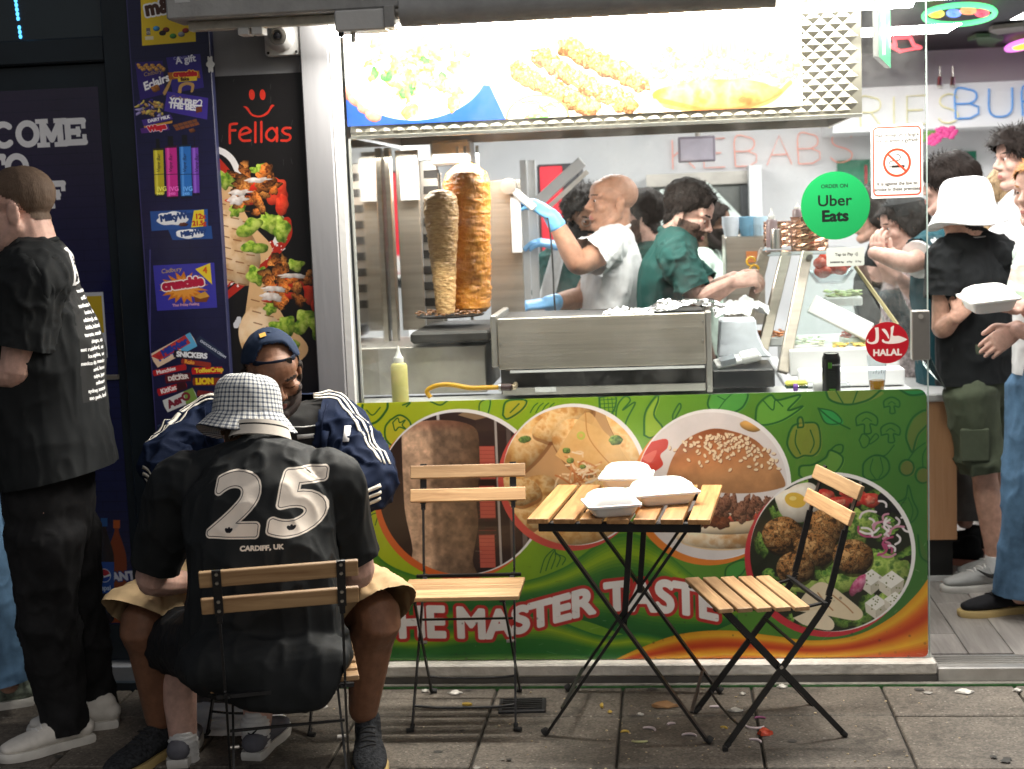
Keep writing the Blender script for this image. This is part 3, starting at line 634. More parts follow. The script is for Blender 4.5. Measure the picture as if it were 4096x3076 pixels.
    for x, y, rx, ry in ((2098, 1757, 24, 15), (2462, 1760, 28, 20), (2265, 1802, 16, 12), (2280, 1842, 15, 12), (2330, 1866, 13, 9)): cc_ = c(x, y); cv.blob(*cc_, rx * s, ry * s, [S(70, 104, 50), S(150, 180, 80)], int(x), .1)
    cc_ = c(2323, 1742); cv.ell(*cc_, 17 * s, col=S(196, 200, 80)); cv.ell(*cc_, 8 * s, col=S(226, 176, 90))
    close(am)
    # burger
    am = disc(2845, 1945, 298, S(236, 128, 36))
    cv.rect(*P(2500, 1600), *P(3200, 2300), S(222, 214, 212)); cc_ = c(3000, 1705); cv.blob(*cc_, 42 * s, 20 * s, [S(222, 164, 80)], 3, .1, rot=.4)
    cv.cpoly(PL((2560, 1780), (2660, 1755), (2668, 1790), (2640, 1820), (2650, 1860), (2600, 1890), (2545, 1880)), S(214, 52, 40)); cv.cpoly(PL((2560, 1830), (2625, 1800), (2600, 1850)), S(236, 110, 90), .7)
    def top(y): return y
    cv.cpoly(PL((2700, 2130), (2730, 2175), (2850, 2200), (2990, 2190), (3070, 2140), (3110, 2070), (2720, 2060)), S(226, 196, 150)); cc_ = c(2900, 2150); cv.blob(*cc_, 190 * s, 45 * s, [S(226, 190, 140), S(240, 222, 190), S(206, 150, 90)], 22, .06, shade=.3)
    cc_ = c(2900, 2105); cv.blob(*cc_, 205 * s, 32 * s, [S(240, 226, 200), S(232, 206, 160)], 23, .08)
    for k in range(9): cc_ = c(2790 + k * 38, 2088 - k * 4); cv.blob(*cc_, 34 * s, 14 * s, [S(196, 62, 44), S(214, 90, 62)], 30 + k, .2)
    for k in range(60):
        cc_ = c(g.uniform(2850, 3135), g.uniform(2000, 2062)); cv.blob(*cc_, g.uniform(10, 22) * s, g.uniform(16, 36) * s, [S(112, 66, 46), S(160, 110, 84), S(84, 44, 30)], 100 + k, .3, rot=g.uniform(-.5, .5), shade=.4)
    for k in range(7): cc_ = c(2700 + k * 32, 2062 + k * 5); cv.blob(*cc_, 26 * s, 26 * s, [S(130, 70, 40), S(90, 40, 24)], 60 + k, .2)
    dome = [(2665, 1900), (2690, 1830), (2740, 1760), (2830, 1718), (2910, 1720), (3020, 1760), (3090, 1840), (3140, 1930), (3110, 1955), (3000, 1972), (2860, 1968), (2740, 1945)]
    q = catmull(PL(*(dome + [dome[0]])), 6)[:-1]; bb, mk = cv.fillmask([np.array(q)]); hh, ww = mk.shape; u = np.linspace(0, 1, ww)[None]; v = np.linspace(0, 1, hh)[:, None]
    tx = fbm(hh, ww, 40 * s, 8, 4) - .5; ll = np.clip(1.06 - .9 * (v - .35 - .12 * u) ** 2 - .35 * (u - .42) ** 2 + .5 * np.clip(v - .8, 0, 1), 0, 1.1) + .22 * tx
    k = np.clip(v * 1.2 + .3 * u, 0, 1)[..., None]; colr = np.array(S(158, 78, 36)) * (1 - k) + np.array(S(204, 142, 88)) * k; cv.put(bb, mk, np.clip(colr * ll[..., None], 0, 1))
    for k in range(150):
        x = g.gauss(2905, 85); y = 1735 + abs(g.gauss(0, 46)) + .0011 * (x - 2870) ** 2
        if k > 125: x = g.uniform(2740, 3120); y = g.uniform(1800, 1880)
        cc_ = c(x, y); a = g.uniform(0, 3); cv.ell(cc_[0] + 2 * s, cc_[1] + 2.5 * s, 9.5 * s, 6 * s, S(120, 56, 26), .7, a); cv.ell(*cc_, 9 * s, 5.4 * s, S(236, 214, 176), 1, a)
    close(am)
    # salad with falafel
    am = disc(3320, 2215, 316, S(206, 44, 56))
    cv.rect(*P(2980, 1880), *P(3680, 2560), S(34, 40, 26)); gr = [S(60, 110, 40), S(120, 160, 60), S(40, 80, 30)]
    for k in range(60): cc_ = c(g.uniform(3000, 3630), g.uniform(1910, 2520)); cv.blob(*cc_, g.uniform(24, 60) * s, g.uniform(12, 34) * s, gr, 200 + k, .35, rot=g.uniform(0, 3), shade=.4)
    for x, y, rx, ry in ((3560, 2280, 80, 70), (3370, 2330, 90, 40), (3200, 2345, 120, 26), (3440, 2100, 60, 60), (3560, 2400, 60, 40)): cc_ = c(x, y); cv.blob(*cc_, rx * s, ry * s, [S(110, 150, 50), S(170, 196, 90), S(60, 104, 36)], int(x + y), .3, shade=.3)
    cc_ = c(3200, 2010); cv.blob(*cc_, 95 * s, 78 * s, [S(236, 230, 214), S(222, 210, 190)], 5, .12); cc_ = c(3180, 2000); cv.ell(*cc_, 42 * s, 30 * s, S(236, 190, 60), 1, .3); cv.ell(cc_[0] - 6, cc_[1] - 5, 14 * s, 9 * s, S(246, 220, 120))
    for x, y in ((3300, 1985), (3360, 2010), (3430, 1990), (3480, 2000), (3400, 1960)): cc_ = c(x, y); cv.blob(*cc_, 40 * s, 30 * s, [S(190, 40, 34), S(226, 90, 70)], int(x), .15); cv.blob(*cc_, 22 * s, 15 * s, [S(236, 150, 120), S(214, 90, 70)], int(x) + 1, .3)
    for x, y in ((3540, 1990), (3590, 2030), (3530, 2040)): cc_ = c(x, y); cv.blob(*cc_, 30 * s, 26 * s, [S(30, 30, 34)], int(x), .1)
    for k in range(26):
        x, y = g.gauss(3530, 45), g.gauss(2140, 50); r = g.uniform(18, 46); a = g.uniform(0, 6)
        cv.curve(PL(*[(x + r * math.cos(a + t), y + .7 * r * math.sin(a + t)) for t in (0, .7, 1.4, 2.1)]), 9 * s, g.choice([S(230, 214, 222), S(190, 70, 120), S(214, 140, 170), S(240, 232, 236)]), .95)
    for x, y, r in ((3130, 2140, 82), (3300, 2110, 80), (3260, 2190, 85), (3410, 2225, 78), (3180, 2270, 74)): cc_ = c(x, y); cv.ell(cc_[0] + 4 * s, cc_[1] + 10 * s, r * s, r * .95 * s, S(30, 20, 10), .6); cv.blob(*cc_, r * s, r * .92 * s, [S(70, 48, 26), S(150, 96, 48), S(190, 132, 70), S(84, 60, 34), S(200, 150, 90)], int(x), .06, sc=16 * s, shade=.55, contrast=1.5)
    def cube(x, y, k, sd):
        cv.poly(PL((x - 45 * k, y - 10 * k), (x + 5 * k, y - 45 * k), (x + 50 * k, y - 12 * k), (x + 2 * k, y + 22 * k)), S(240, 238, 228)); cv.poly(PL((x - 45 * k, y - 10 * k), (x + 2 * k, y + 22 * k), (x + 4 * k, y + 60 * k), (x - 40 * k, y + 28 * k)), S(214, 208, 190)); cv.poly(PL((x + 2 * k, y + 22 * k), (x + 50 * k, y - 12 * k), (x + 46 * k, y + 24 * k), (x + 4 * k, y + 60 * k)), S(190, 184, 164))
        for i in range(9): cc_ = c(x + random.Random(sd + i).uniform(-30, 36) * k, y + random.Random(sd + i + 50).uniform(-28, 20) * k); cv.ell(*cc_, 3 * s, col=S(110, 120, 60))
    for x, y, k, sd in ((3480, 2320, 1, 1), (3560, 2330, 1.1, 2), (3500, 2420, .95, 3), (3575, 2405, .9, 4)): cube(x, y, k, sd)
    cv.cpoly(PL((3170, 2440), (3240, 2350), (3300, 2330), (3400, 2400), (3450, 2450), (3420, 2480), (3300, 2460)), S(226, 208, 172)); cv.cpoly(PL((3170, 2470), (3260, 2440), (3330, 2480), (3320, 2520), (3220, 2500)), S(232, 216, 184)); cv.curve(PL((3270, 2370), (3300, 2410), (3330, 2440)), 5 * s, S(170, 110, 60), .8); cv.curve(PL((3330, 2380), (3380, 2420), (3410, 2450)), 5 * s, S(170, 110, 60), .8)
    cc_ = c(3430, 2340); cv.blob(*cc_, 22 * s, 50 * s, [S(190, 60, 110), S(226, 150, 180)], 8, .1, rot=.6)
    close(am)
    # lettering on a wave
    base = [(1500, 2555), (1640, 2545), (1800, 2545), (2000, 2545), (2200, 2490), (2420, 2440), (2560, 2440), (2720, 2450), (2880, 2480)]
    bp_ = np.array(catmull(PL(*base), 10)); d = np.concatenate([[0], np.cumsum(np.hypot(*np.diff(bp_, axis=0).T))])
    def warp(px, py):
        X_ = np.interp(px, d, bp_[:, 0]); Y_ = np.interp(px, d, bp_[:, 1]); t = px / d[-1]
        return X_, Y_ + py * (1.0 + .12 * np.sin(t * 9))
    L_ = d[-1]; hgt = 112 * s; nat = max(q[:, 0].max() for q in glyph_contours('THE MASTER TASTE')) * hgt / .69
    for rnd in (0, 1):
        kw = dict(wx=L_ / nat * .99, warp=warp)
        if rnd == 0: cv.text('THE MASTER TASTE', 0, 0, hgt, S(196, 40, 36), bold=44 * s, **kw)
        else: cv.text('THE MASTER TASTE', 0, 0, hgt, S(236, 232, 228), bold=17 * s, **kw)
    for k in range(120):
        x, y = g.uniform(0, w), h - abs(g.gauss(0, h * .35)); a = g.uniform(0, 6.28); l = g.uniform(2, 16) * (1 if k % 7 else 4); cv.line([(x, y), (x + l * math.cos(a), y + l * .5 * math.sin(a))], g.uniform(.6, 1.4), g.choice([S(220, 214, 200), S(60, 50, 40)]), g.uniform(.15, .5))
    for k in range(90): cv.ell(g.uniform(0, w), h - abs(g.gauss(0, h * .18)), g.uniform(1, 4), None, S(60, 50, 40), g.uniform(.1, .45))
    lum = cv.a.mean(-1, keepdims=True); cv.a = (cv.a * .86 + lum * .14) * .95
    return cv
cvp = panel_canvas()
M_panel = print_mat('panel_print', cvp, rough=.32, coat=.25, dirt=.10)
def rounded_sheet(name, x0, x1, z0, z1, y, r, m, parent, th=.0025):
    """printed sheet with one rounded corner pair on its right"""
    pts = [(x0, z0), (x0, z1)] + [(x1 - r + r * math.sin(a), z1 - r + r * math.cos(a)) for a in np.linspace(0, math.pi / 2, 6)] + [(x1 - r * .6 + r * .6 * math.cos(a), z0 + r * .6 - r * .6 * math.sin(a)) for a in np.linspace(0, math.pi / 2, 5)]
    o = MB().prism(pts, y, y + th).build(name, m, parent); me = o.data
    uv = me.uv_layers.new(name='UVMap'); co = [me.vertices[l.vertex_index].co for l in me.loops]
    uv.data.foreach_set('uv', [t for c in co for t in ((c.x - x0) / (x1 - x0), (c.z - z0) / (z1 - z0))]); return o
pnl = rounded_sheet('printed_banner', GX0 + .001, GX1 - .004, PZ0, PZ1, -.0078, .03, M_panel, None)
tag(pnl, 'green printed banner of kebab, burger and salad pictures below the shop window', 'banner')

# ------------------------------------------------------------------ black poster of the next wall strip
def fellas_canvas(x0, x1, z0, z1):
    K = 1250; cv = Cv(int((x1 - x0) * K), int((z1 - z0) * K), S(20, 18, 19)); s = K / 1185.0; rd = S(190, 44, 30); g = random.Random(9)
    def P(px, py):
        p = at(px, py, Y=.005); return ((p.x - x0) * K, (z1 - p.z) * K)
    def PL(*a): return [P(*q) for q in a]
    for cx in (1008, 1051): c = P(cx, 379); cv.ell(*c, 12 * s, 21 * s, rd)
    cv.cpoly(PL((972, 425), (990, 428), (1010, 455), (1040, 462), (1070, 445), (1085, 420), (1098, 422), (1088, 432), (1070, 458), (1040, 469), (1008, 463), (985, 436)), rd)
    b = 10 * s
    for ln in (((920, 572), (920, 508), (926, 497), (948, 495)), ((920, 522), (942, 521)), ((960, 540), (1000, 528), (1000, 520), (984, 510), (964, 522), (958, 545), (970, 562), (1000, 562)), ((1022, 490), (1022, 568)), ((1046, 488), (1046, 567)), ((1108, 512), (1108, 564), (1108, 535), (1090, 512), (1068, 528), (1068, 552), (1090, 563), (1106, 545)), ((1162, 512), (1140, 512), (1130, 524), (1142, 535), (1158, 540), (1162, 552), (1150, 562), (1126, 562))):
        cv.line(catmull(PL(*ln), 3) if len(ln) > 3 else PL(*ln), b, rd)
    def swoosh(pts, col):
        cv.cpoly(PL(*pts), col)
    # red paint with torn white edges
    cv.poly(PL((868, 620), (930, 690), (870, 860), (865, 860)), S(176, 44, 28)); cv.curve(PL((868, 598), (900, 612), (930, 640), (955, 690)), 26 * s, S(226, 222, 220)); cv.poly(PL((866, 620), (935, 700), (890, 860), (868, 870)), S(176, 44, 28))
    cv.curve(PL((1120, 880), (1125, 930), (1100, 985), (1040, 1040), (960, 1090), (890, 1140)), 40 * s, S(226, 222, 220)); cv.curve(PL((1148, 885), (1150, 940), (1110, 1000)), 36 * s, S(176, 44, 28)); cv.poly(PL((980, 1010), (1090, 960), (1100, 985), (900, 1160), (892, 1105)), S(176, 44, 28)); cv.poly(PL((890, 1180), (980, 1100), (1080, 1010), (1140, 940), (1160, 960), (1060, 1080), (895, 1210)), S(170, 40, 28))
    for k in range(60): c = P(g.uniform(900, 1130), 0); x, y = g.uniform(880, 1140), 0; y = 1150 - (x - 880) * 0.75 + g.gauss(0, 24); cv.blob(*P(x, y), g.uniform(3, 12) * s, g.uniform(2, 5) * s, [S(230, 226, 224)], k, .4, rot=-.6, shade=0)
    def wrap(ox, oy, sc, seed, tall):
        q = lambda x, y: P(ox + x * sc, oy + y * sc)
        cv.cpoly([q(*t) for t in ((-70, 60), (-40, 30), (60, 220), (150, 330), (100, 400), (-20, 470), (-60, 490), (-95, 300))], S(214, 172, 124)); cc = q(0, 330)
        cv.blob(*q(-5, 330), 95 * sc * s, 165 * sc * s, [S(196, 148, 100), S(226, 190, 146), S(236, 206, 170)], seed, .05, rot=-.35, shade=.25)
        for k in range(8):
            for j in range(3): cv.line([q(-66 + j * 48 + k * 5, 150 + k * 44 + j * 16), q(-36 + j * 48 + k * 5, 158 + k * 44 + j * 14)], 5 * s, S(120, 70, 36), .7)
        for x, y, rx, ry in ((-40, 60, 42, 40), (140, 230, 50, 42), (190, 260, 34, 50), (60, 250, 50, 34), (100, 20, 34, 24), (80, 330, 44, 30), (10, 180, 30, 26)): cv.blob(*q(x, y), rx * sc * s, ry * sc * s, [S(80, 120, 30), S(150, 176, 60), S(190, 206, 100)], seed + int(x), .35, shade=.3)
        for x, y, rx, ry in ((170, 110, 44, 60), (40, 140, 70, 20), (80, 90, 60, 24), (190, 160, 26, 44)): cv.blob(*q(x, y), rx * sc * s, ry * sc * s, [S(196, 40, 24), S(222, 76, 48)], seed + int(y), .2, shade=.35)
        for k in range(26):
            a = g.uniform(0, 6.28); rr = g.uniform(0, 1) ** .5; x, y = 75 + 85 * rr * math.cos(a), 80 + 110 * rr * math.sin(a)
            cv.blob(*q(x, y), g.uniform(14, 36) * sc * s, g.uniform(12, 28) * sc * s, g.choice([[S(110, 56, 24), S(186, 110, 50), S(70, 32, 14)], [S(150, 80, 34), S(206, 140, 70), S(96, 44, 18)], [S(186, 90, 30), S(214, 130, 60), S(110, 50, 20)]]), seed + k, .3, rot=a, shade=.5)
        for x, y, rx, ry in ((20, 110, 44, 12), (10, 140, 40, 18), (90, 60, 50, 10)): cv.blob(*q(x, y), rx * sc * s, ry * sc * s, [S(206, 190, 180), S(236, 230, 226)], seed + 5, .35, shade=.2)
    wrap(938, 660, 1, 20, 1); wrap(1075, 1040, 1.05, 60, 1)
    cv.cpoly(PL((1010, 1190), (1040, 1120), (1075, 1090), (1060, 1290), (1100, 1400), (1210, 1560), (1262, 1560), (1240, 1300), (1150, 1280)), S(206, 160, 110), .0)
    for k in range(30): x, y = g.uniform(870, 1240), g.uniform(320, 1500); cv.line(PL((x, y), (x + g.gauss(0, 6), y + g.gauss(0, 14))), 1.2, S(150, 150, 150), .5)
    c = P(950, 1290); cv.blob(*c, 16 * s, 20 * s, [S(214, 214, 220)], 3, .4, shade=0)
    return cv
FZ1, FZ0 = at(1030, 298, Y=.005).z, .62
fx0, fx1 = XF0 - .005, at(1226, 700, Y=-.03).x - .001
pf = sp('poster_board', (fx0, .004, FZ0), (fx1, .0125, FZ1), M_dark, None); tag(pf, 'black poster with a red smile and two chicken wraps beside the grey pillar', 'poster')
quad('poster_print', [(fx0, .0032, FZ1), (fx1, .0032, FZ1), (fx1, .0032, FZ0), (fx0, .0032, FZ0)], print_mat('fellas_print', fellas_canvas(fx0, fx1, FZ0, FZ1), .38, dirt=.1), pf)

# ------------------------------------------------------------------ printed strip on the pilaster of the sweet shop
def strip_canvas(x0, x1, z0, z1):
    K = 1250; cv = Cv(int((x1 - x0) * K), int((z1 - z0) * K), S(28, 28, 62)); s = K / 1185.0; g = random.Random(3)
    def P(px, py):
        p = at(px, py, Y=-.033); return ((p.x - x0) * K, (z1 - p.z) * K)
    def PL(*a): return [P(*q) for q in a]
    def T(t, px, py, h, col, **k): cv.text(t, *P(px, py), h * s, col, **k)
    for y in range(0, cv.h, int(48 * s)): cv.line([(0, y), (cv.w, y)], 2.2, S(19, 19, 46), .8)
    for r in range(60):
        for c in range(4): cv.line([((c * 130 + (r % 2) * 65) * s, r * 48 * s), ((c * 130 + (r % 2) * 65) * s, (r + 1) * 48 * s)], 2, S(19, 19, 46), .7)
    cv.noise(.12, 120, 4)
    # yellow bag
    cv.poly(PL((560, -60), (775, -80), (783, 166), (568, 183)), S(228, 196, 40)); T('m&m\'s', 584, 62, 52, S(70, 38, 24), bold=9 * s, outline=(7 * s, S(240, 240, 240)), rot=-.12)
    for x, y, c in ((625, 114, S(60, 140, 200)), (664, 119, S(110, 40, 30)), (650, 132, S(40, 24, 22)), (692, 144, S(60, 130, 60)), (725, 137, S(150, 150, 160)), (742, 122, S(140, 40, 40))): cv.blob(*P(x, y), 14 * s, 10 * s, [c], int(x), .02, shade=.5)
    cv.rect(*P(584, 112), *P(602, 140), S(120, 110, 110)); T('0%', 586, 134, 9, S(240, 240, 240)); cv.rect(*P(580, 146), *P(614, 158), S(230, 220, 190))
    # chocolate selection
    pu = S(62, 40, 130); cv.poly(PL((540, 250), (650, 242), (660, 375), (560, 400)), S(48, 34, 110)); 
    for k in range(12): cv.blob(*P(555 + k * 9, 262 + (k % 3) * 8), 10 * s, 7 * s, [S(170, 120, 50), S(206, 160, 90)], k, .3)
    T('Cadbury', 575, 306, 15, S(190, 160, 90), rot=-.15, shear=.2); T('Eclairs', 578, 362, 30, S(240, 240, 244), bold=4 * s, rot=-.32, shear=.15); cv.blob(*P(622, 354), 18 * s, 14 * s, [S(120, 66, 30), S(180, 120, 50)], 5, .2)
    cv.poly(PL((664, 230), (800, 215), (815, 350), (690, 372)), S(50, 40, 124)); T('Cadbury', 694, 240, 11, S(190, 190, 230), rot=-.1); T('A gift', 704, 256, 26, S(236, 236, 244), bold=3 * s, rot=-.1)
    cv.cpoly(PL((710, 370), (718, 340), (745, 328), (775, 335), (772, 365), (762, 368), (764, 345), (745, 340), (728, 350), (724, 372)), S(190, 150, 90)); cv.cpoly(PL((650, 372), (690, 300), (680, 340), (660, 380)), S(190, 150, 90))
    cv.poly(PL((670, 290), (796, 283), (800, 312), (676, 318)), S(170, 100, 30)); T('crunchie', 694, 306, 19, S(190, 30, 40), bold=6 * s, outline=(3 * s, S(236, 190, 70))); cv.poly(PL((710, 312), (786, 304), (788, 322), (712, 328)), S(226, 196, 50)); T('flake', 722, 323, 13, S(70, 40, 30), bold=2 * s)
    for k in range(34): cv.blob(*P(g.uniform(548, 650), g.uniform(402, 462)), g.uniform(6, 16) * s, g.uniform(4, 8) * s, [g.choice([S(70, 56, 140), S(150, 140, 190), S(180, 140, 80), S(44, 34, 100), S(200, 180, 90)])], k, .4, rot=g.uniform(-1, 1))
    cv.poly(PL((668, 365), (832, 392), (828, 478), (656, 444)), S(66, 50, 150)); T('Cadbury', 682, 396, 15, S(206, 170, 110), rot=.14, shear=.2); T("YOU'RE", 678, 412, 22, S(240, 240, 246), bold=4 * s, rot=.15); T('THE BEST', 674, 430, 22, S(240, 240, 246), bold=4 * s, rot=.15); cv.poly(PL((782, 430), (806, 424), (808, 446), (784, 452)), S(110, 56, 36)); cv.curve(PL((786, 410), (796, 400), (806, 405), (802, 424)), 5 * s, S(236, 236, 240))
    cv.poly(PL((566, 480), (680, 456), (692, 476), (575, 505)), S(66, 46, 130)); T('DAIRY MILK', 592, 491, 12, S(236, 236, 240), bold=2 * s, rot=-.16); cv.poly(PL((575, 505), (690, 482), (688, 492), (578, 514)), S(196, 140, 60)); cv.poly(PL((560, 514), (672, 496), (678, 520), (566, 534)), S(80, 40, 120)); T('Wispa', 594, 526, 20, S(200, 30, 50), bold=6 * s, outline=(2 * s, S(236, 220, 220)), rot=-.14)
    for k in range(5):
        for j in range(2): cv.poly(PL((690 + k * 19 + j * 8, 500 - k * 5 + j * 12), (708 + k * 19 + j * 8, 495 - k * 5 + j * 12), (714 + k * 19 + j * 8, 506 - k * 5 + j * 12), (697 + k * 19 + j * 8, 511 - k * 5 + j * 12)), S(120 + 8 * j, 72, 46))
    cv.blob(*P(768, 522), 13 * s, 9 * s, [S(110, 64, 40)], 2, .2)
    # four vapes
    for x0_, x1_, y0_, y1_, c in ((612, 652, 595, 783, S(190, 176, 40)), (660, 706, 585, 792, S(196, 44, 140)), (716, 762, 580, 790, S(44, 110, 190)), (764, 792, 585, 778, S(110, 60, 170))):
        cv.rect(*P(x0_ + 10, y0_ - 40), *P(x1_ - 12, y0_ + 4), S(24, 24, 30)); cv.poly(PL((x0_, y0_), (x1_, y0_ - 3), (x1_ + 6, y1_ - 2), (x0_ + 8, y1_)), c)
        cv.poly(PL((x0_ + 6, y0_), (x0_ + 16, y0_), (x0_ + 22, y1_), (x0_ + 13, y1_)), tuple(min(1, q + .25) for q in c), .55); cv.line(PL((x0_ + 5, 698), (x1_ + 3, 696)), 2.5 * s, S(20, 20, 30), .7)
        cv.rect(*P(x0_, y0_ - 2), *P(x1_, y0_ + 5), S(20, 20, 26), .8); cv.rect(*P(x0_ + 7, y1_ - 6), *P(x1_ + 6, y1_ + 2), S(20, 20, 26), .8)
        if x1_ < 790: T('IVG', x0_ + 17, 764, 17, tuple(min(1, q + .3) for q in c), bold=1.5); T('2400', x0_ + 14, 780, 10, tuple(min(1, q + .3) for q in c), bold=1)
        T('Vape Bar', x0_ + 28, 690, 14, S(30, 26, 40), rot=-1.5, shear=.2, alpha=.8)
    # blue bars
    cv.poly(PL((600, 845), (830, 836), (832, 908), (606, 924)), S(40, 80, 150)); cv.blob(*P(690, 874), 66 * s, 28 * s, [S(240, 240, 244)], 4, .2, shade=.05); T('MilkyWay', 642, 886, 24, S(30, 60, 120), bold=5 * s, rot=-.1); cv.poly(PL((775, 842), (815, 838), (818, 905), (764, 910)), S(226, 200, 50)); T('12x', 780, 876, 20, S(190, 60, 40), bold=3 * s); T('21.5g', 770, 902, 18, S(190, 60, 40), bold=3 * s); cv.blob(*P(733, 898), 16 * s, 9 * s, [S(90, 50, 40)], 1, .2)
    cv.poly(PL((672, 918), (845, 903), (850, 955), (690, 960)), S(36, 74, 140)); cv.blob(*P(760, 935), 52 * s, 22 * s, [S(240, 240, 244)], 7, .2, shade=.05); T('MilkyWay', 724, 946, 18, S(30, 60, 120), bold=4 * s, rot=-.12)
    cv.line(PL((600, 1000), (600, 1960)), 6 * s, S(90, 84, 160), .6)
    # honeycomb bag
    cv.poly(PL((612, 1062), (856, 1050), (868, 1230), (628, 1243)), S(58, 54, 160)); pts = []
    for k in range(36): a = k * 2 * math.pi / 36; r = 1.0 if k % 2 else g.uniform(.55, .72); pts.append((735 + 100 * r * math.cos(a), 1150 + 66 * r * math.sin(a)))
    cv.poly(PL(*pts), S(206, 120, 34)); pts = [(735 + (x - 735) * .72, 1150 + (y - 1150) * .72) for x, y in pts]; cv.poly(PL(*pts), S(226, 150, 60)); cv.poly(PL((775, 1185), (820, 1165), (838, 1185), (825, 1208), (780, 1208)), S(120, 64, 30)); cv.poly(PL((775, 1185), (820, 1165), (838, 1185), (800, 1195)), S(206, 150, 60))
    T('crunchie', 652, 1160, 34, S(180, 26, 60), bold=10 * s, outline=(5 * s, S(240, 226, 220)), rot=-.1); T('Cadbury', 645, 1094, 17, S(214, 180, 70), rot=-.1, shear=.2); cv.poly(PL((780, 1076), (840, 1052), (848, 1138)), S(226, 196, 50)); T('4', 812, 1092, 24, S(200, 90, 30), bold=3 * s); T('That Friday Feeling', 690, 1226, 10, S(206, 150, 170), bold=1.5, rot=-.03)
    # bars at the bottom
    def bar(x, y, L, h, rot, col, txt, tc, th, tb=3, end=None):
        c, n = math.cos(rot), math.sin(rot); q = lambda u, v: (x + u * c - v * n, y + u * n + v * c)
        cv.poly(PL(q(-L / 2, -h / 2), q(L / 2, -h / 2), q(L / 2 + 3, 0), q(L / 2, h / 2), q(-L / 2, h / 2), q(-L / 2 - 3, 0)), col)
        if end: cv.poly(PL(q(L * .2, -h / 2), q(L / 2, -h / 2), q(L / 2, h / 2), q(L * .12, h / 2)), end)
        a = q(-L * .40, th * .45); T(txt, a[0], a[1], th, tc, bold=tb * s, rot=rot)
    bar(695, 1400, 180, 62, -.5, S(226, 196, 170), 'Milkybar', S(40, 70, 160), 26, 5, S(90, 170, 214)); cv.poly(PL((604, 1425), (740, 1340), (762, 1372), (640, 1440)), S(190, 40, 40), .9); T('Milkybar', 652, 1425, 24, S(40, 60, 150), bold=5 * s, rot=-.45)
    bar(840, 1390, 120, 30, .62, S(40, 50, 76), 'CHOCOLATE CREAM', S(200, 206, 220), 9, 1.5)
    bar(748, 1420, 104, 30, .1, S(40, 34, 44), 'SNICKERS', S(236, 236, 240), 20, 4); bar(784, 1452, 116, 20, .14, S(150, 50, 40), 'Rolo', S(226, 150, 60), 15, 3)
    bar(678, 1480, 132, 24, -.2, S(176, 34, 40), 'Munchies', S(236, 220, 220), 15, 2.5); bar(828, 1482, 120, 28, -.03, S(190, 34, 36), 'ToffeeCrisp', S(240, 206, 60), 17, 3); bar(712, 1512, 100, 34, -.1, S(90, 24, 34), 'DECKER', S(236, 226, 220), 16, 3); T('double', 690, 1508, 11, S(236, 226, 220), bold=1.5, rot=-.1)
    bar(826, 1526, 108, 30, .0, S(140, 60, 30), 'LION', S(236, 196, 40), 22, 6); bar(688, 1555, 116, 30, -.26, S(170, 30, 40), 'KitKat', S(240, 226, 224), 18, 3, S(60, 24, 30)); bar(720, 1600, 130, 52, -.4, S(206, 206, 206), 'AerO', S(120, 30, 50), 30, 5, S(120, 150, 70)); bar(820, 1575, 60, 24, .1, S(120, 40, 40), '', S(0, 0, 0), 5); bar(790, 1625, 60, 24, .1, S(150, 40, 60), '', S(0, 0, 0), 5)
    cv.line([(3, 0), (3, cv.h)], 4, S(70, 66, 120), .7)
    return cv
ps = quad('print', [(XB0 + .001, -.0325, 2.74), (XB1 - .001, -.0325, 2.74), (XB1 - .001, -.0325, .35), (XB0 + .001, -.0325, .35)], print_mat('sweets_print', strip_canvas(XB0 + .001, XB1 - .001, .35, 2.74), .35, dirt=.1), bp)
st = at(857, 262, Y=.01); MB().prism([(st.x + .012 * (1 + .25 * math.cos(6 * a)) * math.cos(a), st.z + .026 * (1 + .2 * math.cos(6 * a)) * math.sin(a)) for a in np.linspace(0, 6.2, 30)], -.034, -.0325).build('sticker', M_white, ls, loc=(0, 0, 0))

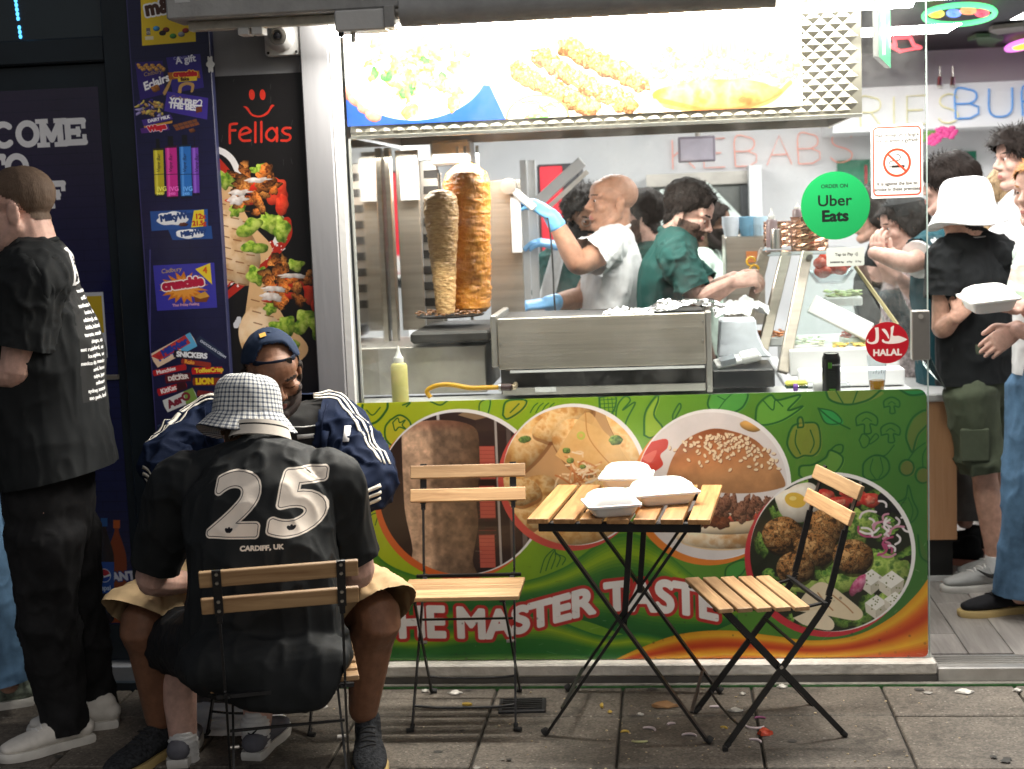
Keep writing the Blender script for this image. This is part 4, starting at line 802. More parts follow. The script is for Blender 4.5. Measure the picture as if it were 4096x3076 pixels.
# ------------------------------------------------------------------ sign and bottles on the glass of the dark door
SLAB = {'C': ([('arc', .5, .5, .36, .40, 50, 310)], []), 'O': ([('arc', .5, .5, .36, .40, 0, 360)], []),
        'M': ([((.16, .1), (.16, .9)), ((.84, .1), (.84, .9)), ((.16, .9), (.5, .25)), ((.5, .25), (.84, .9))], [(.16, .05), (.84, .05), (.14, .95), (.86, .95)]),
        'E': ([((.2, .1), (.2, .9)), ((.1, .9), (.82, .9)), ((.1, .1), (.84, .1)), ((.2, .5), (.6, .5))], [(.82, .8, 1), (.84, .2, 1), (.6, .5, 1)]),
        'F': ([((.2, .1), (.2, .9)), ((.1, .9), (.82, .9)), ((.2, .48), (.6, .48))], [(.82, .8, 1), (.2, .05), (.6, .48, 1)]),
        'T': ([((.5, .1), (.5, .9)), ((.08, .9), (.92, .9))], [(.08, .78, 1), (.92, .78, 1), (.5, .05)]),
        'L': ([((.2, .1), (.2, .9)), ((.1, .1), (.82, .1))], [(.2, .95), (.82, .22, 1)]), 'I': ([((.5, .1), (.5, .9))], [(.5, .05), (.5, .95)]),
        'W': ([((.05, .9), (.28, .1)), ((.28, .1), (.5, .75)), ((.5, .75), (.72, .1)), ((.72, .1), (.95, .9))], [(.05, .95), (.95, .95)]),
        'A': ([((.12, .1), (.5, .92)), ((.88, .1), (.5, .92)), ((.3, .36), (.7, .36))], [(.12, .05), (.88, .05)]),
        'R': ([((.2, .1), (.2, .9)), ('arc', .45, .68, .26, .22, -90, 90), ((.2, .9), (.45, .9)), ((.2, .46), (.45, .46)), ((.45, .46), (.84, .1))], [(.2, .05), (.86, .05)]),
        'D': ([((.2, .1), (.2, .9)), ('arc', .45, .5, .36, .40, -90, 90), ((.2, .9), (.45, .9)), ((.2, .1), (.45, .1))], [(.1, .1, 0), (.1, .9, 0)])}
def slab_text(cv, txt, xr, yb, h, wd, col, th):
    """slab-serif capitals, right edge at xr"""
    x = xr - wd * len(txt)
    for ch in txt:
        st_, se = SLAB[ch]; q = lambda u, v: (x + (.5 + (u - .5) * 1.06) * wd, yb - (v - .05) * h / .9)
        for g_ in st_:
            if g_[0] == 'arc':
                _, cx, cy, rx, ry, a0, a1 = g_; cv.line([q(cx + rx * math.cos(RAD(a)), cy + ry * math.sin(RAD(a))) for a in np.linspace(a0, a1, 26)], th, col)
            else: cv.line([q(*g_[0]), q(*g_[1])], th, col)
        for e in se:
            c = q(e[0], e[1])
            if len(e) > 2: cv.rect(c[0] - th * .35, c[1] - th * .8, c[0] + th * .35, c[1] + th * .8, col)
            else: cv.rect(c[0] - th * 1.05, c[1] - th * .38, c[0] + th * 1.05, c[1] + th * .38, col)
        x += wd
def door_canvas(x0, x1, z0, z1):
    K = 900; cv = Cv(int((x1 - x0) * K), int((z1 - z0) * K), S(30, 24, 48)); s = K / 1185.
    def P(px, py):
        p = at(px, py, Y=.037); return ((p.x - x0) * K, (z1 - p.z) * K)
    X, Y = np.meshgrid(np.linspace(0, 1, cv.w), np.linspace(0, 1, cv.h)); t = np.clip(Y * 2.2, 0, 1)[..., None]; cv.a = (np.array(S(40, 31, 58)) * (1 - t) + np.array(S(28, 32, 76)) * t).astype(np.float32)
    for r in range(90):
        y = r * 44 * s; cv.line([(0, y), (cv.w, y)], 2, S(22, 22, 50), .7)
        for c in range(9): x = (c * 130 + (r % 2) * 65) * s; cv.line([(x, y), (x, y + 44 * s)], 1.6, S(22, 22, 50), .6)
    wh = S(232, 232, 236)
    for t, xr, yb in (('WELCOME', 352, 572), ('TO', 118, 712), ('CARDIFF', 272, 822)):
        q = P(xr, yb); slab_text(cv, t, q[0], q[1], 96 * s, 102 * s, wh, 26 * s)
    cv.rect(*P(330, 1170), *P(430, 1430), S(206, 210, 220)); cv.rect(*P(345, 1185), *P(415, 1330), S(206, 176, 50))
    # soft drink bottles
    def bottle(cx, y0, y1, w, liq, cap, lab, txt, tc):
        f = lambda u, v: P(cx + u * w / 2, y0 + (y1 - y0) * v)
        cv.cpoly([f(-.22, .07), (f(-.24, .12)), f(-.9, .34), f(-.95, .55), f(-.88, .7), f(-.95, .97), f(0, 1), f(.95, .97), f(.88, .7), f(.95, .55), f(.9, .34), f(.24, .12), f(.22, .07)], liq)
        cv.line([f(-.5, .3), f(-.6, .9)], 5 * s, tuple(min(1, q * 1.8 + .1) for q in liq), .5); cv.poly([f(-.32, 0), f(.32, 0), f(.32, .08), f(-.32, .08)], cap); cv.poly([f(-.95, .42), f(.95, .42), f(.95, .72), f(-.95, .72)], lab)
        if txt == 'pepsi':
            c = f(.0, .55); cv.ell(*c, 30 * s, col=S(236, 236, 240)); cv.poly([(c[0] - 27 * s, c[1] - 6 * s)] + [(c[0] + 27 * s * math.cos(a), c[1] - 27 * s * math.sin(a)) for a in np.linspace(2.9, .3, 14)] + [(c[0] + 4 * s, c[1] + 2 * s)], S(190, 40, 50)); cv.poly([(c[0] + 27 * s * math.cos(a), c[1] + 27 * s * math.sin(a)) for a in np.linspace(.1, 2.6, 14)], S(40, 70, 160)); cv.text(txt, *f(0, .69), 20 * s, S(220, 226, 240), anchor='c', bold=2 * s)
        elif txt: cv.text(txt, *f(-.9, .6), 34 * s, tc, bold=7 * s, rot=-.08, outline=(4 * s, S(40, 50, 130)))
    for cx in (70, 180, 300): bottle(cx, 2110, 2520, 80, S(120, 50, 26), S(170, 70, 30), S(150, 60, 30), '', None)
    bottle(465, 2080, 2490, 84, S(150, 66, 28), S(200, 96, 40), S(150, 66, 30), 'FANTA', S(230, 230, 240)); bottle(415, 2072, 2490, 84, S(40, 26, 28), S(40, 90, 150), S(40, 80, 160), 'pepsi', None)
    return cv
DX0, DX1 = -2.62, at(430, 900, Y=.037).x; DZ1, DZ0 = at(400, 345, Y=.037).z, at(400, 2505, Y=.037).z
M_doorp = print_mat('door_print', door_canvas(DX0, DX1, DZ0, DZ1), .16, coat=.3, dirt=.12)
quad('printed_pane', [(DX0, .0385, DZ1), (DX1, .0385, DZ1), (DX1, .0385, DZ0), (DX0, .0385, DZ0)], M_doorp, ls)
# ------------------------------------------------------------------ inside the kebab shop
FL = .055
def pb(name, x0, y0, x1, y1, Y, dep, m, parent=None, bevel=0):
    """upright box whose front face fills a patch of the photograph at depth Y"""
    xm, ym = (x0 + x1) / 2, (y0 + y1) / 2
    return sp(name, (at(x0, ym, Y=Y).x, Y, at(xm, y1, Y=Y).z), (at(x1, ym, Y=Y).x, Y + dep, at(xm, y0, Y=Y).z), m, parent, bevel)
room = struct(thing('shop_room', 'white room of the kebab shop behind the window', None))
sp('floor', (-1.4, .10, -.03), (3.6, 4.2, FL - .012), M_joint, room)
RW = 4.0
sp('wall', (-1.4, RW, -.03), (3.6, RW + .15, 2.6), M_room, room)
sp('wall', (-1.45, .30, -.03), (-1.25, RW, 2.6), M_room, room)
sp('wall', (3.5, .2, -.03), (3.65, RW, 2.6), M_room, room)
sp('ceiling', (-1.4, .10, 2.44), (3.6, 4.1, 2.6), M_ceil, room)
# laminate planks seen through the doorway
M_lam = wood('grey_laminate', (.20, .18, .165), (.36, .33, .30), 'y', .4, .25); _pl = None
for i in range(18):
    for j in range(-1, 4):
        x = .62 + i * .15; y = .30 + j * .95 + (i % 3) * .27 - .5; y0, y1 = max(y, .105), min(y + .947, RW)
        if y1 - y0 < .01: continue
        if y1 - y0 > .9 and _pl: o = _pl.copy(); COL.objects.link(o)
        else:
            o = MB().box((0, 0, -.006), (.147, y1 - y0, .012)).build('plank', M_lam, room, bevel=.0015)
            if y1 - y0 > .9: _pl = o
        o.location = (x, (y0 + y1) / 2, FL)
# bulkhead with tube lettering
def letters(sign, txt, x0, zb, h, wd, gap, Y, m, r):
    G = {'K': [[(0, 0), (0, 1)], [(.85, 1), (0, .42)], [(.25, .58), (.9, 0)]], 'E': [[(.85, 1), (0, 1), (0, 0), (.85, 0)], [(0, .5), (.7, .5)]],
         'B': [[(0, 0), (0, 1), (.5, 1), (.75, .88), (.75, .65), (.5, .52), (0, .52)], [(.5, .52), (.85, .38), (.85, .14), (.55, 0), (0, 0)]],
         'A': [[(0, 0), (.5, 1), (1, 0)], [(.2, .35), (.8, .35)]], 'S': [[(.85, .85), (.65, .98), (.4, 1), (.12, .9), (.08, .7), (.25, .56), (.6, .46), (.85, .3), (.8, .1), (.5, 0), (.2, .03), (0, .18)]],
         'F': [[(.85, 1), (0, 1), (0, 0)], [(0, .5), (.7, .5)]], 'R': [[(0, 0), (0, 1), (.55, 1), (.85, .88), (.85, .62), (.55, .5), (0, .5)], [(.45, .5), (.9, 0)]],
         'I': [[(.1, 0), (.1, 1)]], 'U': [[(0, 1), (0, .3), (.15, .06), (.42, 0), (.7, .06), (.85, .3), (.85, 1)]], 'G': [[(.9, .85), (.6, 1), (.3, .97), (.05, .75), (0, .5), (.05, .2), (.3, .02), (.65, .02), (.9, .2), (.9, .45), (.55, .45)]]}
    x = x0
    for ch in txt:
        mb = MB()
        for st_ in G[ch]:
            P_ = [(x + u * wd, Y, zb + v * h) for u, v in st_]
            mb.tube([tuple(q) for q in catmull(P_, 4)] if len(P_) > 5 else P_, r, 8)
        mb.build('letter', m, sign, True); x += (wd + gap) if ch != 'I' else wd * .3 + gap
ks = thing('neon_sign', 'red outlined tube lettering on the white kitchen wall', 'sign')
zb, zt_ = at(2900, 668, Y=3.96).z, at(2900, 552, Y=3.96).z; xa, xb = at(2690, 610, Y=3.96).x, at(3418, 610, Y=3.96).x
letters(ks, 'KEBABS', xa, zb, zt_ - zb, (xb - xa) / 7.3, (xb - xa) / 7.3 * .27, 3.97, mat('tube_red', (.85, .30, .22), .3, emis=(1, .3, .2), estr=.30), .0032)
bk = struct(thing('bulkhead', 'white boxed bulkhead below the ceiling of the shop', None))
zk0, zk1 = at(3900, 508, Y=3.4).z, at(3800, 335, Y=3.4).z
sp('boxing', (at(3330, 400, Y=3.4).x, 3.4, zk0), (3.5, RW, zk1), M_room, bk)
fs = thing('neon_sign', 'pale yellow and blue tube lettering on the bulkhead at the upper right', 'sign')
zb, zt_ = at(3850, 473, Y=3.36).z, at(3850, 358, Y=3.36).z; M_ty = mat('tube_yellow', (.85, .80, .45), .4); M_tb = mat('tube_blue', (.08, .25, .55), .4, emis=(.1, .35, .9), estr=.25)
w_ = (at(3960, 420, Y=3.36).x - at(3828, 420, Y=3.36).x) * .82
xs = at(3320, 440, Y=3.36).x; letters(fs, 'FRIES', xs, zb - .02, zt_ - zb, w_ * .85, w_ * .32, 3.385, M_ty, .004); letters(fs, 'BURGERS', at(3826, 420, Y=3.36).x, zb, zt_ - zb, w_, w_ * .24, 3.385, M_tb, .0052)
# kitchen hood and pass in the back wall
kh = thing('kitchen_hood', 'grey steel extractor canopy in the kitchen behind the staff', 'hood')
pb('recess', 2590, 700, 3000, 1120, 3.9, .09, mat('kitchen_grey', (.16, .17, .16), .5), kh)
q = [at(*p, Y=3.6) for p in ((2620, 905), (2640, 760), (2830, 730), (2960, 865), (2960, 905))]
MB().prism([(p.x, p.z) for p in q], 3.45, 3.89).build('canopy', mat('hood_green', (.50, .56, .53), .4), kh)
pb('header', 2585, 690, 3010, 740, 3.86, .03, M_steel2, kh); pb('post', 2965, 740, 3010, 1050, 3.84, .05, mat('dark_grey', (.07, .075, .08), .5), kh)
pb('cabinet', 3000, 660, 3050, 1120, 3.7, .25, M_room, kh)
# red drinks fridge
rf = thing('drinks_fridge', 'tall red drinks fridge against the back wall left of the staff', 'fridge')
pb('body', 2155, 655, 2320, 1130, 3.3, .5, mat('fridge_black', (.03, .03, .035), .4), rf, .01); pb('door', 2165, 665, 2255, 1075, 3.27, .03, mat('fridge_red', (.55, .02, .035), .35), rf, .004)
c = at(2225, 1035, Y=3.26); MB().prism([(c.x + .05 * math.cos(a), c.z + .05 * math.sin(a)) for a in np.linspace(0, 6.2, 24)], 3.262, 3.27).build('badge', M_white, rf)
pb('shelf', 2150, 1075, 2330, 1090, 3.25, .06, M_white, rf)
# sloping white duct
du = thing('roof_strut', 'sloping steel strut running up to the hood behind the kebabs', 'strut')
a, b_ = at(2150, 810, Y=1.7), at(2330, 645, Y=1.7); MB().bar(a, b_, .035, .05).build('rail', M_plast, du, bevel=.004); MB().bar(a + V3(.02, .03, -.045), b_ + V3(.02, .03, -.045), .014, .02).build('lower_rail', M_steel2, du)
pb('post', 2090, 640, 2115, 1260, 1.75, .03, M_white, du); pb('post', 2120, 640, 2150, 1260, 1.8, .03, M_plast, du)

# hood over the window with the lit menu picture
HY = .075
hx0, hx1 = GX0 + .012, at(3446, 250, Y=HY).x; hz0 = at(3448, 452, Y=HY).z
def dimple_mat():
    m = bpy.data.materials.new('dimpled_steel'); m.use_nodes = True; nt = m.node_tree; L = nt.links.new; b = nt.nodes['Principled BSDF']
    b.inputs['Metallic'].default_value = 1; b.inputs['Base Color'].default_value = (.50, .46, .38, 1); b.inputs['Roughness'].default_value = .34; return m
M_dim = dimple_mat()
hood = thing('extractor_hood', 'stainless extractor hood with quilted steel front behind the top of the shop window', 'hood')
sp('front', (hx0, HY, hz0), (hx1, HY + .012, 2.43), M_dim, hood)
sp('end', (hx1 - .012, HY + .012, hz0), (hx1, .98, 2.43), M_steel, hood); sp('end', (hx0, HY + .012, hz0), (hx0 + .012, .98, 2.43), M_steel, hood)
sp('back', (hx0, .98, hz0), (hx1, 1.0, 2.43), M_steel, hood)
sp('soffit', (hx0 + .013, HY + .013, hz0 + .10), (hx1 - .013, .979, hz0 + .115), M_steel2, hood)
for y in (.30, .62): sp('filter_rail', (hx0 + .02, y, hz0 + .02), (hx1 - .02, y + .03, hz0 + .099), M_soot, hood)
sp('lip', (hx0, HY - .006, hz0 - .012), (hx1, HY + .03, hz0 - .0005), M_chrome, hood, .002)
dm = MB(); n_ = 0; dxs = .024                                      # quilted squares, pressed into the sheet
zq = hz0 + .012; row = 0
while zq < 2.40:
    xq = hx0 + .02 + (row % 2) * dxs
    while xq < hx1 - .024:
        if xq > at(3205, 250, Y=HY).x - .02 or zq < at(2400, 470, Y=HY).z + .005:
            d = dxs * .96; h_ = d * .9
            dm.add([(xq - d, HY, zq), (xq, HY, zq - h_), (xq + d, HY, zq), (xq, HY, zq + h_), (xq, HY - .0042, zq)], [(0, 1, 4), (1, 2, 4), (2, 3, 4), (3, 0, 4)])
        xq += dxs * 2
    zq += dxs * .9; row += 1
stuff(dm.build('quilting', M_dim, hood))
def menu_canvas(x0, x1, z0, z1):
    K = 620; cv = Cv(int((x1 - x0) * K), int((z1 - z0) * K), S(232, 224, 210)); s = K / 1185.; g = random.Random(5)
    def P(px, py):
        p = at(px, py, Y=HY - .006); return ((p.x - x0) * K, (z1 - p.z) * K)
    def PL(*a): return [P(*q) for q in a]
    cv.poly(PL((1370, 300), (1960, 340), (2025, 480), (1370, 560)), S(30, 76, 170)); cv.poly(PL((1370, -40), (1500, -40), (1420, 120), (1372, 200)), S(226, 200, 190))
    for k in range(4): cv.blob(*P(1392 + k * 34, 372 + k * 30), 34 * s, 24 * s, [S(224, 120, 100), S(236, 150, 130)], k, .1, rot=.6)
    cv.blob(*P(1660, 250), 300 * s, 228 * s, [S(240, 240, 240), S(232, 232, 234)], 1, .01, shade=.04); cv.blob(*P(1665, 240), 235 * s, 172 * s, [S(246, 246, 246)], 2, .01, shade=.02)
    for k in range(90):
        x, y = g.gauss(1665, 90), g.gauss(265, 64); cv.blob(*P(x, y), g.uniform(14, 42) * s, g.uniform(12, 32) * s, g.choice([[S(222, 160, 90), S(240, 206, 150), S(196, 120, 50)], [S(206, 130, 70), S(236, 190, 130)], [S(240, 226, 200), S(226, 196, 150)]]), k, .3, rot=g.uniform(0, 3), shade=.3)
    for x, y in ((1540, 310), (1560, 300), (1645, 355), (1770, 305), (1610, 370), (1500, 290), (1700, 240)): cv.blob(*P(x, y), 22 * s, 14 * s, [S(60, 130, 60), S(110, 170, 90)], x, .3, rot=x)
    def skew(a, b, n, seed):
        cv.line(PL((a[0] - 60, a[1] - 40), (b[0] + 130, b[1] + 70)), 9 * s, S(190, 150, 110))
        for k in range(n):
            t = k / (n - 1); x, y = a[0] + (b[0] - a[0]) * t + g.gauss(0, 5), a[1] + (b[1] - a[1]) * t + g.gauss(0, 5); cv.blob(*P(x, y), g.uniform(44, 60) * s, g.uniform(34, 46) * s, [S(180, 110, 56), S(232, 176, 110), S(120, 66, 30), S(240, 200, 140)], seed + k, .25, rot=.6, shade=.4)
    skew((2080, 290), (2360, 430), 8, 10); skew((2170, 240), (2500, 420), 9, 40); skew((2290, 200), (2560, 330), 8, 70)
    cv.ell(*P(2150, 470), 128 * s, 92 * s, S(190, 130, 80)); cv.ell(*P(2150, 470), 118 * s, 84 * s, S(240, 236, 226))
    for k in range(40): x, y = g.uniform(2070, 2230), g.uniform(405, 480); cv.curve(PL((x - 22, y), (x, y + g.gauss(0, 8)), (x + 22, y + g.gauss(0, 6))), 7 * s, g.choice([S(190, 80, 110), S(90, 150, 70), S(240, 230, 230), S(140, 180, 100)]), .9)
    cv.cpoly(PL((2600, 260), (2800, 140), (3150, 150), (3190, 330), (3100, 420), (2800, 450), (2620, 400)), S(230, 190, 130))
    for k in range(70): x, y = g.uniform(2620, 3170), g.uniform(210, 330); cv.blob(*P(x, y), g.uniform(20, 50) * s, g.uniform(12, 26) * s, [S(240, 216, 150), S(230, 180, 90), S(246, 236, 200)], 300 + k, .2, rot=g.uniform(-.6, .6), shade=.25)
    cv.blob(*P(2860, 380), 250 * s, 62 * s, [S(206, 130, 60), S(236, 180, 100), S(180, 100, 40)], 77, .06, shade=.3); cv.curve(PL((2640, 400), (2850, 440), (3060, 410), (3160, 330)), 18 * s, S(170, 90, 40), .7)
    for k in range(8): x = 2810 + k * 18; cv.line(PL((x, 110 + k * 4), (x + 6, 225)), 5 * s, S(150, 110, 100), .8)
    for a_, b_ in (((2560, 380), (2640, 440)), ((2620, 400), (2700, 450))): cv.curve(PL(a_, ((a_[0] + b_[0]) / 2, a_[1] + 40), b_), 12 * s, S(214, 180, 140))
    return cv
mx1 = at(3206, 250, Y=HY).x; mz0 = at(1388, 507, Y=HY).z
MB().span((hx0 - .008, HY - .010, mz0), (mx1, HY - .0075, 2.42)).build('menu_board', M_plast, hood)
quad('menu_picture', [(hx0 - .008, HY - .0105, 2.42), (mx1, HY - .0105, 2.42), (mx1, HY - .0105, mz0), (hx0 - .008, HY - .0105, mz0)], print_mat('menu_print', menu_canvas(hx0 - .008, mx1, mz0, 2.42), .4, dirt=.02), hood)

# counter under the window
CZ = PZ1 - .03
ct = thing('window_counter', 'white worktop along the inside of the shop window', 'counter')
sp('worktop', (GX0 + .01, .03, CZ - .03), (GX1 - .012, .40, CZ), M_white, ct, .003)
sp('carcass', (GX0 + .02, .06, FL), (GX1 - .04, .44, CZ - .031), M_room, ct)
sc0 = thing('serving_counter', 'beech fronted serving counter with a white top and black kickboard by the doorway', 'counter'); CY = 1.06
xo = at(3828, 1900, Y=CY).x; zc1, zc0 = at(3780, 1606, Y=CY).z, at(3780, 2160, Y=CY).z
sp('front_board', (.55, CY, zc0), (xo, CY + .025, zc1), M_orange, sc0, .002); sp('side_board', (xo - .02, CY + .0255, zc0), (xo, 2.6, zc1), M_orange, sc0)
sp('kickboard', (.55, CY + .03, FL), (xo - .012, 2.58, zc0), mat('kick_black', (.012, .012, .012), .3), sc0); sp('top', (.5, CY - .015, zc1 + .001), (xo + .004, 2.62, zc1 + .034), M_plast, sc0, .006)
sp('skirting', (.6, CY + .018, FL), (xo, CY + .029, FL + .02), M_white, sc0)

# doner machine with its two kebabs
DYB, DYS = .62, .50
dmn = thing('doner_grill', 'stainless kebab grill with upright back panels at the left end of the window', 'grill')
pb('post', 1556, 590, 1580, 1560, .60, .05, M_steel, dmn, .003); pb('back_panel', 1595, 600, 1685, 1320, .74, .03, M_steel, dmn, .003); pb('burner', 1690, 640, 1760, 1300, .80, .04, M_steel2, dmn, .003)
pb('side_panel', 1480, 600, 1556, 1560, .66, .02, M_steel2, dmn); sp('mirror_wall', (GX0 + .006, .05, CZ), (GX0 + .016, 1.0, hz0 - .01), mat('polished_steel', (.72, .71, .68), .07, metal=1, var=.03), dmn); pb('lamp_box', 1600, 625, 1672, 800, .715, .02, M_plast, dmn)
pb('motor', 1720, 560, 1880, 660, .70, .14, M_steel2, dmn, .01); pb('base', 1500, 1385, 1945, 1575, .34, .45, M_steel2, dmn, .004)
pb('drip_tray', 1640, 1325, 1960, 1372, .30, .52, M_soot, dmn, .01); pb('back_wall', 1955, 720, 2090, 1290, .95, .02, M_steel, dmn)
pb('burner', 2045, 760, 2085, 1010, .9, .03, M_plast, dmn)
for i in range(9): pb('slot', 1694, 680 + i * 64, 1756, 712 + i * 64, .797, .004, M_soot, dmn)
M_meat1 = None
def meat_mat(name, cols, sc, rough, disp, strz):
    m = bpy.data.materials.new(name); m.use_nodes = True; nt = m.node_tree; L = nt.links.new; b = nt.nodes['Principled BSDF']
    tc = nd(nt, 'ShaderNodeTexCoord'); mp = nd(nt, 'ShaderNodeMapping'); mp.inputs['Scale'].default_value = (1, 1, strz); L(tc.outputs['Object'], mp.inputs[0])
    n = nd(nt, 'ShaderNodeTexNoise', in_={'Scale': sc, 'Detail': 6, 'Roughness': .7, 'Distortion': .4}); L(mp.outputs[0], n.inputs['Vector'])
    cr = nd(nt, 'ShaderNodeValToRGB'); el = cr.color_ramp.elements; el[0].position = .28; el[0].color = (*cols[0], 1); el[1].position = .74; el[1].color = (*cols[-1], 1)
    for i, c in enumerate(cols[1:-1]): e = el.new(.28 + .46 * (i + 1) / (len(cols) - 1)); e.color = (*c, 1)
    L(n.outputs['Fac'], cr.inputs[0]); L(cr.outputs[0], b.inputs['Base Color']); b.inputs['Roughness'].default_value = rough; b.inputs['Coat Weight'].default_value = .3; b.inputs['Coat Roughness'].default_value = .25
    bp = nd(nt, 'ShaderNodeBump', in_={'Strength': disp, 'Distance': .012}); L(n.outputs['Fac'], bp.inputs['Height']); L(bp.outputs[0], b.inputs['Normal']); return m
def kebab(name, label, px, py0, py1, Y, prof, m, amp, sc, seed):
    b0 = at(px, py1, Y=Y); t0 = at(px, py0, Y=Y); H_ = t0.z - b0.z; t = thing(name, label, 'kebab', (b0.x, Y, b0.z))
    g = np.random.RandomState(seed); n, M_ = 84, 190; rings = []
    nz = fbm(M_ + 1, n * 2, sc, seed, 4); nz = nz[:, :n] * np.linspace(1, 0, n) + nz[:, n:] * np.linspace(0, 1, n)
    for i in range(M_ + 1):
        v = i / M_; r = np.interp(v, [q[0] for q in prof], [q[1] for q in prof]); ring = []
        for k in range(n): a = 2 * math.pi * k / n; rr = r * (1 + amp * (nz[i, k] - .5) * 2) ; ring.append((rr * math.cos(a), rr * math.sin(a), v * H_))
        rings.append(ring)
    MB().rings(rings).build('meat', m, t, True); MB().cyl((0, 0, -.03), (0, 0, H_ + .06), .006).build('spit', M_chrome, t)
    return t, H_
k1, H1 = kebab('chicken_kebab', 'large orange chicken kebab turning on its spit', 1888, 648, 1248, DYB, [(0, .052), (.03, .07), (.1, .076), (.5, .083), (.86, .088), (.93, .075), (.975, .045), (1, .012)], meat_mat('orange_meat', [(.36, .10, .010), (.64, .23, .022), (.74, .31, .035), (.80, .42, .09)], 44, .26, .8, .8), .075, 6, 3)
MB().cyl((-.03, 0, H1), (-.03, 0, H1 + .06), .005).build('skewer', M_chrome, k1); MB().cyl((.045, 0, H1 - .05), (.045, 0, H1 + .06), .006).build('skewer', M_chrome, k1)
k2, H2 = kebab('doner_kebab', 'smaller pale brown doner kebab carved to a narrow cone beside the orange one', 1783, 757, 1252, DYS, [(0, .032), (.05, .036), (.4, .047), (.8, .063), (.93, .061), (.985, .040), (1, .010)], meat_mat('brown_meat', [(.40, .19, .065), (.68, .40, .16), (.80, .56, .28)], 34, .42, .8, 3.6), .11, 4, 8)
def scraps(name, label, px, py, Y, n, rad, cols, seed):
    c = at(px, py, Y=Y); g = random.Random(seed); t = thing(name, label, 'meat scraps', (c.x, Y, c.z))
    MB().lathe([(rad, 0), (rad + .006, .006), (rad - .004, .006), (rad - .006, .003)], (0, 0, -.006), 30).build('plate', M_soot, t, True); mb = MB()
    for k in range(n):
        r = rad * math.sqrt(g.random()); a = g.uniform(0, 6.28); mb.ell((r * math.cos(a), r * math.sin(a), g.uniform(.003, .016)), (g.uniform(.006, .016), g.uniform(.004, .008), g.uniform(.002, .005)), 6, 4, Matrix.Rotation(g.uniform(0, 3), 3, 'Z'))
    stuff(mb.build('shavings', cols, t, True)); return t
M_scr = meat_mat('scrap_meat', [(.06, .02, .008), (.32, .14, .05), (.5, .28, .13)], 60, .35, .6, 1)
scraps('kebab_scraps', 'brown meat scraps on the round plate under the two kebabs', 1800, 1258, .54, 90, .125, M_scr, 1)
scraps('kebab_scraps', 'orange meat shavings heaped on the black drip tray below the kebabs', 1880, 1338, .46, 120, .10, M_scr, 2)

# stainless flat grill right of the kebabs
gr = thing('flat_grill', 'wide stainless counter grill with a black slot behind the window', 'grill')
pb('front_panel', 1992, 1262, 2822, 1468, .20, .02, M_steel, gr, .003); pb('end_cap', 1964, 1262, 1990, 1470, .205, .42, M_steel2, gr, .004); pb('end_cap', 2824, 1245, 2848, 1570, .205, .42, M_steel2, gr, .004)
pb('body', 2000, 1268, 2820, 1568, .235, .40, M_soot, gr); pb('base_strip', 2010, 1545, 2822, 1572, .20, .03, M_steel2, gr); pb('slot_lip', 2040, 1472, 2820, 1482, .20, .04, M_plast, gr)
pb('label_plate', 2140, 1549, 2225, 1568, .198, .002, M_white, gr)
for px, py in ((2001, 1290), (2001, 1375), (2001, 1458), (2812, 1285), (2812, 1360), (2812, 1445), (2836, 1545)):
    c = at(px, py, Y=.2); MB().cyl((c.x, .2, c.z), (c.x, .196, c.z), .004, 8).build('screw', M_chrome, gr)
def crumple(name, label, cat, px, py, Y, sx, sy, sz, m, seed, flat=1.0):
    c = at(px, py, Y=Y); g = np.random.RandomState(seed); n = 26; mb = MB(); nz = fbm(n, n, 5, seed, 4) - .5; vs = []
    for i in range(n):
        for j in range(n):
            u, v = i / (n - 1) - .5, j / (n - 1) - .5; e = max(abs(u), abs(v)) * 2; vs.append((u * sx + .02 * g.randn() * sx, v * sy, sz * (1 - e ** 3) * .6 + sz * 1.6 * nz[i, j]))
    mb.add(vs, [(i * n + j, (i + 1) * n + j, (i + 1) * n + j + 1, i * n + j + 1) for i in range(n - 1) for j in range(n - 1)])
    o = mb.build(name, m, None); o.location = c; return tag(o, label, cat)
M_foil = mat('kitchen_foil', (.75, .75, .75), .18, metal=1, var=.05)
crumple('foil_tray', 'crumpled silver foil lying on top of the flat grill', 'foil', 2520, 1252, .34, .19, .16, .022, M_foil, 4)
crumple('foil_sheet', 'blackened foil parcel at the right end of the flat grill', 'foil', 2740, 1228, .36, .26, .15, .030, M_foil, 9)
# gas hose
hs = thing('gas_hose', 'yellow gas hose with a brown coupling left of the flat grill', 'hose')
P_ = [at(*p, Y=.12) for p in ((1722, 1590), (1708, 1568), (1722, 1552), (1760, 1540), (1810, 1540), (1880, 1552), (1940, 1551), (2000, 1549))]
MB().tube([tuple(q) for q in catmull(P_, 6)], .0085, 12).build('pipe', mat('hose_yellow', (.62, .33, .02), .35), hs, True)
MB().cyl(at(1998, 1549, Y=.12), at(2045, 1549, Y=.12), .0125, 14).build('coupling', mat('coupling_brown', (.06, .03, .03), .4), hs, True); MB().cyl(at(1996, 1549, Y=.12), at(2004, 1549, Y=.12), .0145, 14).build('ring', M_chrome, hs, True)
MB().tube([at(2045, 1549, Y=.12), at(2058, 1547, Y=.13), at(2062, 1538, Y=.16)], .010, 10).build('elbow', mat('brass', (.5, .42, .3), .4, metal=1), hs, True)
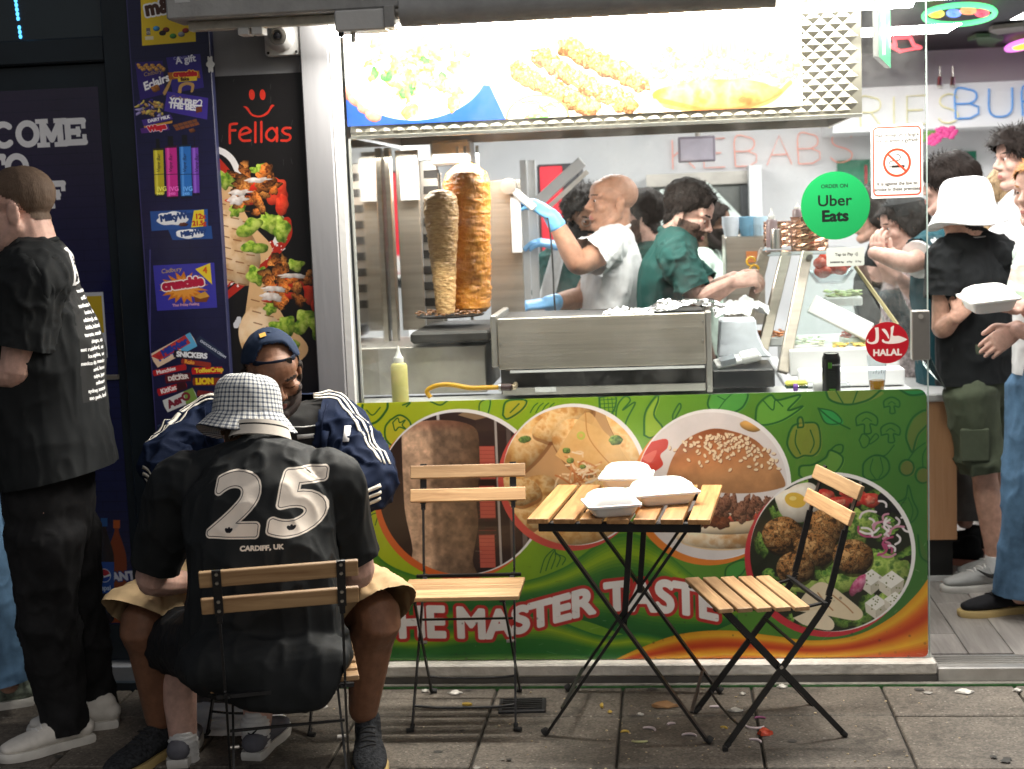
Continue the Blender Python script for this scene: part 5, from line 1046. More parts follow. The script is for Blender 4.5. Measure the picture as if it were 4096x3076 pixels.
# squeeze bottle
def bottle(label, px, py0, py1, Y, r, liq, group=None, z=None, nozzle=(.8, .79, .74)):
    b0 = at(px, py1, Y=Y); H_ = at(px, py0, Y=Y).z - b0.z; t = thing('sauce_bottle', label, 'sauce bottle', (b0.x, Y, b0.z if z is None else z), 0, group)
    MB().lathe([(r * .95, 0), (r, .006), (r, H_ * .66), (r * .86, H_ * .70), (r * .5, H_ * .72)], (0, 0, 0), 26).build('bottle', liq, t, True)
    MB().lathe([(r * .6, H_ * .72), (r * .6, H_ * .80), (r * .42, H_ * .82), (r * .22, H_ * .90), (r * .08, H_)], (0, 0, 0), 18).build('nozzle', mat('nozzle_cream' + str(nozzle), nozzle, .4), t, True); return t
M_may = mat('mayo_yellow', (.66, .60, .22), .4, var=.04, sss=.2)
bottle('squeeze bottle of pale yellow sauce behind the bottom left corner of the window', 1602, 1352, 1598, .10, .0295, M_may, z=CZ)
# card terminal, till and paper roll
till = thing('cash_till', 'white plastic till box standing on the counter right of the flat grill', 'till')
pb('drawer', 2850, 1478, 3100, 1552, .22, .30, mat('till_black', (.015, .015, .017), .35), till, .005)
q = [at(*p, Y=.36) for p in ((2872, 1430), (2880, 1282), (3025, 1278), (3030, 1330), (3060, 1400), (3090, 1430))]
MB().prism([(p.x, p.z) for p in q], .36, .50).build('screen_back', mat('till_white', (.62, .66, .72), .4), till, bevel=.006)
cm_ = thing('card_terminal', 'white handheld card terminal lying on the black till drawer', 'card terminal'); a, b_ = at(2858, 1458, Y=.26), at(3040, 1418, Y=.28)
MB().bar(a, b_, .065, .018, (0, -.25, 1)).build('body', M_plast, cm_, bevel=.006, seg=2); MB().bar(at(2960, 1434, Y=.27), at(3035, 1417, Y=.275), .07, .032, (0, -.25, 1)).build('printer', M_plast, cm_, bevel=.01, seg=2); MB().bar(at(2880, 1448, Y=.25), at(2940, 1434, Y=.255), .045, .021, (0, -.25, 1)).build('screen', mat('screen_grey', (.2, .22, .24), .2), cm_)
bag = crumple('paper_bag', 'white carrier bag held over the counter by the man in the green polo', 'bag', 2965, 1245, .62, .20, .14, .05, mat('bag_white', (.8, .8, .8), .5), 5)
# energy drink can
c = at(3326, 1562, Y=.11); can = thing('drink_can', 'black energy drink can with green writing standing behind the window', 'can', (c.x, .11, CZ)); ch = at(3326, 1412, Y=.11).z - CZ; cr_ = .0305
MB().lathe([(cr_ * .78, 0), (cr_, .010), (cr_, ch - .016), (cr_ * .84, ch - .004), (cr_ * .84, ch), (cr_ * .76, ch - .004)], (0, 0, 0), 30).build('body', mat('can_black', (.012, .013, .013), .25, metal=.4), can, True)
MB().cyl((0, 0, ch - .0035), (0, 0, ch - .002), cr_ * .78, 24).build('lid', M_chrome, can)
def canprint():
    cv = Cv(300, 560, S(18, 20, 20)); gn = S(90, 170, 40)
    for x in (96, 116, 136): cv.curve([(x, 60), (x + 3, 100), (x, 150)], 9, gn)
    cv.text('MONSTER', 150, 110, 24, S(200, 205, 205), bold=2)
    for k in range(11): cv.line([(95, 205 + k * 24), (190 + 12 * (k % 3), 205 + k * 24)], 9, S(60, 64, 64), .8)
    cv.rect(100, 490, 200, 520, gn, .7); return cv
mb = MB(); n = 14; A_ = [RAD(-90 - 62 + 124 * k / n) for k in range(n + 1)]; vs = [(cr_ * 1.012 * math.cos(a), cr_ * 1.012 * math.sin(a), z) for a in A_ for z in (.012, ch - .018)]
mb.add(vs, [(2 * k, 2 * k + 2, 2 * k + 3, 2 * k + 1) for k in range(n)]); o = mb.build('print', print_mat('can_print', canprint(), .28), can, True)
uv = o.data.uv_layers.new(name='UVMap')
for l in o.data.loops: uv.data[l.index].uv = ((l.vertex_index // 2) / n, l.vertex_index % 2)
# pint glass with the last of a beer
c = at(3508, 1556, Y=.11); pg = thing('pint_glass', 'clear plastic pint glass with a little amber beer beside the black can', 'glass', (c.x, .11, CZ)); gh = at(3508, 1420, Y=.11).z - CZ
MB().lathe([(.024, 0), (.034, gh), (.0328, gh), (.0232, .004), (.001, .004)], (0, 0, 0), 30).build('glass', M_clear, pg, True)
MB().lathe([(.0228, .0045), (.0262, gh * .36)], (0, 0, 0), 28).build('beer', mat('beer_amber', (.62, .26, .02), .1, trans=.6, ior=1.33, var=.02), pg, True)
mb = MB()
for k in range(5): a = RAD(-120 + k * 16); mb.bar((.0325 * math.cos(a), .0325 * math.sin(a), gh * .55), (.0325 * math.cos(a + .08), .0325 * math.sin(a + .08), gh * (.6 + .06 * (k % 2))), .0012, .0015)
mb.build('print', M_black, pg)
# small litter on the worktop
o = thing('drink_bottle', 'clear plastic bottle with a purple cap lying beside the black can', 'bottle'); a, b_ = at(3190, 1550, Y=.13), at(3400, 1546, Y=.13)
MB().tube([a, a + (b_ - a) * .1, a + (b_ - a) * .2, a + (b_ - a) * .9, b_], [.010, .012, .019, .02, .012], 16).build('body', M_clear, o, True); MB().cyl(a - (b_ - a) * .08, a, .013, 14).build('cap', mat('cap_purple', (.15, .05, .30), .4), o, True); MB().tube([a + (b_ - a) * .3, a + (b_ - a) * .55], .0205, 16).build('sleeve', M_plast, o, True)
o = thing('scrub_sponge', 'yellow and green sponge lying on the worktop left of the can', 'sponge'); c = at(3185, 1532, Y=.16); bx('foam', c, (.075, .05, .016), mat('sponge_yellow', (.65, .62, .12), .8), o, .006); bx('scourer', c - V3(0, 0, .012), (.076, .051, .008), mat('scourer_green', (.03, .06, .04), .9), o, .003)

# glass display counter of the salad bar
dc = thing('salad_counter', 'sloping glass salad counter with steel posts right of the till', 'display counter')
def post(x0, y0, x1, y1, Y0, Y1, w): MB().bar(at(x1, y1, Y=Y1), at(x0, y0, Y=Y0), w, .03, (0, 1, .2)).build('post', M_steel if w > .03 else M_plast, dc, bevel=.003)
post(3228, 1010, 3130, 1490, .62, .42, .040); post(3145, 1010, 3045, 1420, .80, .62, .040); post(3060, 1000, 2960, 1400, 1.0, .85, .045)
for yy in (1040,): 
    c = at(3238, 1028, Y=.60); MB().cyl(c, c - V3(0, .02, 0), .011, 12).build('knob', M_steel2, dc, True)
def paneq(name, cs, m): 
    me = bpy.data.meshes.new(name); P_ = [at(x, y, Y=Y) for x, y, Y in cs]; nrm = (P_[1] - P_[0]).cross(P_[2] - P_[0]).normalized() * .006
    me.from_pydata([tuple(p) for p in P_] + [tuple(p + nrm) for p in P_], [], [(0, 1, 2, 3), (7, 6, 5, 4), (0, 4, 5, 1), (1, 5, 6, 2), (2, 6, 7, 3), (3, 7, 4, 0)]); return link(name, me, dc, m)
paneq('front_pane', [(3415, 1060, 1.0), (3640, 1400, .60), (3780, 1560, .45), (3560, 1080, 1.5)], glass_mat('counter_glass', 1.3, (.93, .98, .96), dirt=.06))
paneq('end_pane', [(3230, 1015, .61), (3415, 1060, .61), (3600, 1380, .50), (3140, 1480, .45)], glass_mat('counter_glass', 1.3))
MB().bar(at(3420, 1065, Y=.62), at(3590, 1300, Y=.50), .008, .012).build('pane_edge', mat('edge_amber', (.35, .30, .16), .2), dc)
sp('top', (at(3060, 1010, Y=.7).x, .58, at(3200, 1006, Y=.62).z - .012), (at(3420, 1000, Y=.62).x, 1.05, at(3200, 1006, Y=.62).z + .002), glass_mat('counter_glass', 1.3), dc)
pb('tray', 3160, 1395, 3600, 1500, .40, .6, M_plast, dc, .005); pb('lid', 3200, 1480, 3620, 1545, .30, .1, M_room, dc, .004)
a, b_ = at(3245, 1215, Y=.55), at(3480, 1330, Y=.5); MB().bar(a, b_, .07, .02, (0, -1, .3)).build('rail', M_plast, dc, bevel=.004)
def heap(name, label, cat, px, py, Y, n, r, spread, m, seed, part):
    c = at(px, py, Y=Y); g = random.Random(seed); t = thing(name, label, cat, tuple(c)); MB().lathe([(spread * .6, -.05), (spread * 1.05, .0), (spread * 1.0, .0), (spread * .55, -.045)], (0, 0, 0), 24).build('bowl', M_clear, t, True)
    for k in range(n):
        a = g.uniform(0, 6.28); q = spread * .8 * math.sqrt(g.random()); MB().ell((q * math.cos(a), q * math.sin(a), g.uniform(-.02, .03) + .02 * (1 - q / spread)), (r, r, r * .85), 12, 8).build(part, m, t, True)
    return t
heap('tomato_bowl', 'bowl of red tomatoes on top of the salad counter', 'bowl of tomatoes', 3320, 1080, .72, 16, .026, .085, mat('tomato_red', (.55, .06, .035), .25), 4, 'tomato')
def tub(label, px, py, Y, col, seed):
    c = at(px, py, Y=Y); g = random.Random(seed); t = thing('salad_tub', label, 'salad tub', tuple(c)); MB().span((-.07, -.05, -.04), (.07, .05, -.005)).build('tub', M_plast, t, bevel=.005); mb = MB()
    for k in range(60): mb.ell((g.uniform(-.065, .065), g.uniform(-.045, .045), g.uniform(-.005, .018)), (g.uniform(.006, .018), g.uniform(.004, .012), .004), 6, 4, Matrix.Rotation(g.uniform(0, 3), 3, 'Z'))
    stuff(mb.build('filling', col, t, True))
tub('tub of shredded white cabbage in the salad counter', 3220, 1370, .52, mat('cabbage', (.72, .74, .60), .5), 1); tub('tub of sliced red peppers in the salad counter', 3440, 1340, .56, mat('pepper_red', (.50, .08, .04), .4), 2); tub('tub of yellow sweetcorn in the salad counter', 3400, 1390, .50, mat('corn', (.62, .45, .10), .4), 3); tub('tub of green lettuce in the salad counter', 3370, 1180, .85, mat('lettuce', (.30, .38, .14), .5), 4); tub('tub of diced orange carrot beside the steel posts', 3070, 1340, .70, mat('carrot', (.6, .22, .06), .5), 5)
# hammered copper cutlery pots, sauce bottles and cups
def copper(label, px, py0, py1, Y, r):
    b0 = at(px, py1, Y=Y); H_ = at(px, py0, Y=Y).z - b0.z; t = thing('copper_pot', label, 'pot', (b0.x, Y, b0.z)); n, mrow = 18, 7; rings = []
    for i in range(mrow * 2 + 1):
        z = H_ * i / (mrow * 2); rings.append([((r * (1 - .07 * ((k + (i // 2)) % 2) * (i % 2))) * math.cos(2 * math.pi * k / n / 1), (r * (1 - .07 * ((k + (i // 2)) % 2) * (i % 2))) * math.sin(2 * math.pi * k / n), z) for k in range(n)])
    MB().rings(rings).build('pot', mat('hammered_copper', (.62, .36, .24), .25, metal=1, var=.25, scale=30), t); return t
copper('hammered copper pot just left of the round green sticker', 3238, 865, 1000, .82, .072); copper('smaller hammered copper pot behind the steel shaker', 3110, 885, 985, 1.0, .055)
bottle('squeeze bottle with a clear nozzle beside the smaller copper pot', 3088, 832, 990, .92, .022, mat('brown_sauce', (.30, .22, .22), .3)); bottle('squeeze bottle standing in the larger copper pot', 3190, 810, 900, .82, .02, mat('brown_sauce', (.30, .22, .22), .3))
c = at(3105, 995, Y=.8); sh = thing('steel_shaker', 'short steel shaker in front of the smaller copper pot', 'shaker', tuple(c)); MB().lathe([(.021, 0), (.021, .065), (.018, .075), (.004, .076)], (0, 0, 0), 20).build('body', M_chrome, sh, True)
for i, (px, col, l) in enumerate(((2925, (.75, .8, .85), 'stack of white paper cups on the back shelf'), (2990, (.20, .42, .58), 'stack of blue paper cups on the back shelf'), (3035, (.55, .72, .82), 'stack of pale blue paper cups on the back shelf'))):
    c = at(px, 945, Y=1.9); t = thing('cup_stack', l, 'cups', tuple(c)); h_ = at(px, 868, Y=1.9).z - c.z
    for k in range(4): MB().lathe([(.030, 0), (.040, h_ - .03), (.042, h_ - .028), (.029, .004)], (0, 0, k * .010), 20).build('cup', mat('cup%d' % i, col, .4), t, True)
cab = thing('steel_cabinet', 'steel cabinet with a blue plastic tub behind the man in the green polo', 'cabinet'); pb('body', 2905, 945, 3060, 1300, 1.85, .4, M_steel, cab, .004); pb('tub', 3000, 900, 3045, 945, 1.8, .2, M_clear, cab); pb('label_box', 2985, 1005, 3030, 1050, 1.84, .02, mat('box_orange', (.6, .2, .06), .5), cab)
sc_ = thing('scissors', 'yellow handled kitchen scissors hanging beside the hand of the man in the green polo', 'scissors'); c = at(3005, 1058, Y=.95)
for dx, dz in ((0, .012), (.012, -.02)): MB().tube([(c.x + dx + .017 * math.cos(a), .95, c.z + dz + .017 * math.sin(a)) for a in np.linspace(0, 5.6, 14)], .0045, 8).build('handle', mat('yellow_plastic', (.75, .45, .03), .4), sc_, True)
MB().bar((c.x + .01, .95, c.z - .03), (c.x - .01, .95, c.z - .13), .012, .003).build('blade', M_chrome, sc_)
mon = thing('order_screen', 'small dark screen hanging under the ceiling left of the wall lettering', 'screen'); pb('case', 2712, 545, 2862, 648, 1.6, .04, mat('screen_case', (.25, .22, .27), .3), mon, .004); pb('display', 2722, 555, 2852, 640, 1.597, .004, mat('display_violet', (.45, .42, .50), .3), mon)
MB().cyl(at(2790, 545, Y=1.62), at(2790, 300, Y=1.62), .012).build('stalk', M_steel2, mon)
for (x0, y0, x1, y1), l in (((3830, 605, 3905, 712), 'green poster on the white wall behind the teal polo shirt'), ((3350, 640, 3480, 740), 'green and red menu poster behind the round green sticker')):
    o = thing('wall_poster', l, 'poster'); pb('sheet', x0, y0, x1, y1, RW - .03, .028, mat('poster_green', (.01, .20, .11), .5), o); pb('strip', x1 - 22, y0 + 20, x1 - 10, y1 - 4, RW - .034, .003, mat('poster_red', (.4, .03, .04), .5), o) if x0 < 3500 else None
# flower garland
fg = thing('flower_garland', 'pink artificial flowers hanging at the corner of the bulkhead', 'flowers'); g = random.Random(2)
for px, py in ((3738, 555), (3748, 548), (3775, 530), (3800, 535), (3805, 525), (3728, 562), (3765, 526)):
    c = at(px, py, Y=3.3); mb = MB()
    for k in range(5): mb.ell(c + V3(.02 * math.cos(k * 1.26), 0, .02 * math.sin(k * 1.26)), (.018, .008, .013), 6, 4)
    mb.build('flower', mat('petal_pink', (.62, .06, .25), .5), fg, True)
for px, py in ((3712, 545), (3720, 530), (3758, 525), (3785, 526), (3708, 560)): MB().ell(at(px, py, Y=3.31), (.035, .006, .014), 6, 4).build('leaf', mat('leaf_green', (.12, .25, .05), .5), fg, True)
# neon shapes on the ceiling
def neon(label, segs, Y, name='neon_light'):
    t = thing(name, label, 'neon light')
    for pts, col, r, st in segs:
        P_ = [at(x, y, Z=2.40) for x, y in pts]; key = 'neon_%02d%02d%02d_%d' % (*[int(c * 99) for c in col], int(st * 10))
        MB().tube([tuple(q) for q in P_], r, 8).build('tube', emit(key, col, st), t, True)
    return t
def ring(cx, cy, rx, ry, rot=0, a0=0, a1=6.3, n=30): return [(cx + rx * math.cos(a) * math.cos(rot) - ry * math.sin(a) * math.sin(rot), cy + rx * math.cos(a) * math.sin(rot) + ry * math.sin(a) * math.cos(rot)) for a in np.linspace(a0, a1, n)]
t = neon('green neon ring with coloured dots on the dark ceiling', [(ring(3838, 58, 143, 38, -.06), (.15, 1, .35), .012, 1.6), (ring(3745, 55, 25, 9), (1, .8, .1), .009, 1.4), (ring(3815, 53, 22, 9), (.15, .3, 1), .009, 1.6), (ring(3873, 43, 26, 8), (1, .35, .15), .009, 1.4), (ring(3928, 52, 22, 9), (1, .1, .15), .009, 1.6)], 0)
neon('red neon arrow on the dark ceiling behind the exit sign', [([(3555, 180), (3600, 205), (3682, 190), (3655, 180), (3640, 148), (3575, 152), (3582, 182), (3555, 180)], (1, .12, .15), .010, 1.8)], 0)
neon('pink neon arrow on the dark ceiling below the exit sign', [([(3480, 262), (3520, 272), (3600, 268), (3590, 258), (3605, 240), (3540, 245), (3535, 260), (3480, 262)], (1, .2, .75), .010, 1.6)], 0)
neon('long blue neon arc across the back of the ceiling', [([(3470, 296), (3560, 296), (3700, 282), (3800, 272), (3862, 268)], (.2, .7, 1), .016, 1.3)], 0)
neon('pink and yellow neon ring at the right edge of the ceiling', [(ring(4000, 240, 62, 14, -.12), (1, .25, .95), .013, 1.5), (ring(3995, 242, 34, 8, -.12), (1, .75, .1), .010, 1.4), (ring(3905, 252, 26, 9, -.2), (1, .75, .1), .010, 1.3)], 0)
neon('second pink neon ring cut by the right edge of the picture', [(ring(4095, 178, 72, 14, -.25), (1, .25, .95), .012, 1.5), (ring(4085, 185, 30, 8, -.2), (1, .75, .1), .010, 1.4)], 0)
for k, (pts, col, l) in enumerate((([(3870, 165), (3905, 158), (3912, 182), (3975, 192), (3988, 170), (4015, 160), (3960, 148), (3905, 150)], (.12, .22, .12), 'unlit green arrow shape on the dark ceiling'), ([(3780, 250), (3830, 232), (3950, 215), (3955, 225), (3905, 245), (3830, 256)], (.30, .12, .06), 'unlit brown shape on the dark ceiling'), ([(3955, 128), (3970, 118), (4096, 104), (4096, 125), (3990, 140)], (.30, .28, .25), 'unlit cream arrow on the dark ceiling'))):
    o = thing('ceiling_shape', l, 'ceiling shape'); mb = MB(); P_ = [at(x, y, Z=2.41) for x, y in pts]; n = len(P_); mb.add([tuple(p) for p in P_] + [(p.x, p.y, p.z + .02) for p in P_], [tuple(range(n)), tuple(range(2 * n - 1, n - 1, -1))] + [(i, (i + 1) % n, (i + 1) % n + n, i + n) for i in range(n)]); mb.build('board', mat('ceiling_shape%d' % k, col, .5), o)
c = at(3980, 282, Z=2.40); sd = thing('smoke_detector', 'round white smoke detector on the dark ceiling', 'detector', tuple(c)); MB().lathe([(.055, .03), (.055, .012), (.03, -.018), (.0, -.02)], (0, 0, 0), 20).build('body', M_plast, sd, True)
for px in (3760, 3812): 
    c = at(px, 310, Y=3.38); o = thing('spot_lamp', 'small chrome spot lamp on the bulkhead, the %s one' % ('left' if px < 3800 else 'right'), 'lamp'); MB().cyl(c, c - V3(.01, .03, .05), .012).build('head', M_chrome, o, True); MB().cyl(c, c + V3(0, 0, .06), .005).build('stem', M_chrome, o)
# green exit sign hanging behind the glass, nearly edge on
ex = thing('exit_sign', 'green running man exit sign hanging edge-on near the ceiling', 'sign')
e0, e1 = at(3514, 130, Y=.25), at(3562, 110, Y=.75); zt0, zb0 = at(3530, 5, Y=.25).z + .05, at(3514, 226, Y=.25).z
def exit_cv():
    cv = Cv(400, 260, S(20, 140, 90)); w = S(236, 244, 240); cv.rect(20, 20, 380, 240, w, .0); cv.line([(250, 130), (350, 130)], 26, w); cv.poly([(350, 70), (395, 130), (350, 190)], w); cv.ell(120, 60, 18, col=w); cv.line([(120, 90), (100, 150), (60, 160)], 26, w); cv.line([(100, 150), (140, 190), (130, 230)], 22, w); cv.line([(80, 110), (120, 95), (160, 125)], 18, w); cv.rect(160, 40, 210, 230, w); return cv
M_ex = print_mat('exit_print', exit_cv(), .4, emis=.5); quad('face', [(e0.x, e0.y, zt0), (e1.x, e1.y, zt0), (e1.x, e1.y, zb0), (e0.x, e0.y, zb0)], M_ex, ex)
d = (V3(e1.x, e1.y, 0) - V3(e0.x, e0.y, 0)); nn = V3(-d.y, d.x, 0).normalized() * .01; MB().box((V3(e0.x, e0.y, (zt0 + zb0) / 2) + V3(e1.x, e1.y, (zt0 + zb0) / 2)) / 2 + nn, (d.length, .018, zt0 - zb0), Matrix.Rotation(math.atan2(d.y, d.x), 3, 'Z')).build('body', M_plast, ex)

# ------------------------------------------------------------------ stickers on the window
def sticker(name, label, cv, px0, py0, px1, py1, shape, parent=None, rough=.35):
    c = at((px0 + px1) / 2, (py0 + py1) / 2, Y=-.006); w = at(px1, (py0 + py1) / 2, Y=-.006).x - at(px0, (py0 + py1) / 2, Y=-.006).x; h = at((px0 + px1) / 2, py0, Y=-.006).z - at((px0 + px1) / 2, py1, Y=-.006).z
    pts = [(w / 2 * math.cos(a), h / 2 * math.sin(a)) for a in np.linspace(0, 2 * math.pi, 48, endpoint=False)] if shape == 'o' else rrect(w, h, .006)
    o = MB().prism(pts, -.0015, 0).build(name, print_mat(name + '_print', cv, rough, dirt=.02), None); uv = o.data.uv_layers.new(name='UVMap')
    for l in o.data.loops: q = o.data.vertices[l.vertex_index].co; uv.data[l.index].uv = (q.x / w + .5, q.z / h + .5)
    o.location = (c.x, -.0045, c.z); tag(o, label, 'sticker'); return o
cv = Cv(420, 420, S(20, 142, 76)); cv.text('ORDER ON', 205, 100, 22, S(16, 50, 34), bold=1.5, anchor='c'); cv.text('Uber', 205, 210, 66, S(14, 24, 20), bold=3, anchor='c', wx=1.05); cv.text('Eats', 205, 305, 66, S(14, 24, 20), bold=8, anchor='c', wx=1.05)
sticker('delivery_sticker', 'round green food delivery sticker on the window', cv, 3203, 686, 3480, 959, 'o')
cv = Cv(420, 580, S(226, 226, 222)); rd = S(214, 66, 40); cv.line(rrect(380, 535, 34, 6, 210, 290), 12, rd, closed=True); bk = S(40, 36, 34)
cv.text('Mae ysmygu yn y fangre', 210, 96, 26, bk, bold=2, anchor='c', wx=.98); cv.text('hon yn erbyn y gyfraith', 210, 140, 26, bk, bold=2, anchor='c', wx=.98); cv.text('It is against the law to', 210, 478, 26, bk, bold=2, anchor='c', wx=.98); cv.text('smoke in these premises', 210, 522, 26, bk, bold=2, anchor='c', wx=.98)
cv.curve([(145, 310), (160, 290), (215, 285), (235, 270), (232, 245), (205, 235)], 8, bk); cv.rect(165, 322, 272, 342, bk); cv.rect(143, 322, 149, 342, bk); cv.rect(154, 322, 160, 342, bk); cv.line([(210 + 104 * math.cos(a), 302 + 104 * math.sin(a)) for a in np.linspace(0, 6.28, 50)], 20, rd); cv.line([(136, 232), (284, 374)], 18, rd)
sticker('no_smoking_notice', 'white no smoking notice with a red ring on the window', cv, 3484, 497, 3692, 792, 'r')
cv = Cv(420, 210, S(206, 212, 204)); cv.text('Tap to Pay', 195, 92, 32, bk, bold=2.5, anchor='c')
for k in range(4): cv.line([(310 + (8 + k * 10) * math.cos(a), 80 + (8 + k * 10) * math.sin(a)) for a in np.linspace(-.7, .7, 8)], 4, bk)
cv.text('SAMSUNG Pay', 38, 172, 17, bk, bold=3); cv.text('Pay', 246, 172, 20, bk, bold=2); cv.ell(234, 165, 8, col=bk); cv.text('G Pay', 318, 172, 20, bk, bold=1.5)
sticker('payment_sticker', 'small grey contactless payment sticker below the round green one', cv, 3306, 990, 3457, 1064, 'r')
cv = Cv(420, 420, S(178, 16, 34)); w = S(236, 226, 220)
cv.text('HALAL', 210, 338, 62, w, bold=9, anchor='c', wx=1.02)
cv.cpoly([(90, 55), (118, 52), (128, 60), (130, 170), (110, 210), (60, 220), (20, 205), (12, 180), (30, 165), (24, 185), (50, 200), (85, 190), (98, 160), (98, 90)], w)
cv.cpoly([(155, 70), (190, 70), (220, 115), (232, 160), (222, 168), (200, 130), (170, 92)], w); cv.cpoly([(246, 55), (278, 40), (272, 90), (270, 140), (330, 145), (400, 178), (395, 190), (330, 215), (235, 222), (180, 210), (158, 190), (170, 172), (190, 192), (225, 195), (238, 170), (246, 110)], w)
sticker('halal_sticker', 'round red halal sticker near the door lock on the window', cv, 3462, 1288, 3635, 1454, 'o')
# ------------------------------------------------------------------ folding chairs and table of slats and black bars
def make_chair(label):
    t = thing('folding_chair', label, 'chair', (0, 0, 0), 0, 'slatted folding chairs outside the shop')
    slat = MB().box((0, 0, 0), (.385, .046, .014)).build('seat_slat', M_wood, t, bevel=.003, seg=2); slat.location = (0, -.185, .434)
    for i in range(1, 5):
        s_ = slat.copy(); COL.objects.link(s_); s_.location = (0, -.185 + i * .0583, .434 - .003 * i)
    bs = MB().box((0, 0, 0), (.39, .013, .045)).build('back_slat', M_wood, t, bevel=.003, seg=2); bs.location = (0, .231, .757); bs.rotation_euler = (RAD(-21), 0, 0)
    b2 = bs.copy(); COL.objects.link(b2); b2.location = (0, .202, .682)
    for s in (-1, 1):
        x = s * .152; mb = MB()                                                 # long bar: back upright, knee behind the seat, front foot
        mb.bar((x, .250, .782), (x, .203, .655), .022, .005, (0, 1, .4)); mb.bar((x, .203, .656), (x, .197, .635), .014, .009, (0, 1, 0))
        P_ = catmull([(x, .197, .64), (x, .170, .54), (x, .146, .455), (x, .112, .385), (x * 1.08, -.182, .018)], 5)
        for a, b_ in zip(P_[:-1], P_[1:]): mb.bar(a, Vector(b_) + (Vector(b_) - Vector(a)) * .06, .019, .006, (1, 0, 0))
        mb.build('upright', M_black, t)
        xi = s * .140; MB().bar((xi, -.170, .418), (xi * 1.08, .182, .016), .017, .006, (1, 0, 0)).build('leg', M_black, t)
        MB().bar((xi, -.208, .424), (xi, .075, .411), .006, .018, (1, 0, 0)).build('seat_rail', M_black, t); MB().bar((xi, .07, .411), (s * .148, .145, .425), .006, .014, (1, 0, 0)).build('seat_rail', M_black, t)
        MB().tube([(x * 1.08, -.174, .020), (x * 1.08, -.190, .008), (x * 1.08 + s * .018, -.194, .007)], [.008, .009, .009], 8).build('foot', M_rubber, t, True)
        MB().tube([(xi * 1.08, .178, .018), (xi * 1.08, .190, .008), (xi * 1.08 - s * .018, .192, .007)], [.008, .009, .009], 8).build('foot', M_rubber, t, True)
        MB().cyl((x + s * .008, -.009, .238), (x - s * .022, -.009, .238), .006, 8).build('pivot', M_steel2, t)
        for z in (.772, .748, .696, .670):
            y = .250 + (z - .782) * .37 + .0012; MB().cyl((x, y, z), (x, y + .004, z - .0016), .0045, 8).build('screw', M_chrome, t)
    MB().tube(catmull([(-.16, -.140, .070), (-.08, -.142, .063), (.08, -.142, .063), (.16, -.140, .070)], 4), .0042, 8).build('crossbar', M_black, t, True)
    MB().tube(catmull([(-.149, .130, .078), (-.07, .132, .070), (.07, .132, .070), (.149, .130, .078)], 4), .0042, 8).build('crossbar', M_black, t, True)
    MB().bar((-.15, .04, .300), (.15, .04, .300), .008, .006).build('crossbar', M_black, t); MB().bar((-.175, .128, .424), (.175, .128, .424), .012, .010).build('hinge_bar', M_black, t)
    return t
def chair_frame(fl, fr, rl, rr):
    """place and turn of a chair from where its four feet stand"""
    f_, r_ = (fl + fr) / 2, (rl + rr) / 2; d = r_ - f_; s_ = (fr - fl) + (rr - rl); a1 = math.atan2(d.y, d.x) - math.pi / 2; a2 = math.atan2(s_.y, s_.x); return ((f_ + r_) / 2), (a1 + a2) / 2
chair = make_chair('empty folding chair facing the camera in front of the printed kebab picture')
p = (at(1660, 2940, Z=0) + at(2120, 2935, Z=0) + at(1655, 2765, Z=0) + at(2070, 2750, Z=0)) / 4
chair.location = (p.x + .005, p.y - .005, 0); chair.rotation_euler = (0, 0, RAD(1.5))
ff = (at(2900, 3005, Z=0) + at(2790, 2850, Z=0)) / 2; rr_ = (at(3390, 2955, Z=0) + at(3230, 2815, Z=0)) / 2; d = rr_ - ff
ch2 = dup(chair, ((ff + rr_) / 2).to_tuple(), math.atan2(d.y, d.x) - math.pi / 2, 'empty folding chair turned side-on right of the slatted table')
l_, r_ = at(1440, 2268, Z=.757), at(787, 2320, Z=.757)                     # top slat of the front chair, seen from behind
fa = math.atan2((l_ - r_).y, (l_ - r_).x) + math.pi
mid = (l_ + r_) / 2; bk_ = Vector((-math.sin(fa), math.cos(fa), 0)) * .231
ch3 = dup(chair, (mid.x - bk_.x, mid.y - bk_.y, 0), fa, 'folding chair seen from behind with the man in the black number shirt sitting on it')
CH3, CH3A = Vector((mid.x - bk_.x, mid.y - bk_.y, 0)), fa
bf = (at(809, 2935, Z=0) + at(1225, 2962, Z=0)) / 2
CH4 = Vector((bf.x + .01, bf.y + .187, 0))
ch4 = dup(chair, CH4.to_tuple(), RAD(2), 'folding chair under the man in the navy jacket, hidden but for its legs')
tb = thing('folding_table', 'folding table of seven wooden slats on crossed black legs with foam boxes on top', 'table', (-.138, -.350, 0), -.1041)
TZ = .70
ts = MB().box((0, 0, 0), (.066, .54, .016)).build('slat', M_woodt, tb, bevel=.003, seg=2); ts.location = (-.242, 0, TZ - .008)
for i in range(1, 7):
    o = ts.copy(); COL.objects.link(o); o.location = (-.242 + i * .0807, 0, TZ - .008)
for y in (-.235, .235): MB().bar((-.245, y, TZ - .031), (.245, y, TZ - .031), .028, .028).build('rail', M_black, tb, bevel=.002)
for s, y in ((-1, -.225), (-1, .225), (1, -.205), (1, .205)):
    MB().bar((s * .205, y, TZ - .04), (-s * .245, y * 1.03, .014), .009, .022, (0, 1, 0)).build('leg', M_black, tb)
    c = V3(-s * .248, y * 1.03, .008); MB().tube([c + V3(0, 0, .01), c + V3(-s * .012, 0, 0)], [.012, .014], 10).build('foot', M_rubber, tb, True)
for s in (-1, 1): MB().bar((s * .20, -.20, .085), (s * .20, .20, .085), .010, .006).build('crossbar', M_black, tb)
for y in (-.2, .2): MB().bar((.03, y, TZ - .03), (.0, y * .98, .35), .018, .007, (0, 1, 0)).build('strut', M_black, tb)
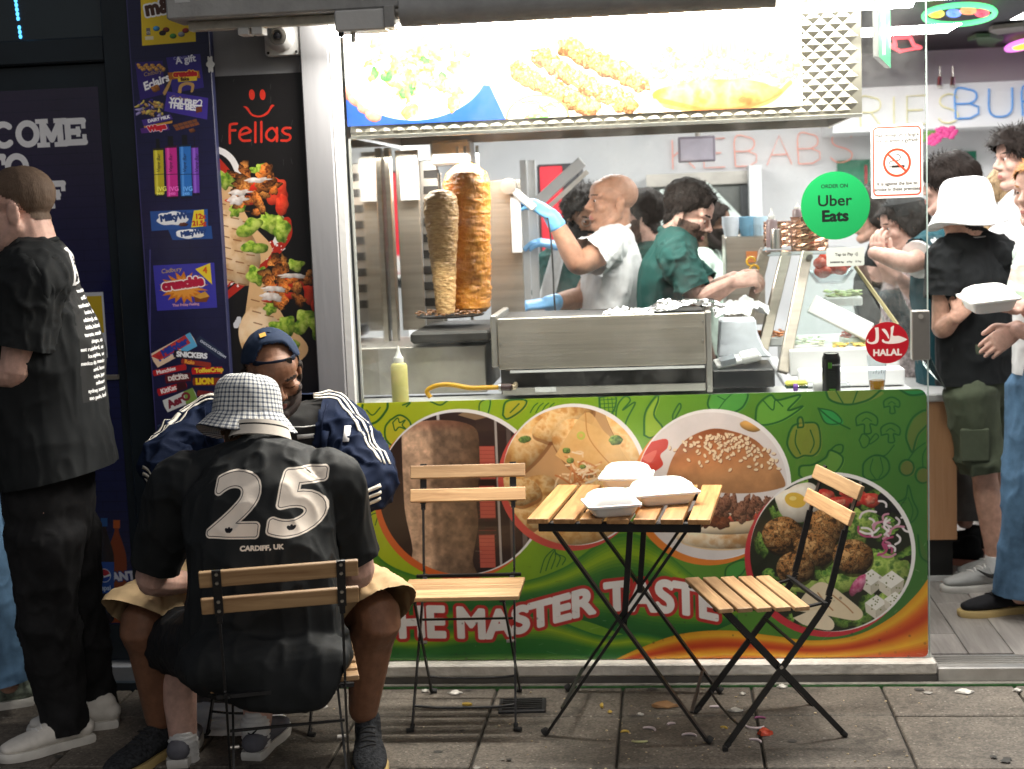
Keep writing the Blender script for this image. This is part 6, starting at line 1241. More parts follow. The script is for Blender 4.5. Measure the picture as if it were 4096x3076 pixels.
# foam clamshell boxes
M_foam = mat('white_foam', (.74, .73, .71), .5, var=.02, sss=.15, bump=.05, bscale=200)
def foam_box(label, loc, rot, w=.155, d=.15, h=.03, tilt=(0, 0), parent=None, group='white foam takeaway boxes on the table'):
    t = thing('foam_box', label, 'foam box', loc, rot, group); t.rotation_euler = (tilt[0], tilt[1], rot)
    def rr(w_, d_, z, r): return [(x, y, z) for x, y in rrect(w_, d_, r, 4)]
    MB().rings([rr(w * .72, d * .72, 0, .02), rr(w * .80, d * .80, .006, .02), rr(w * .95, d * .95, h, .02), rr(w * 1.06, d * 1.06, h + .001, .016), rr(w * 1.06, d * 1.06, h + .004, .016)]).build('base', M_foam, t, True)
    MB().rings([rr(w * 1.065, d * 1.065, h + .0045, .016), rr(w * 1.06, d * 1.06, h + .008, .016), rr(w * .96, d * .96, h + .009, .02), rr(w * .86, d * .86, h + .030, .03), rr(w * .68, d * .68, h + .041, .035), rr(w * .62, d * .62, h + .042, .03)]).build('lid', M_foam, t, True)
    MB().bar((-w * .3, d * .53, h + .004), (w * .3, d * .53, h + .004), .01, .006).build('hinge', M_foam, t); return t
c = at(2445, 2030, Z=TZ + .02); foam_box('closed white foam box at the front edge of the slatted table', (c.x, c.y, TZ + .001), RAD(14), .155, .14, .03)
c = at(2650, 1985, Z=TZ + .02); foam_box('long white foam box at the right on the slatted table', (c.x, c.y, TZ + .001), RAD(16), .20, .14, .032)
c = at(2520, 1915, Z=TZ + .03); foam_box('white foam box at the back of the slatted table', (c.x - .01, c.y - .02, TZ + .001), RAD(-4), .165, .15, .040)
# food scraps on table and ground
M_on = mat('onion_purple', (.35, .10, .22), .4); M_onw = mat('onion_white', (.7, .6, .62), .4); M_ch = mat('chip_yellow', (.62, .42, .08), .5); M_tom = mat('tomato_bit', (.58, .07, .03), .3)
def arc_bit(name, label, px, py, r, a0, a1, m, th=.0035, z=.005, cat='food scrap', Z=0):
    c = at(px, py, Z=Z); o = MB().tube([(r * math.cos(a), r * math.sin(a), 0) for a in np.linspace(a0, a1, 9)], [th * (.5 + .5 * math.sin(math.pi * k / 8) + .2) for k in range(9)], 6).build(name, m, None, True)
    o.location = (c.x, c.y, Z + z); return tag(o, label, cat)
arc_bit('onion_ring', 'curl of purple onion on the slatted table beside the right foam box', 2612, 1990, .014, 0, 2.4, M_on, .002, .004, 'onion', TZ)
arc_bit('onion_shred', 'shred of pink onion on the slatted table under the front foam box', 2508, 2046, .012, 1, 3.6, M_on, .002, .003, 'onion', TZ)
arc_bit('chip', 'yellow chip on the pavement under the empty chair', 1852, 2846, .06, 1.2, 1.75, M_ch, .0055, cat='chip')
arc_bit('chip', 'yellow chip on the pavement behind the table legs', 2480, 2826, .06, 2.9, 3.45, M_ch, .0055, cat='chip')
for i, (px, py, r, a0, a1, m, l) in enumerate(((2590, 2926, .024, -.2, 2.2, M_onw, 'curl of pale onion on the pavement below the table'), (2755, 2952, .024, .2, 2.6, M_onw, 'curl of purple edged onion by the front table foot'), (3010, 2975, .026, 0, 1.9, M_onw, 'lilac onion curl near the front foot of the right chair'), (3020, 2905, .03, 3.4, 5.8, M_onw, 'thin onion curl under the right chair'), (3040, 2884, .022, .6, 2.4, M_on, 'dark purple onion piece under the right chair'), (2560, 2950, .05, 4.2, 5.2, mat('lettuce_pale', (.45, .45, .22), .5), 'limp pale lettuce shred below the table'), (2500, 2935, .012, 0, 3, M_ch, 'crust of fried onion below the table'), (2690, 2905, .016, 1, 3, M_onw, 'white onion bit between the table legs'), (2890, 2920, .014, 0, 2, M_ch, 'yellow crumb of chip between table and right chair'), (2860, 2852, .05, 1.2, 1.9, M_onw, 'long white shred beside the bar of the right chair'))):
    arc_bit('food_scrap', l, px, py, r, a0, a1, m)
def flat_bit(name, label, cat, px, py, rx, ry, m, seed, h=.004):
    c = at(px, py, Z=0); g = random.Random(seed); n = 14; pts = [(rx * (.7 + .45 * g.random()) * math.cos(2 * math.pi * k / n), ry * (.7 + .45 * g.random()) * math.sin(2 * math.pi * k / n)) for k in range(n)]
    mb = MB(); mb.add([(x, y, 0) for x, y in pts] + [(x * .9, y * .9, h * (1 + .6 * math.sin(5 * i))) for i, (x, y) in enumerate(pts)] + [(0, 0, h * 1.3)], [tuple(range(n - 1, -1, -1))] + [(i, (i + 1) % n, (i + 1) % n + n, i + n) for i in range(n)] + [(i + n, (i + 1) % n + n, 2 * n) for i in range(n)])
    o = mb.build(name, m, None, True); o.location = (c.x, c.y, .003); return tag(o, label, cat)
M_paper = mat('paper_white', (.50, .48, .44), .8, var=.3, scale=60)
flat_bit('dry_leaf', 'brown dry leaf on the pavement below the table', 'leaf', 2660, 2826, .045, .03, mat('leaf_brown', (.26, .14, .06), .7), 3, .006)
flat_bit('tomato_piece', 'red piece of tomato on the pavement near the right chair', 'tomato', 3060, 2940, .026, .022, M_tom, 5, .010)
for i, (px, py, rx, l) in enumerate(((1820, 2775, .025, 'scrap of white paper against the kerb by the empty chair'), (1700, 2768, .014, 'small white paper bit against the kerb'), (2560, 2862, .012, 'white crumb of paper on the pavement below the table'), (2940, 2845, .025, 'crumpled clear wrapper under the right chair'), (3130, 2750, .018, 'white paper bit by the kerb behind the right chair'), (2970, 2780, .012, 'pale crumb by the kerb under the right chair'), (3860, 2770, .030, 'torn white tissue on the pavement before the doorway'), (4070, 2765, .016, 'white paper bit on the pavement at the far right'), (2440, 2852, .010, 'orange brown crumb on the pavement below the table'), (1290, 2830, .02, 'white paper scrap behind the seated man'))):
    flat_bit('paper_scrap', l, 'litter', px, py, rx, rx * .7, M_paper if 'orange' not in l else M_ch, 20 + i)
c = at(905, 2890, Z=0); o = crumple('plastic_bag', 'white carrier bag lying on the pavement under the seated men', 'bag', 905, 2890, -.5, .34, .30, .012, mat('bag_white', (.8, .8, .8), .5), 12); o.location = (c.x + .02, c.y, .012)
# flattened chewing gum and grease spots trodden into the slabs
g = random.Random(77); mb = MB(); mb2 = MB()
for k in range(150):
    x, y, r = g.uniform(-2.6, 1.8), g.uniform(-2.2, -.09), g.uniform(.005, .016); n = 10; q = mb if k % 3 else mb2
    q.add([(x + r * (1 + .25 * g.uniform(-1, 1)) * math.cos(6.283 * i / n), y + r * .9 * (1 + .25 * g.uniform(-1, 1)) * math.sin(6.283 * i / n), .0034) for i in range(n)] + [(x, y, .0046)], [(i, (i + 1) % n, n) for i in range(n)])
for q, c_, l in ((mb, (.045, .042, .038), 'dark chewing gum spots trodden into the pavement'), (mb2, (.24, .23, .21), 'pale chewing gum spots trodden into the pavement')): tag(stuff(q.build('chewing_gum', mat('gum_%d' % int(c_[0] * 1000), c_, .7), None, True)), l, 'chewing gum')
mb = MB()
for k in range(170):
    x, y, r = g.gauss(.05, .45), g.uniform(-1.1, -.1), g.uniform(.0015, .005); mb.ell((x, y, .003), (r, r * g.uniform(.4, 1), r * .5), 5, 4)
tag(stuff(mb.build('crumbs', mat('crumb', (.50, .40, .26), .7, var=.5, scale=60), None)), 'tiny food crumbs scattered on the pavement round the table', 'crumbs')
# ------------------------------------------------------------------ people: one skin grown over limbs, clothes as children
def hnoise(P, sc, seed=0):
    Q = P / sc + seed * 13.7; I = np.floor(Q).astype(np.int64); F = Q - I; F = F * F * (3 - 2 * F); out = 0
    for dx in (0, 1):
        for dy in (0, 1):
            for dz in (0, 1):
                n = (I[:, 0] + dx) * 374761393 + (I[:, 1] + dy) * 668265263 + (I[:, 2] + dz) * 2147483647; n = (n ^ (n >> 13)) * 1274126177 & 0xffffffff; n = ((n ^ (n >> 16)) & 0xffff) / 65535.
                out = out + n * (F[:, 0] if dx else 1 - F[:, 0]) * (F[:, 1] if dy else 1 - F[:, 1]) * (F[:, 2] if dz else 1 - F[:, 2])
    return out
class Org:
    """a closed lump built of limbs and rounds, then grown into one skin"""
    def __init__(s): s.mb = MB()
    def limb(s, pts, rad, side=None, n=14, m=5):
        P = catmull(pts, m); R = catmull([(r, r) if not isinstance(r, (tuple, list)) else r for r in rad], m); rings = []; nx = None; N = len(P)
        P = [Vector(p) for p in P]; sd = Vector(side) if side is not None else None
        for i, p in enumerate(P):
            t = (P[min(i + 1, N - 1)] - P[max(i - 1, 0)]).normalized()
            if sd is not None: nx = sd - t * sd.dot(t); nx.normalize()
            elif nx is None: nx = t.orthogonal().normalized()
            else: nx = (nx - t * nx.dot(t)).normalized()
            by = t.cross(nx); a, b = R[i]
            rings.append([p + nx * (a * math.cos(q)) + by * (b * math.sin(q)) for q in [2 * math.pi * k / n for k in range(n)]])
        t0, t1 = (P[0] - P[1]).normalized(), (P[-1] - P[-2]).normalized(); k0, k1 = min(R[0]), min(R[-1])
        def cap(ring, c, t, k): return [[c + (q - c) * f + t * k * g for q in ring] for f, g in ((.75, .45), (.4, .72))]
        s.mb.rings(cap(rings[0], P[0], t0, k0)[::-1] + rings + cap(rings[-1], P[-1], t1, k1)); return s
    def ell(s, c, r, R=None): s.mb.ell(c, r, 18, 12, R); return s
    def skin(s, voxel, smooth=2, adapt=0):
        me = bpy.data.meshes.new('tmp'); me.from_pydata([tuple(p) for p in s.mb.v], [], s.mb.f); fixn(me)
        o = bpy.data.objects.new('tmp', me); COL.objects.link(o); md = o.modifiers.new('r', 'REMESH'); md.mode = 'VOXEL'; md.voxel_size = voxel; md.use_smooth_shade = True
        dg = bpy.context.evaluated_depsgraph_get(); ev = o.evaluated_get(dg); m2 = ev.to_mesh(); n = len(m2.vertices)
        V = np.empty(n * 3, np.float32); m2.vertices.foreach_get('co', V); V = V.reshape(-1, 3).astype(float); nl = len(m2.loops)
        F = np.empty(nl, np.int32); m2.loops.foreach_get('vertex_index', F); F = F.reshape(-1, 4); E = np.empty(len(m2.edges) * 2, np.int32); m2.edges.foreach_get('vertices', E); E = E.reshape(-1, 2)
        ev.to_mesh_clear(); bpy.data.objects.remove(o); bpy.data.meshes.remove(me)
        deg = np.bincount(E.ravel(), minlength=n)[:, None].astype(float)
        for it in range(smooth * 2):
            A = np.zeros_like(V); np.add.at(A, E[:, 0], V[E[:, 1]]); np.add.at(A, E[:, 1], V[E[:, 0]]); V = V + (.55 if it % 2 == 0 else -.50) * (A / np.maximum(deg, 1) - V) if smooth < 9 else V + .5 * (A / np.maximum(deg, 1) - V)
        return V, F
def vnorm(V, F):
    n = np.cross(V[F[:, 2]] - V[F[:, 0]], V[F[:, 3]] - V[F[:, 1]]); N = np.zeros_like(V)
    for k in range(4): np.add.at(N, F[:, k], n)
    return N / np.maximum(np.linalg.norm(N, axis=1, keepdims=True), 1e-9)
def mesh_np(name, V, F, m, parent, smooth=True, mi=None):
    me = bpy.data.meshes.new(name); me.vertices.add(len(V)); me.vertices.foreach_set('co', np.asarray(V, np.float32).ravel())
    k = F.shape[1]; me.loops.add(F.size); me.loops.foreach_set('vertex_index', F.ravel().astype(np.int32)); me.polygons.add(len(F)); me.polygons.foreach_set('loop_start', np.arange(0, F.size, k, dtype=np.int32))
    o = link(name, me, parent, m)
    if mi is not None: me.polygons.foreach_set('material_index', mi.astype(np.int32))
    me.update(calc_edges=True); me.validate(); me.polygons.foreach_set('use_smooth', np.full(len(F), smooth)); return o
def join(parts):
    V = np.concatenate([p[0] for p in parts]); off = np.cumsum([0] + [len(p[0]) for p in parts[:-1]]); return V, np.concatenate([p[1] + o for p, o in zip(parts, off)])
def folds(V, F, amp, sc, seed, stretch=(1, 1, 1), pts=()):
    """creases of cloth: soft ridges, stronger round the given joints"""
    N = vnorm(V, F); Q = V / np.array(stretch); a = 1 - np.abs(2 * hnoise(Q, sc, seed) - 1); b = 1 - np.abs(2 * hnoise(Q, sc * .45, seed + 3) - 1); w = np.full(len(V), .55)
    for p, r in pts: w += 1.1 * np.exp(-((V - np.array(p)) ** 2).sum(1) / (r * r))
    low = hnoise(V, sc * 2.2, seed + 7) - .5
    return V + N * ((a ** 3 * .85 + b ** 3 * .55 - .45) * amp * w + low * amp * 1.1)[:, None]
def shell(name, V, F, w, off, m, parent, seed=0, rough=.0, sc=.02, lift=None):
    """thin layer over part of a skin (hair, beard, sock): where the weight w is above zero"""
    N = vnorm(V, F); keep = (w[F] > .02).all(1); f = F[keep]; 
    if not len(f): return None
    u, inv = np.unique(f, return_inverse=True); n = hnoise(V[u], sc, seed) - .5
    d = off * np.sqrt(np.clip(w[u], 0, 1)) * (1 + rough * 2 * n); v = V[u] + N[u] * d[:, None]
    if lift is not None: v = v + np.asarray(lift) * (w[u] * off)[:, None]
    return mesh_np(name, v, inv.reshape(f.shape), m, parent)
def smooth01(x, a, b): t = np.clip((x - a) / (b - a), 0, 1); return t * t * (3 - 2 * t)
M_skin = {}
def skin_mat(key, col, rough=.5):
    n = 'skin_' + key
    if n in MATS: return MATS[n]
    m = mat(n, col, rough, var=.20, scale=34, bump=.22, bscale=420, sss=.10, spec=.35); return m
def trim(V, F, cuts):
    """open cloth at hem, sleeve and cuff: drop what lies past each plane"""
    C = V[F].mean(1); keep = np.ones(len(F), bool)
    for p, d, R, L in cuts:
        q = C - np.array(p); d = np.array(Vector(d).normalized()); t = q @ d; rad = np.linalg.norm(q - t[:, None] * d, axis=1); keep &= ~((t > 0) & (t < L) & (rad < R))
    u, inv = np.unique(F[keep], return_inverse=True); V, F = V[u], inv.reshape(-1, 4)
    E = np.sort(np.concatenate([F[:, [0, 1]], F[:, [1, 2]], F[:, [2, 3]], F[:, [3, 0]]]), axis=1); key = E[:, 0].astype(np.int64) * len(V) + E[:, 1]; k, c = np.unique(key, return_counts=True); b = np.unique(np.concatenate([k[c == 1] // len(V), k[c == 1] % len(V)]))
    for p, d, R, L in cuts:                                # straighten the cut edge
        d = np.array(Vector(d).normalized()); q = V[b] - np.array(p); t = q @ d; rad = np.linalg.norm(q - t[:, None] * d, axis=1); m = (np.abs(t) < .016) & (rad < R * 1.05); V[b[m]] -= np.outer(t[m], d)
    return V, F
class Head:
    def __init__(s, c, f, up=(0, 0, 1), k=1.0, wide=1.0):
        s.c = Vector(c); s.f = Vector(f).normalized(); s.u = Vector(up); s.u = (s.u - s.f * s.u.dot(s.f)).normalized(); s.r = s.f.cross(s.u); s.k = k; s.w = wide
        s.R = Matrix((s.r, s.f, s.u)).transposed()
    def p(s, x, y, z): return s.c + (s.r * (x * s.w) + s.f * y + s.u * z) * s.k
    def loc(s, V): return (np.asarray(V) - np.array(s.c)) @ np.array(s.R) / s.k / np.array([s.w, 1, 1])
    def grow(s, o, fat=0, nose=1.0):
        k, p = s.k, s.p; w = s.w
        E = lambda c, r: o.ell(p(*c), (r[0] * k * w, r[1] * k, r[2] * k), s.R)
        E((0, -.014, .042), (.0765, .098, .080)); E((0, .020, -.035), (.062 + fat, .068, .078)); E((0, .052, .045), (.060, .045, .050))
        for q in (-1, 1):
            o.limb([p(q * .052, -.012, -.045), p(q * .042, .030, -.088), p(0, .066, -.106)], [(.026 + fat) * k, (.022 + fat) * k, .020 * k]); E((q * .041, .058, -.022), (.026 + fat * .6, .024, .024))
            o.limb([p(q * .052, .068, .026), p(q * .02, .086, .024), p(0, .086, .022)], [.010 * k, .0115 * k, .009 * k]); E((q * .078, -.014, -.012), (.009, .020, .033)); E((q * .082, -.018, .004), (.008, .017, .018))
            E((q * .012, .094, -.031), (.0095 * nose, .010, .008)); E((q * .031, .0735, .003), (.0155, .0125, .0115)); E((q * .030, .0745, -.004), (.015, .0115, .007))
        o.limb([p(0, .084, .018), p(0, .098, -.008), p(0, .108, -.026)], [.0085 * k, .0095 * k * nose, .0125 * k * nose]); E((0, .070, -.102), (.020 + fat, .018, .016))
        o.limb([p(-.025, .076, -.061), p(-.010, .088, -.0575), p(0, .0875, -.059), p(.010, .088, -.0575), p(.025, .076, -.061)], [.004 * k, .0065 * k, .006 * k, .0065 * k, .004 * k])
        o.limb([p(-.022, .077, -.066), p(0, .0885, -.0715), p(.022, .077, -.066)], [.004 * k, .0085 * k, .004 * k]); E((0, .070, -.048), (.028, .018, .018))
        return o
    def hairmask(s, V, front=.045, side=-.02, back=-.075, ear=True):
        L = s.loc(V); x, y, z = L.T; fy = smooth01(y, -.02, .07); line = back * (1 - smooth01(y, -.07, -.01)) + (side) * smooth01(y, -.07, -.01) * (1 - fy) + front * fy
        w = smooth01(z, line - .006, line + .016); 
        if ear: w *= 1 - np.exp(-(((y + .014) / .020) ** 2 + ((z + .008) / .032) ** 2)) * (np.abs(x) > .066)
        w *= (y < .11); w *= 1 - smooth01(y, .072, .082) * (z < front + .02); return w
    def beardmask(s, V, up=-.055):
        L = s.loc(V); x, y, z = L.T; line = up + .045 * smooth01(np.abs(x), .035, .06); w = smooth01(-z, -line - .003, -line + .010) * smooth01(y, -.012, .006) * (z > -.135); mouth = np.exp(-((x / .026) ** 2 + ((z + .064) / .009) ** 2)) * (y > .07)
        mous = np.exp(-((x / .034) ** 2 + ((z + .047) / .008) ** 2)) * (y > .07); return np.clip(w + mous * .8 - mouth * 1.2, 0, 1)
    def browmask(s, V):
        L = s.loc(V); x, y, z = L.T; ax = np.abs(x); return np.clip(np.exp(-(((ax - .033) / .021) ** 4 + ((z - .0265 - .10 * (ax - .02)) / .0052) ** 2)) * 1.3 - .3, 0, 1) * (y > .05)
    def lipmask(s, V):
        L = s.loc(V); x, y, z = L.T; return np.clip(np.exp(-((x / .022) ** 4 + ((z + .0645) / .0095) ** 2)) * 1.5 - .5, 0, 1) * (y > .068)
    def lashmask(s, V):
        L = s.loc(V); x, y, z = L.T; ax = np.abs(x); return np.clip(np.exp(-(((ax - .031) / .0135) ** 4 + ((z + .0065 + 14 * (ax - .031) ** 2 * -1) / .0022) ** 2)) * 1.6 - .6, 0, 1) * (y > .06)
def hand(o, wr, d, n, thumb, curl=.5, k=1.0, spread=.12, tcurl=.5):
    """wrist, direction of the fingers, outward normal of the palm, direction of the thumb side; curl closes towards the palm"""
    wr, d, n = Vector(wr), Vector(d).normalized(), Vector(n); n = (n - d * n.dot(d)).normalized(); s_ = d.cross(n).normalized()
    if s_.dot(Vector(thumb)) < 0: s_ = -s_
    pl = wr + d * .085 * k; o.limb([wr - d * .02 * k, wr + d * .03 * k, pl], [(.027 * k, .020 * k), (.038 * k, .017 * k), (.040 * k, .0135 * k)], s_)
    cs = curl if isinstance(curl, (list, tuple)) else [curl] * 4
    for i, (off, L, q) in enumerate(((.031, .072, .95), (.0105, .080, 1.0), (-.0105, .075, .97), (-.031, .060, .88))):
        b = pl + s_ * off * k - d * (.004 if i in (1, 2) else .010) * k; dr = (d + s_ * off * spread * 25 * .12).normalized(); P = [b - dr * .02 * k, b]; a = 0; p = b
        for j, f in enumerate((.45, .32, .23)):
            a += cs[i] * (.9, 1.1, .8)[j]; p = p + (dr * math.cos(a) + n * math.sin(a)) * L * f * k; P.append(p)
        o.limb(P, [.0095 * k * q, .0095 * k * q, .0088 * k * q, .0080 * k * q, .0068 * k * q], n=10, m=3)
    tb_ = wr + d * .022 * k + s_ * .026 * k; t1 = (d * .62 + s_ * .72 + n * .25).normalized(); t2 = (d * .9 + s_ * (.35 - .5 * tcurl) + n * .55 * tcurl).normalized()
    o.limb([tb_ - t1 * .012 * k, tb_ + t1 * .034 * k, tb_ + t1 * .034 * k + t2 * .030 * k, tb_ + t1 * .034 * k + t2 * .052 * k], [.0135 * k, .0118 * k, .0105 * k, .008 * k], n=10, m=3); return o
def cloth_uv(o, c, right, up, w, h, ndir, V, F, thr=.25):
    """lay a printed picture over the faces that look along ndir (second material)"""
    me = o.data; N = vnorm(V, F); fn = N[F].mean(1); ok = fn @ np.array(ndir) > thr; P = (V - np.array(c)); uu = P @ np.array(right) / w + .5; vv = P @ np.array(up) / h + .5
    uv = me.uv_layers.new(name='UVMap'); idx = F.ravel(); A = np.stack([uu[idx], vv[idx]], 1).astype(np.float32); uv.data.foreach_set('uv', A.ravel())
    fu, fv = uu[F].mean(1), vv[F].mean(1); ok &= (fu > 0) & (fu < 1) & (fv > 0) & (fv < 1); me.polygons.foreach_set('material_index', ok.astype(np.int32)); me.update()
def strip(name, V, F, path, dirs, width, off, m, parent, th=.0015):
    """ribbon laid on cloth: each path point is dropped onto the skin from outside along its direction"""
    bv = BVHTree.FromPolygons([tuple(v) for v in V], [tuple(f) for f in F]); L, Rr = [], []; n = len(path)
    for i, (p, d) in enumerate(zip(path, dirs)):
        p, d = Vector(p), Vector(d).normalized(); t = (Vector(path[min(i + 1, n - 1)]) - Vector(path[max(i - 1, 0)])).normalized(); s_ = t.cross(d).normalized()
        for q, out in ((-1, L), (1, Rr)):
            b = p + s_ * q * width / 2; h = bv.ray_cast(b + d * .22, -d, .5); out.append((h[0] + d * off) if h[0] is not None else None)
    vs = []; 
    for a, b in zip(L, Rr):
        if a is None or b is None: continue
        vs += [a, b]
    k = len(vs) // 2
    if k < 2: return None
    me = bpy.data.meshes.new(name); me.from_pydata([tuple(v) for v in vs], [], [(2 * i, 2 * i + 1, 2 * i + 3, 2 * i + 2) for i in range(k - 1)]); o = link(name, me, parent, m); s2 = o.modifiers.new('thick', 'SOLIDIFY'); s2.thickness = th; s2.offset = 0
    me.polygons.foreach_set('use_smooth', [True] * len(me.polygons)); return o
def shoe(parent, heel, d, L, m_up, m_sole, m_lace=None, z0=0, hi=.075, w=.047, sole=.028, toe=None, lift=0):
    heel = Vector(heel); d = Vector(d); d.z = 0; d.normalize(); s_ = Vector((-d.y, d.x, 0)); up = Vector((0, 0, 1)); P = lambda u, v, z: heel + d * (u * L) + s_ * v + up * (z + z0 + lift * u)
    prof = [(0.0, .030, .0), (.06, .035, 0), (.2, .036, 0), (.42, .036, .002), (.62, .046, .003), (.8, .045, .003), (.93, .034, .002), (1.0, .016, .0)]
    out = [P(u, w / .047 * v + x, 0) for u, v, x in prof] + [P(u, -w / .047 * v * .95 + x, 0) for u, v, x in prof[::-1]]
    ring = lambda f, z: [heel + d * (L * .5) + (q - heel - d * (L * .5)) * f + up * z for q in out]
    MB().rings([ring(.97, 0), ring(1.0, sole * .35), ring(1.0, sole * .8), ring(.975, sole)]).build('sole', m_sole, parent, True)
    o = Org(); o.limb([P(.05, 0, sole + .022), P(.3, 0, sole + .024), P(.6, .002, sole + .018), P(.80, .002, sole + .012), P(.93, .002, sole + .008)], [(w * .70, .030), (w * .76, .034), (w * .92, .030), (w * .88, .022), (w * .6, .014)], s_); o.limb([P(.16, 0, sole + .02), P(.17, 0, sole + hi)], [(w * .74, .046), (w * .70, .044)], s_); o.limb([P(.2, 0, sole + hi * .75), P(.38, 0, sole + .052), P(.58, 0, sole + .036)], [(w * .5, .022), (w * .56, .018), (w * .6, .015)], s_)
    V, F = o.skin(.006, 2); V[:, 2] = np.maximum(V[:, 2], z0 + sole * .8); mesh_np('upper', V, F, m_up, parent)
    if m_lace:
        bv = BVHTree.FromPolygons([tuple(v) for v in V], [tuple(f) for f in F])
        for k in range(5):
            u = .34 + k * .065; pts = []
            for q in np.linspace(-.022, .022, 5):
                h = bv.ray_cast(P(u + .03 * (1 if k % 2 else -1) * q / .022 * .5, q, .2), -up, .3); 
                if h[0] is not None: pts.append(h[0] + up * .002)
            if len(pts) > 2: MB().tube(pts, .0028, 6).build('lace', m_lace, parent, True)
    return V, F
def fabric(name, col, rough=.85, var=.14, bump=.10, bs=420, sheen=.0, scale=16): return mat(name, col, rough, var=var, scale=scale, bump=bump, bscale=bs, spec=.2, sheen=0)
def stand(x, y, z, yaw, h):
    """resting joints of a standing person; yaw 0 looks to +y"""
    k = h / 1.75; f = Vector((-math.sin(yaw), math.cos(yaw), 0)); r = Vector((f.y, -f.x, 0)); o = Vector((x, y, z)); J = {'f': f, 'r': r, 'k': k, 'o': o}
    P = lambda a, b, c: o + r * a * k + f * b * k + Vector((0, 0, c * k))
    for n, s in (('L', -1), ('R', 1)):
        J['sh' + n] = P(s * .175, -.01, 1.415); J['el' + n] = P(s * .235, -.03, 1.13); J['wr' + n] = P(s * .24, .05, .89); J['hip' + n] = P(s * .09, 0, .90); J['kn' + n] = P(s * .10, .02, .49); J['an' + n] = P(s * .10, -.02, .085)
    J['pel'] = P(0, 0, .97); J['waist'] = P(0, .01, 1.10); J['chest'] = P(0, .01, 1.27); J['neck'] = P(0, -.015, 1.475); J['head'] = P(0, .02, 1.625); J['hf'] = f; return J
def torso(o, J, fat=1.0, d=0, hem=None, shoulders=True, belly=0):
    """trunk of a garment or body, d thicker than the body"""
    r, k, f = J['r'], J['k'], J['f']; F = fat; sp_ = ([(hem if hem is not None else J['pel'])] if hem is not False else []) + [J['waist'], J['chest'], J['chest'].lerp(J['neck'], .62), J['neck']]
    ra = ([((.175 * F + d) * k, (.120 * F + d) * k)] if hem is not False else []) + [((.160 * F + d) * k, (.112 * F + d + belly) * k), ((.172 * F + d) * k, (.118 * F + d + belly * .3) * k), ((.135 * F + d) * k, (.090 * F + d * .6) * k), ((.062 + d * .5) * k, (.062 + d * .5) * k)]
    o.limb(sp_, ra, r, 20, 6)
    if shoulders: o.limb([J['shL'], J['chest'].lerp(J['neck'], .78), J['shR']], [(.062 * F + d) * k, (.074 * F + d) * k, (.062 * F + d) * k])
    return o
def body(parent, J, m, hd=None, hands=None, fat=1.0, facev=.0055, legs=True, arms=('L', 'R'), neckr=.056, armr=1.0, legr=1.0, legv=.009):
    k = J['k']; parts = []; o = Org(); torso(o, J, fat, -.012)
    if legs:
        for s in 'LR': o.limb([J['hip' + s], J['kn' + s], J['kn' + s].lerp(J['an' + s], .3), J['an' + s]], [.080 * k * legr, .056 * k * legr, .056 * k * legr, .036 * k * legr])
    parts.append(o.skin(legv, 2))
    for s in arms:
        o = Org(); sh, el, wr = J['sh' + s], J['el' + s], J['wr' + s]; o.limb([sh, sh.lerp(el, .5), el], [.050 * k * armr, .050 * k * armr, .041 * k * armr]); o.limb([el, el.lerp(wr, .3), wr], [.041 * k * armr, .043 * k * armr, .027 * k * armr])
        v = .008
        if hands and s in hands: hand(o, wr, **hands[s]); v = .0036
        parts.append(o.skin(v, 2))
    HV = None
    if hd:
        o = Org(); hd.grow(o, fat=max(0, (fat - 1) * .022)); o.limb([hd.p(0, -.022, -.03), J['neck'].lerp(hd.p(0, -.03, -.08), .5), J['neck'] - Vector((0, 0, .03))], [neckr * k, neckr * k * 1.04, neckr * k * 1.25]); HV = o.skin(facev, 2); parts.append(HV)
    V, F = join(parts); o = mesh_np('body', V, F, m, parent); return HV
def eyes(parent, hd, m_iris, look=(0, 1, 0)):
    for q in (-1, 1):
        c = hd.p(q * .031, .0735, .004); MB().ell(c, (.0128 * hd.k,) * 3, 12, 8).build('eye', M_eye, parent, True); d = (hd.R @ Vector(look)).normalized(); MB().ell(c + d * .0105 * hd.k, (.0055 * hd.k,) * 3, 10, 6).build('iris', m_iris, parent, True)
M_eye = mat('eye_white', (.75, .72, .70), .2); M_iris = mat('iris_brown', (.03, .015, .008), .15)
def tee(name, parent, J, m, hem, sleeve=.62, fat=1.0, d=.012, sr=(.075, .070), seed=1, amp=.010, sc=.09, arms='LR', voxel=.008, belly=0, stretch=(1, 1, 1.8), long=False):
    k = J['k']; hd_ = (hem - J['waist']).normalized(); o = Org(); torso(o, J, fat, d, hem + hd_ * .07, True, belly); pts = [(J['sh' + s] + Vector((0, 0, -.06)), .13) for s in arms]
    V, F = o.skin(voxel, 3); V = folds(V, F, amp, sc, seed, stretch, pts); parts = [trim(V, F, [(hem, hd_, .36, .3)])]
    for s in arms:
        sh, el = J['sh' + s], J['el' + s]; o = Org(); cuts = []; inn = J['chest'].lerp(sh, .72) + Vector((0, 0, .03)) * k
        if long: o.limb([inn, sh, el, el.lerp(J['wr' + s], .5), el.lerp(J['wr' + s], .93)], [sr[0] * k * .9, sr[0] * k, sr[1] * k, sr[1] * k * .92, sr[1] * k * .78])
        else: e = sh.lerp(el, sleeve); ed = (el - sh).normalized(); o.limb([inn, sh, sh.lerp(e, .6), e, e + ed * .05], [sr[0] * k * .9, sr[0] * k, (sr[0] + sr[1]) / 2 * k, sr[1] * k, sr[1] * k]); cuts = [(e, ed, .2, .3)]
        V, F = o.skin(voxel * .9, 3); V = folds(V, F, amp * .9, sc * .8, seed + 11, (1, 1, 1), [(sh, .1), (el, .12)]); parts.append(trim(V, F, cuts))
    V, F = join(parts); return mesh_np(name, V, F, m, parent), V, F
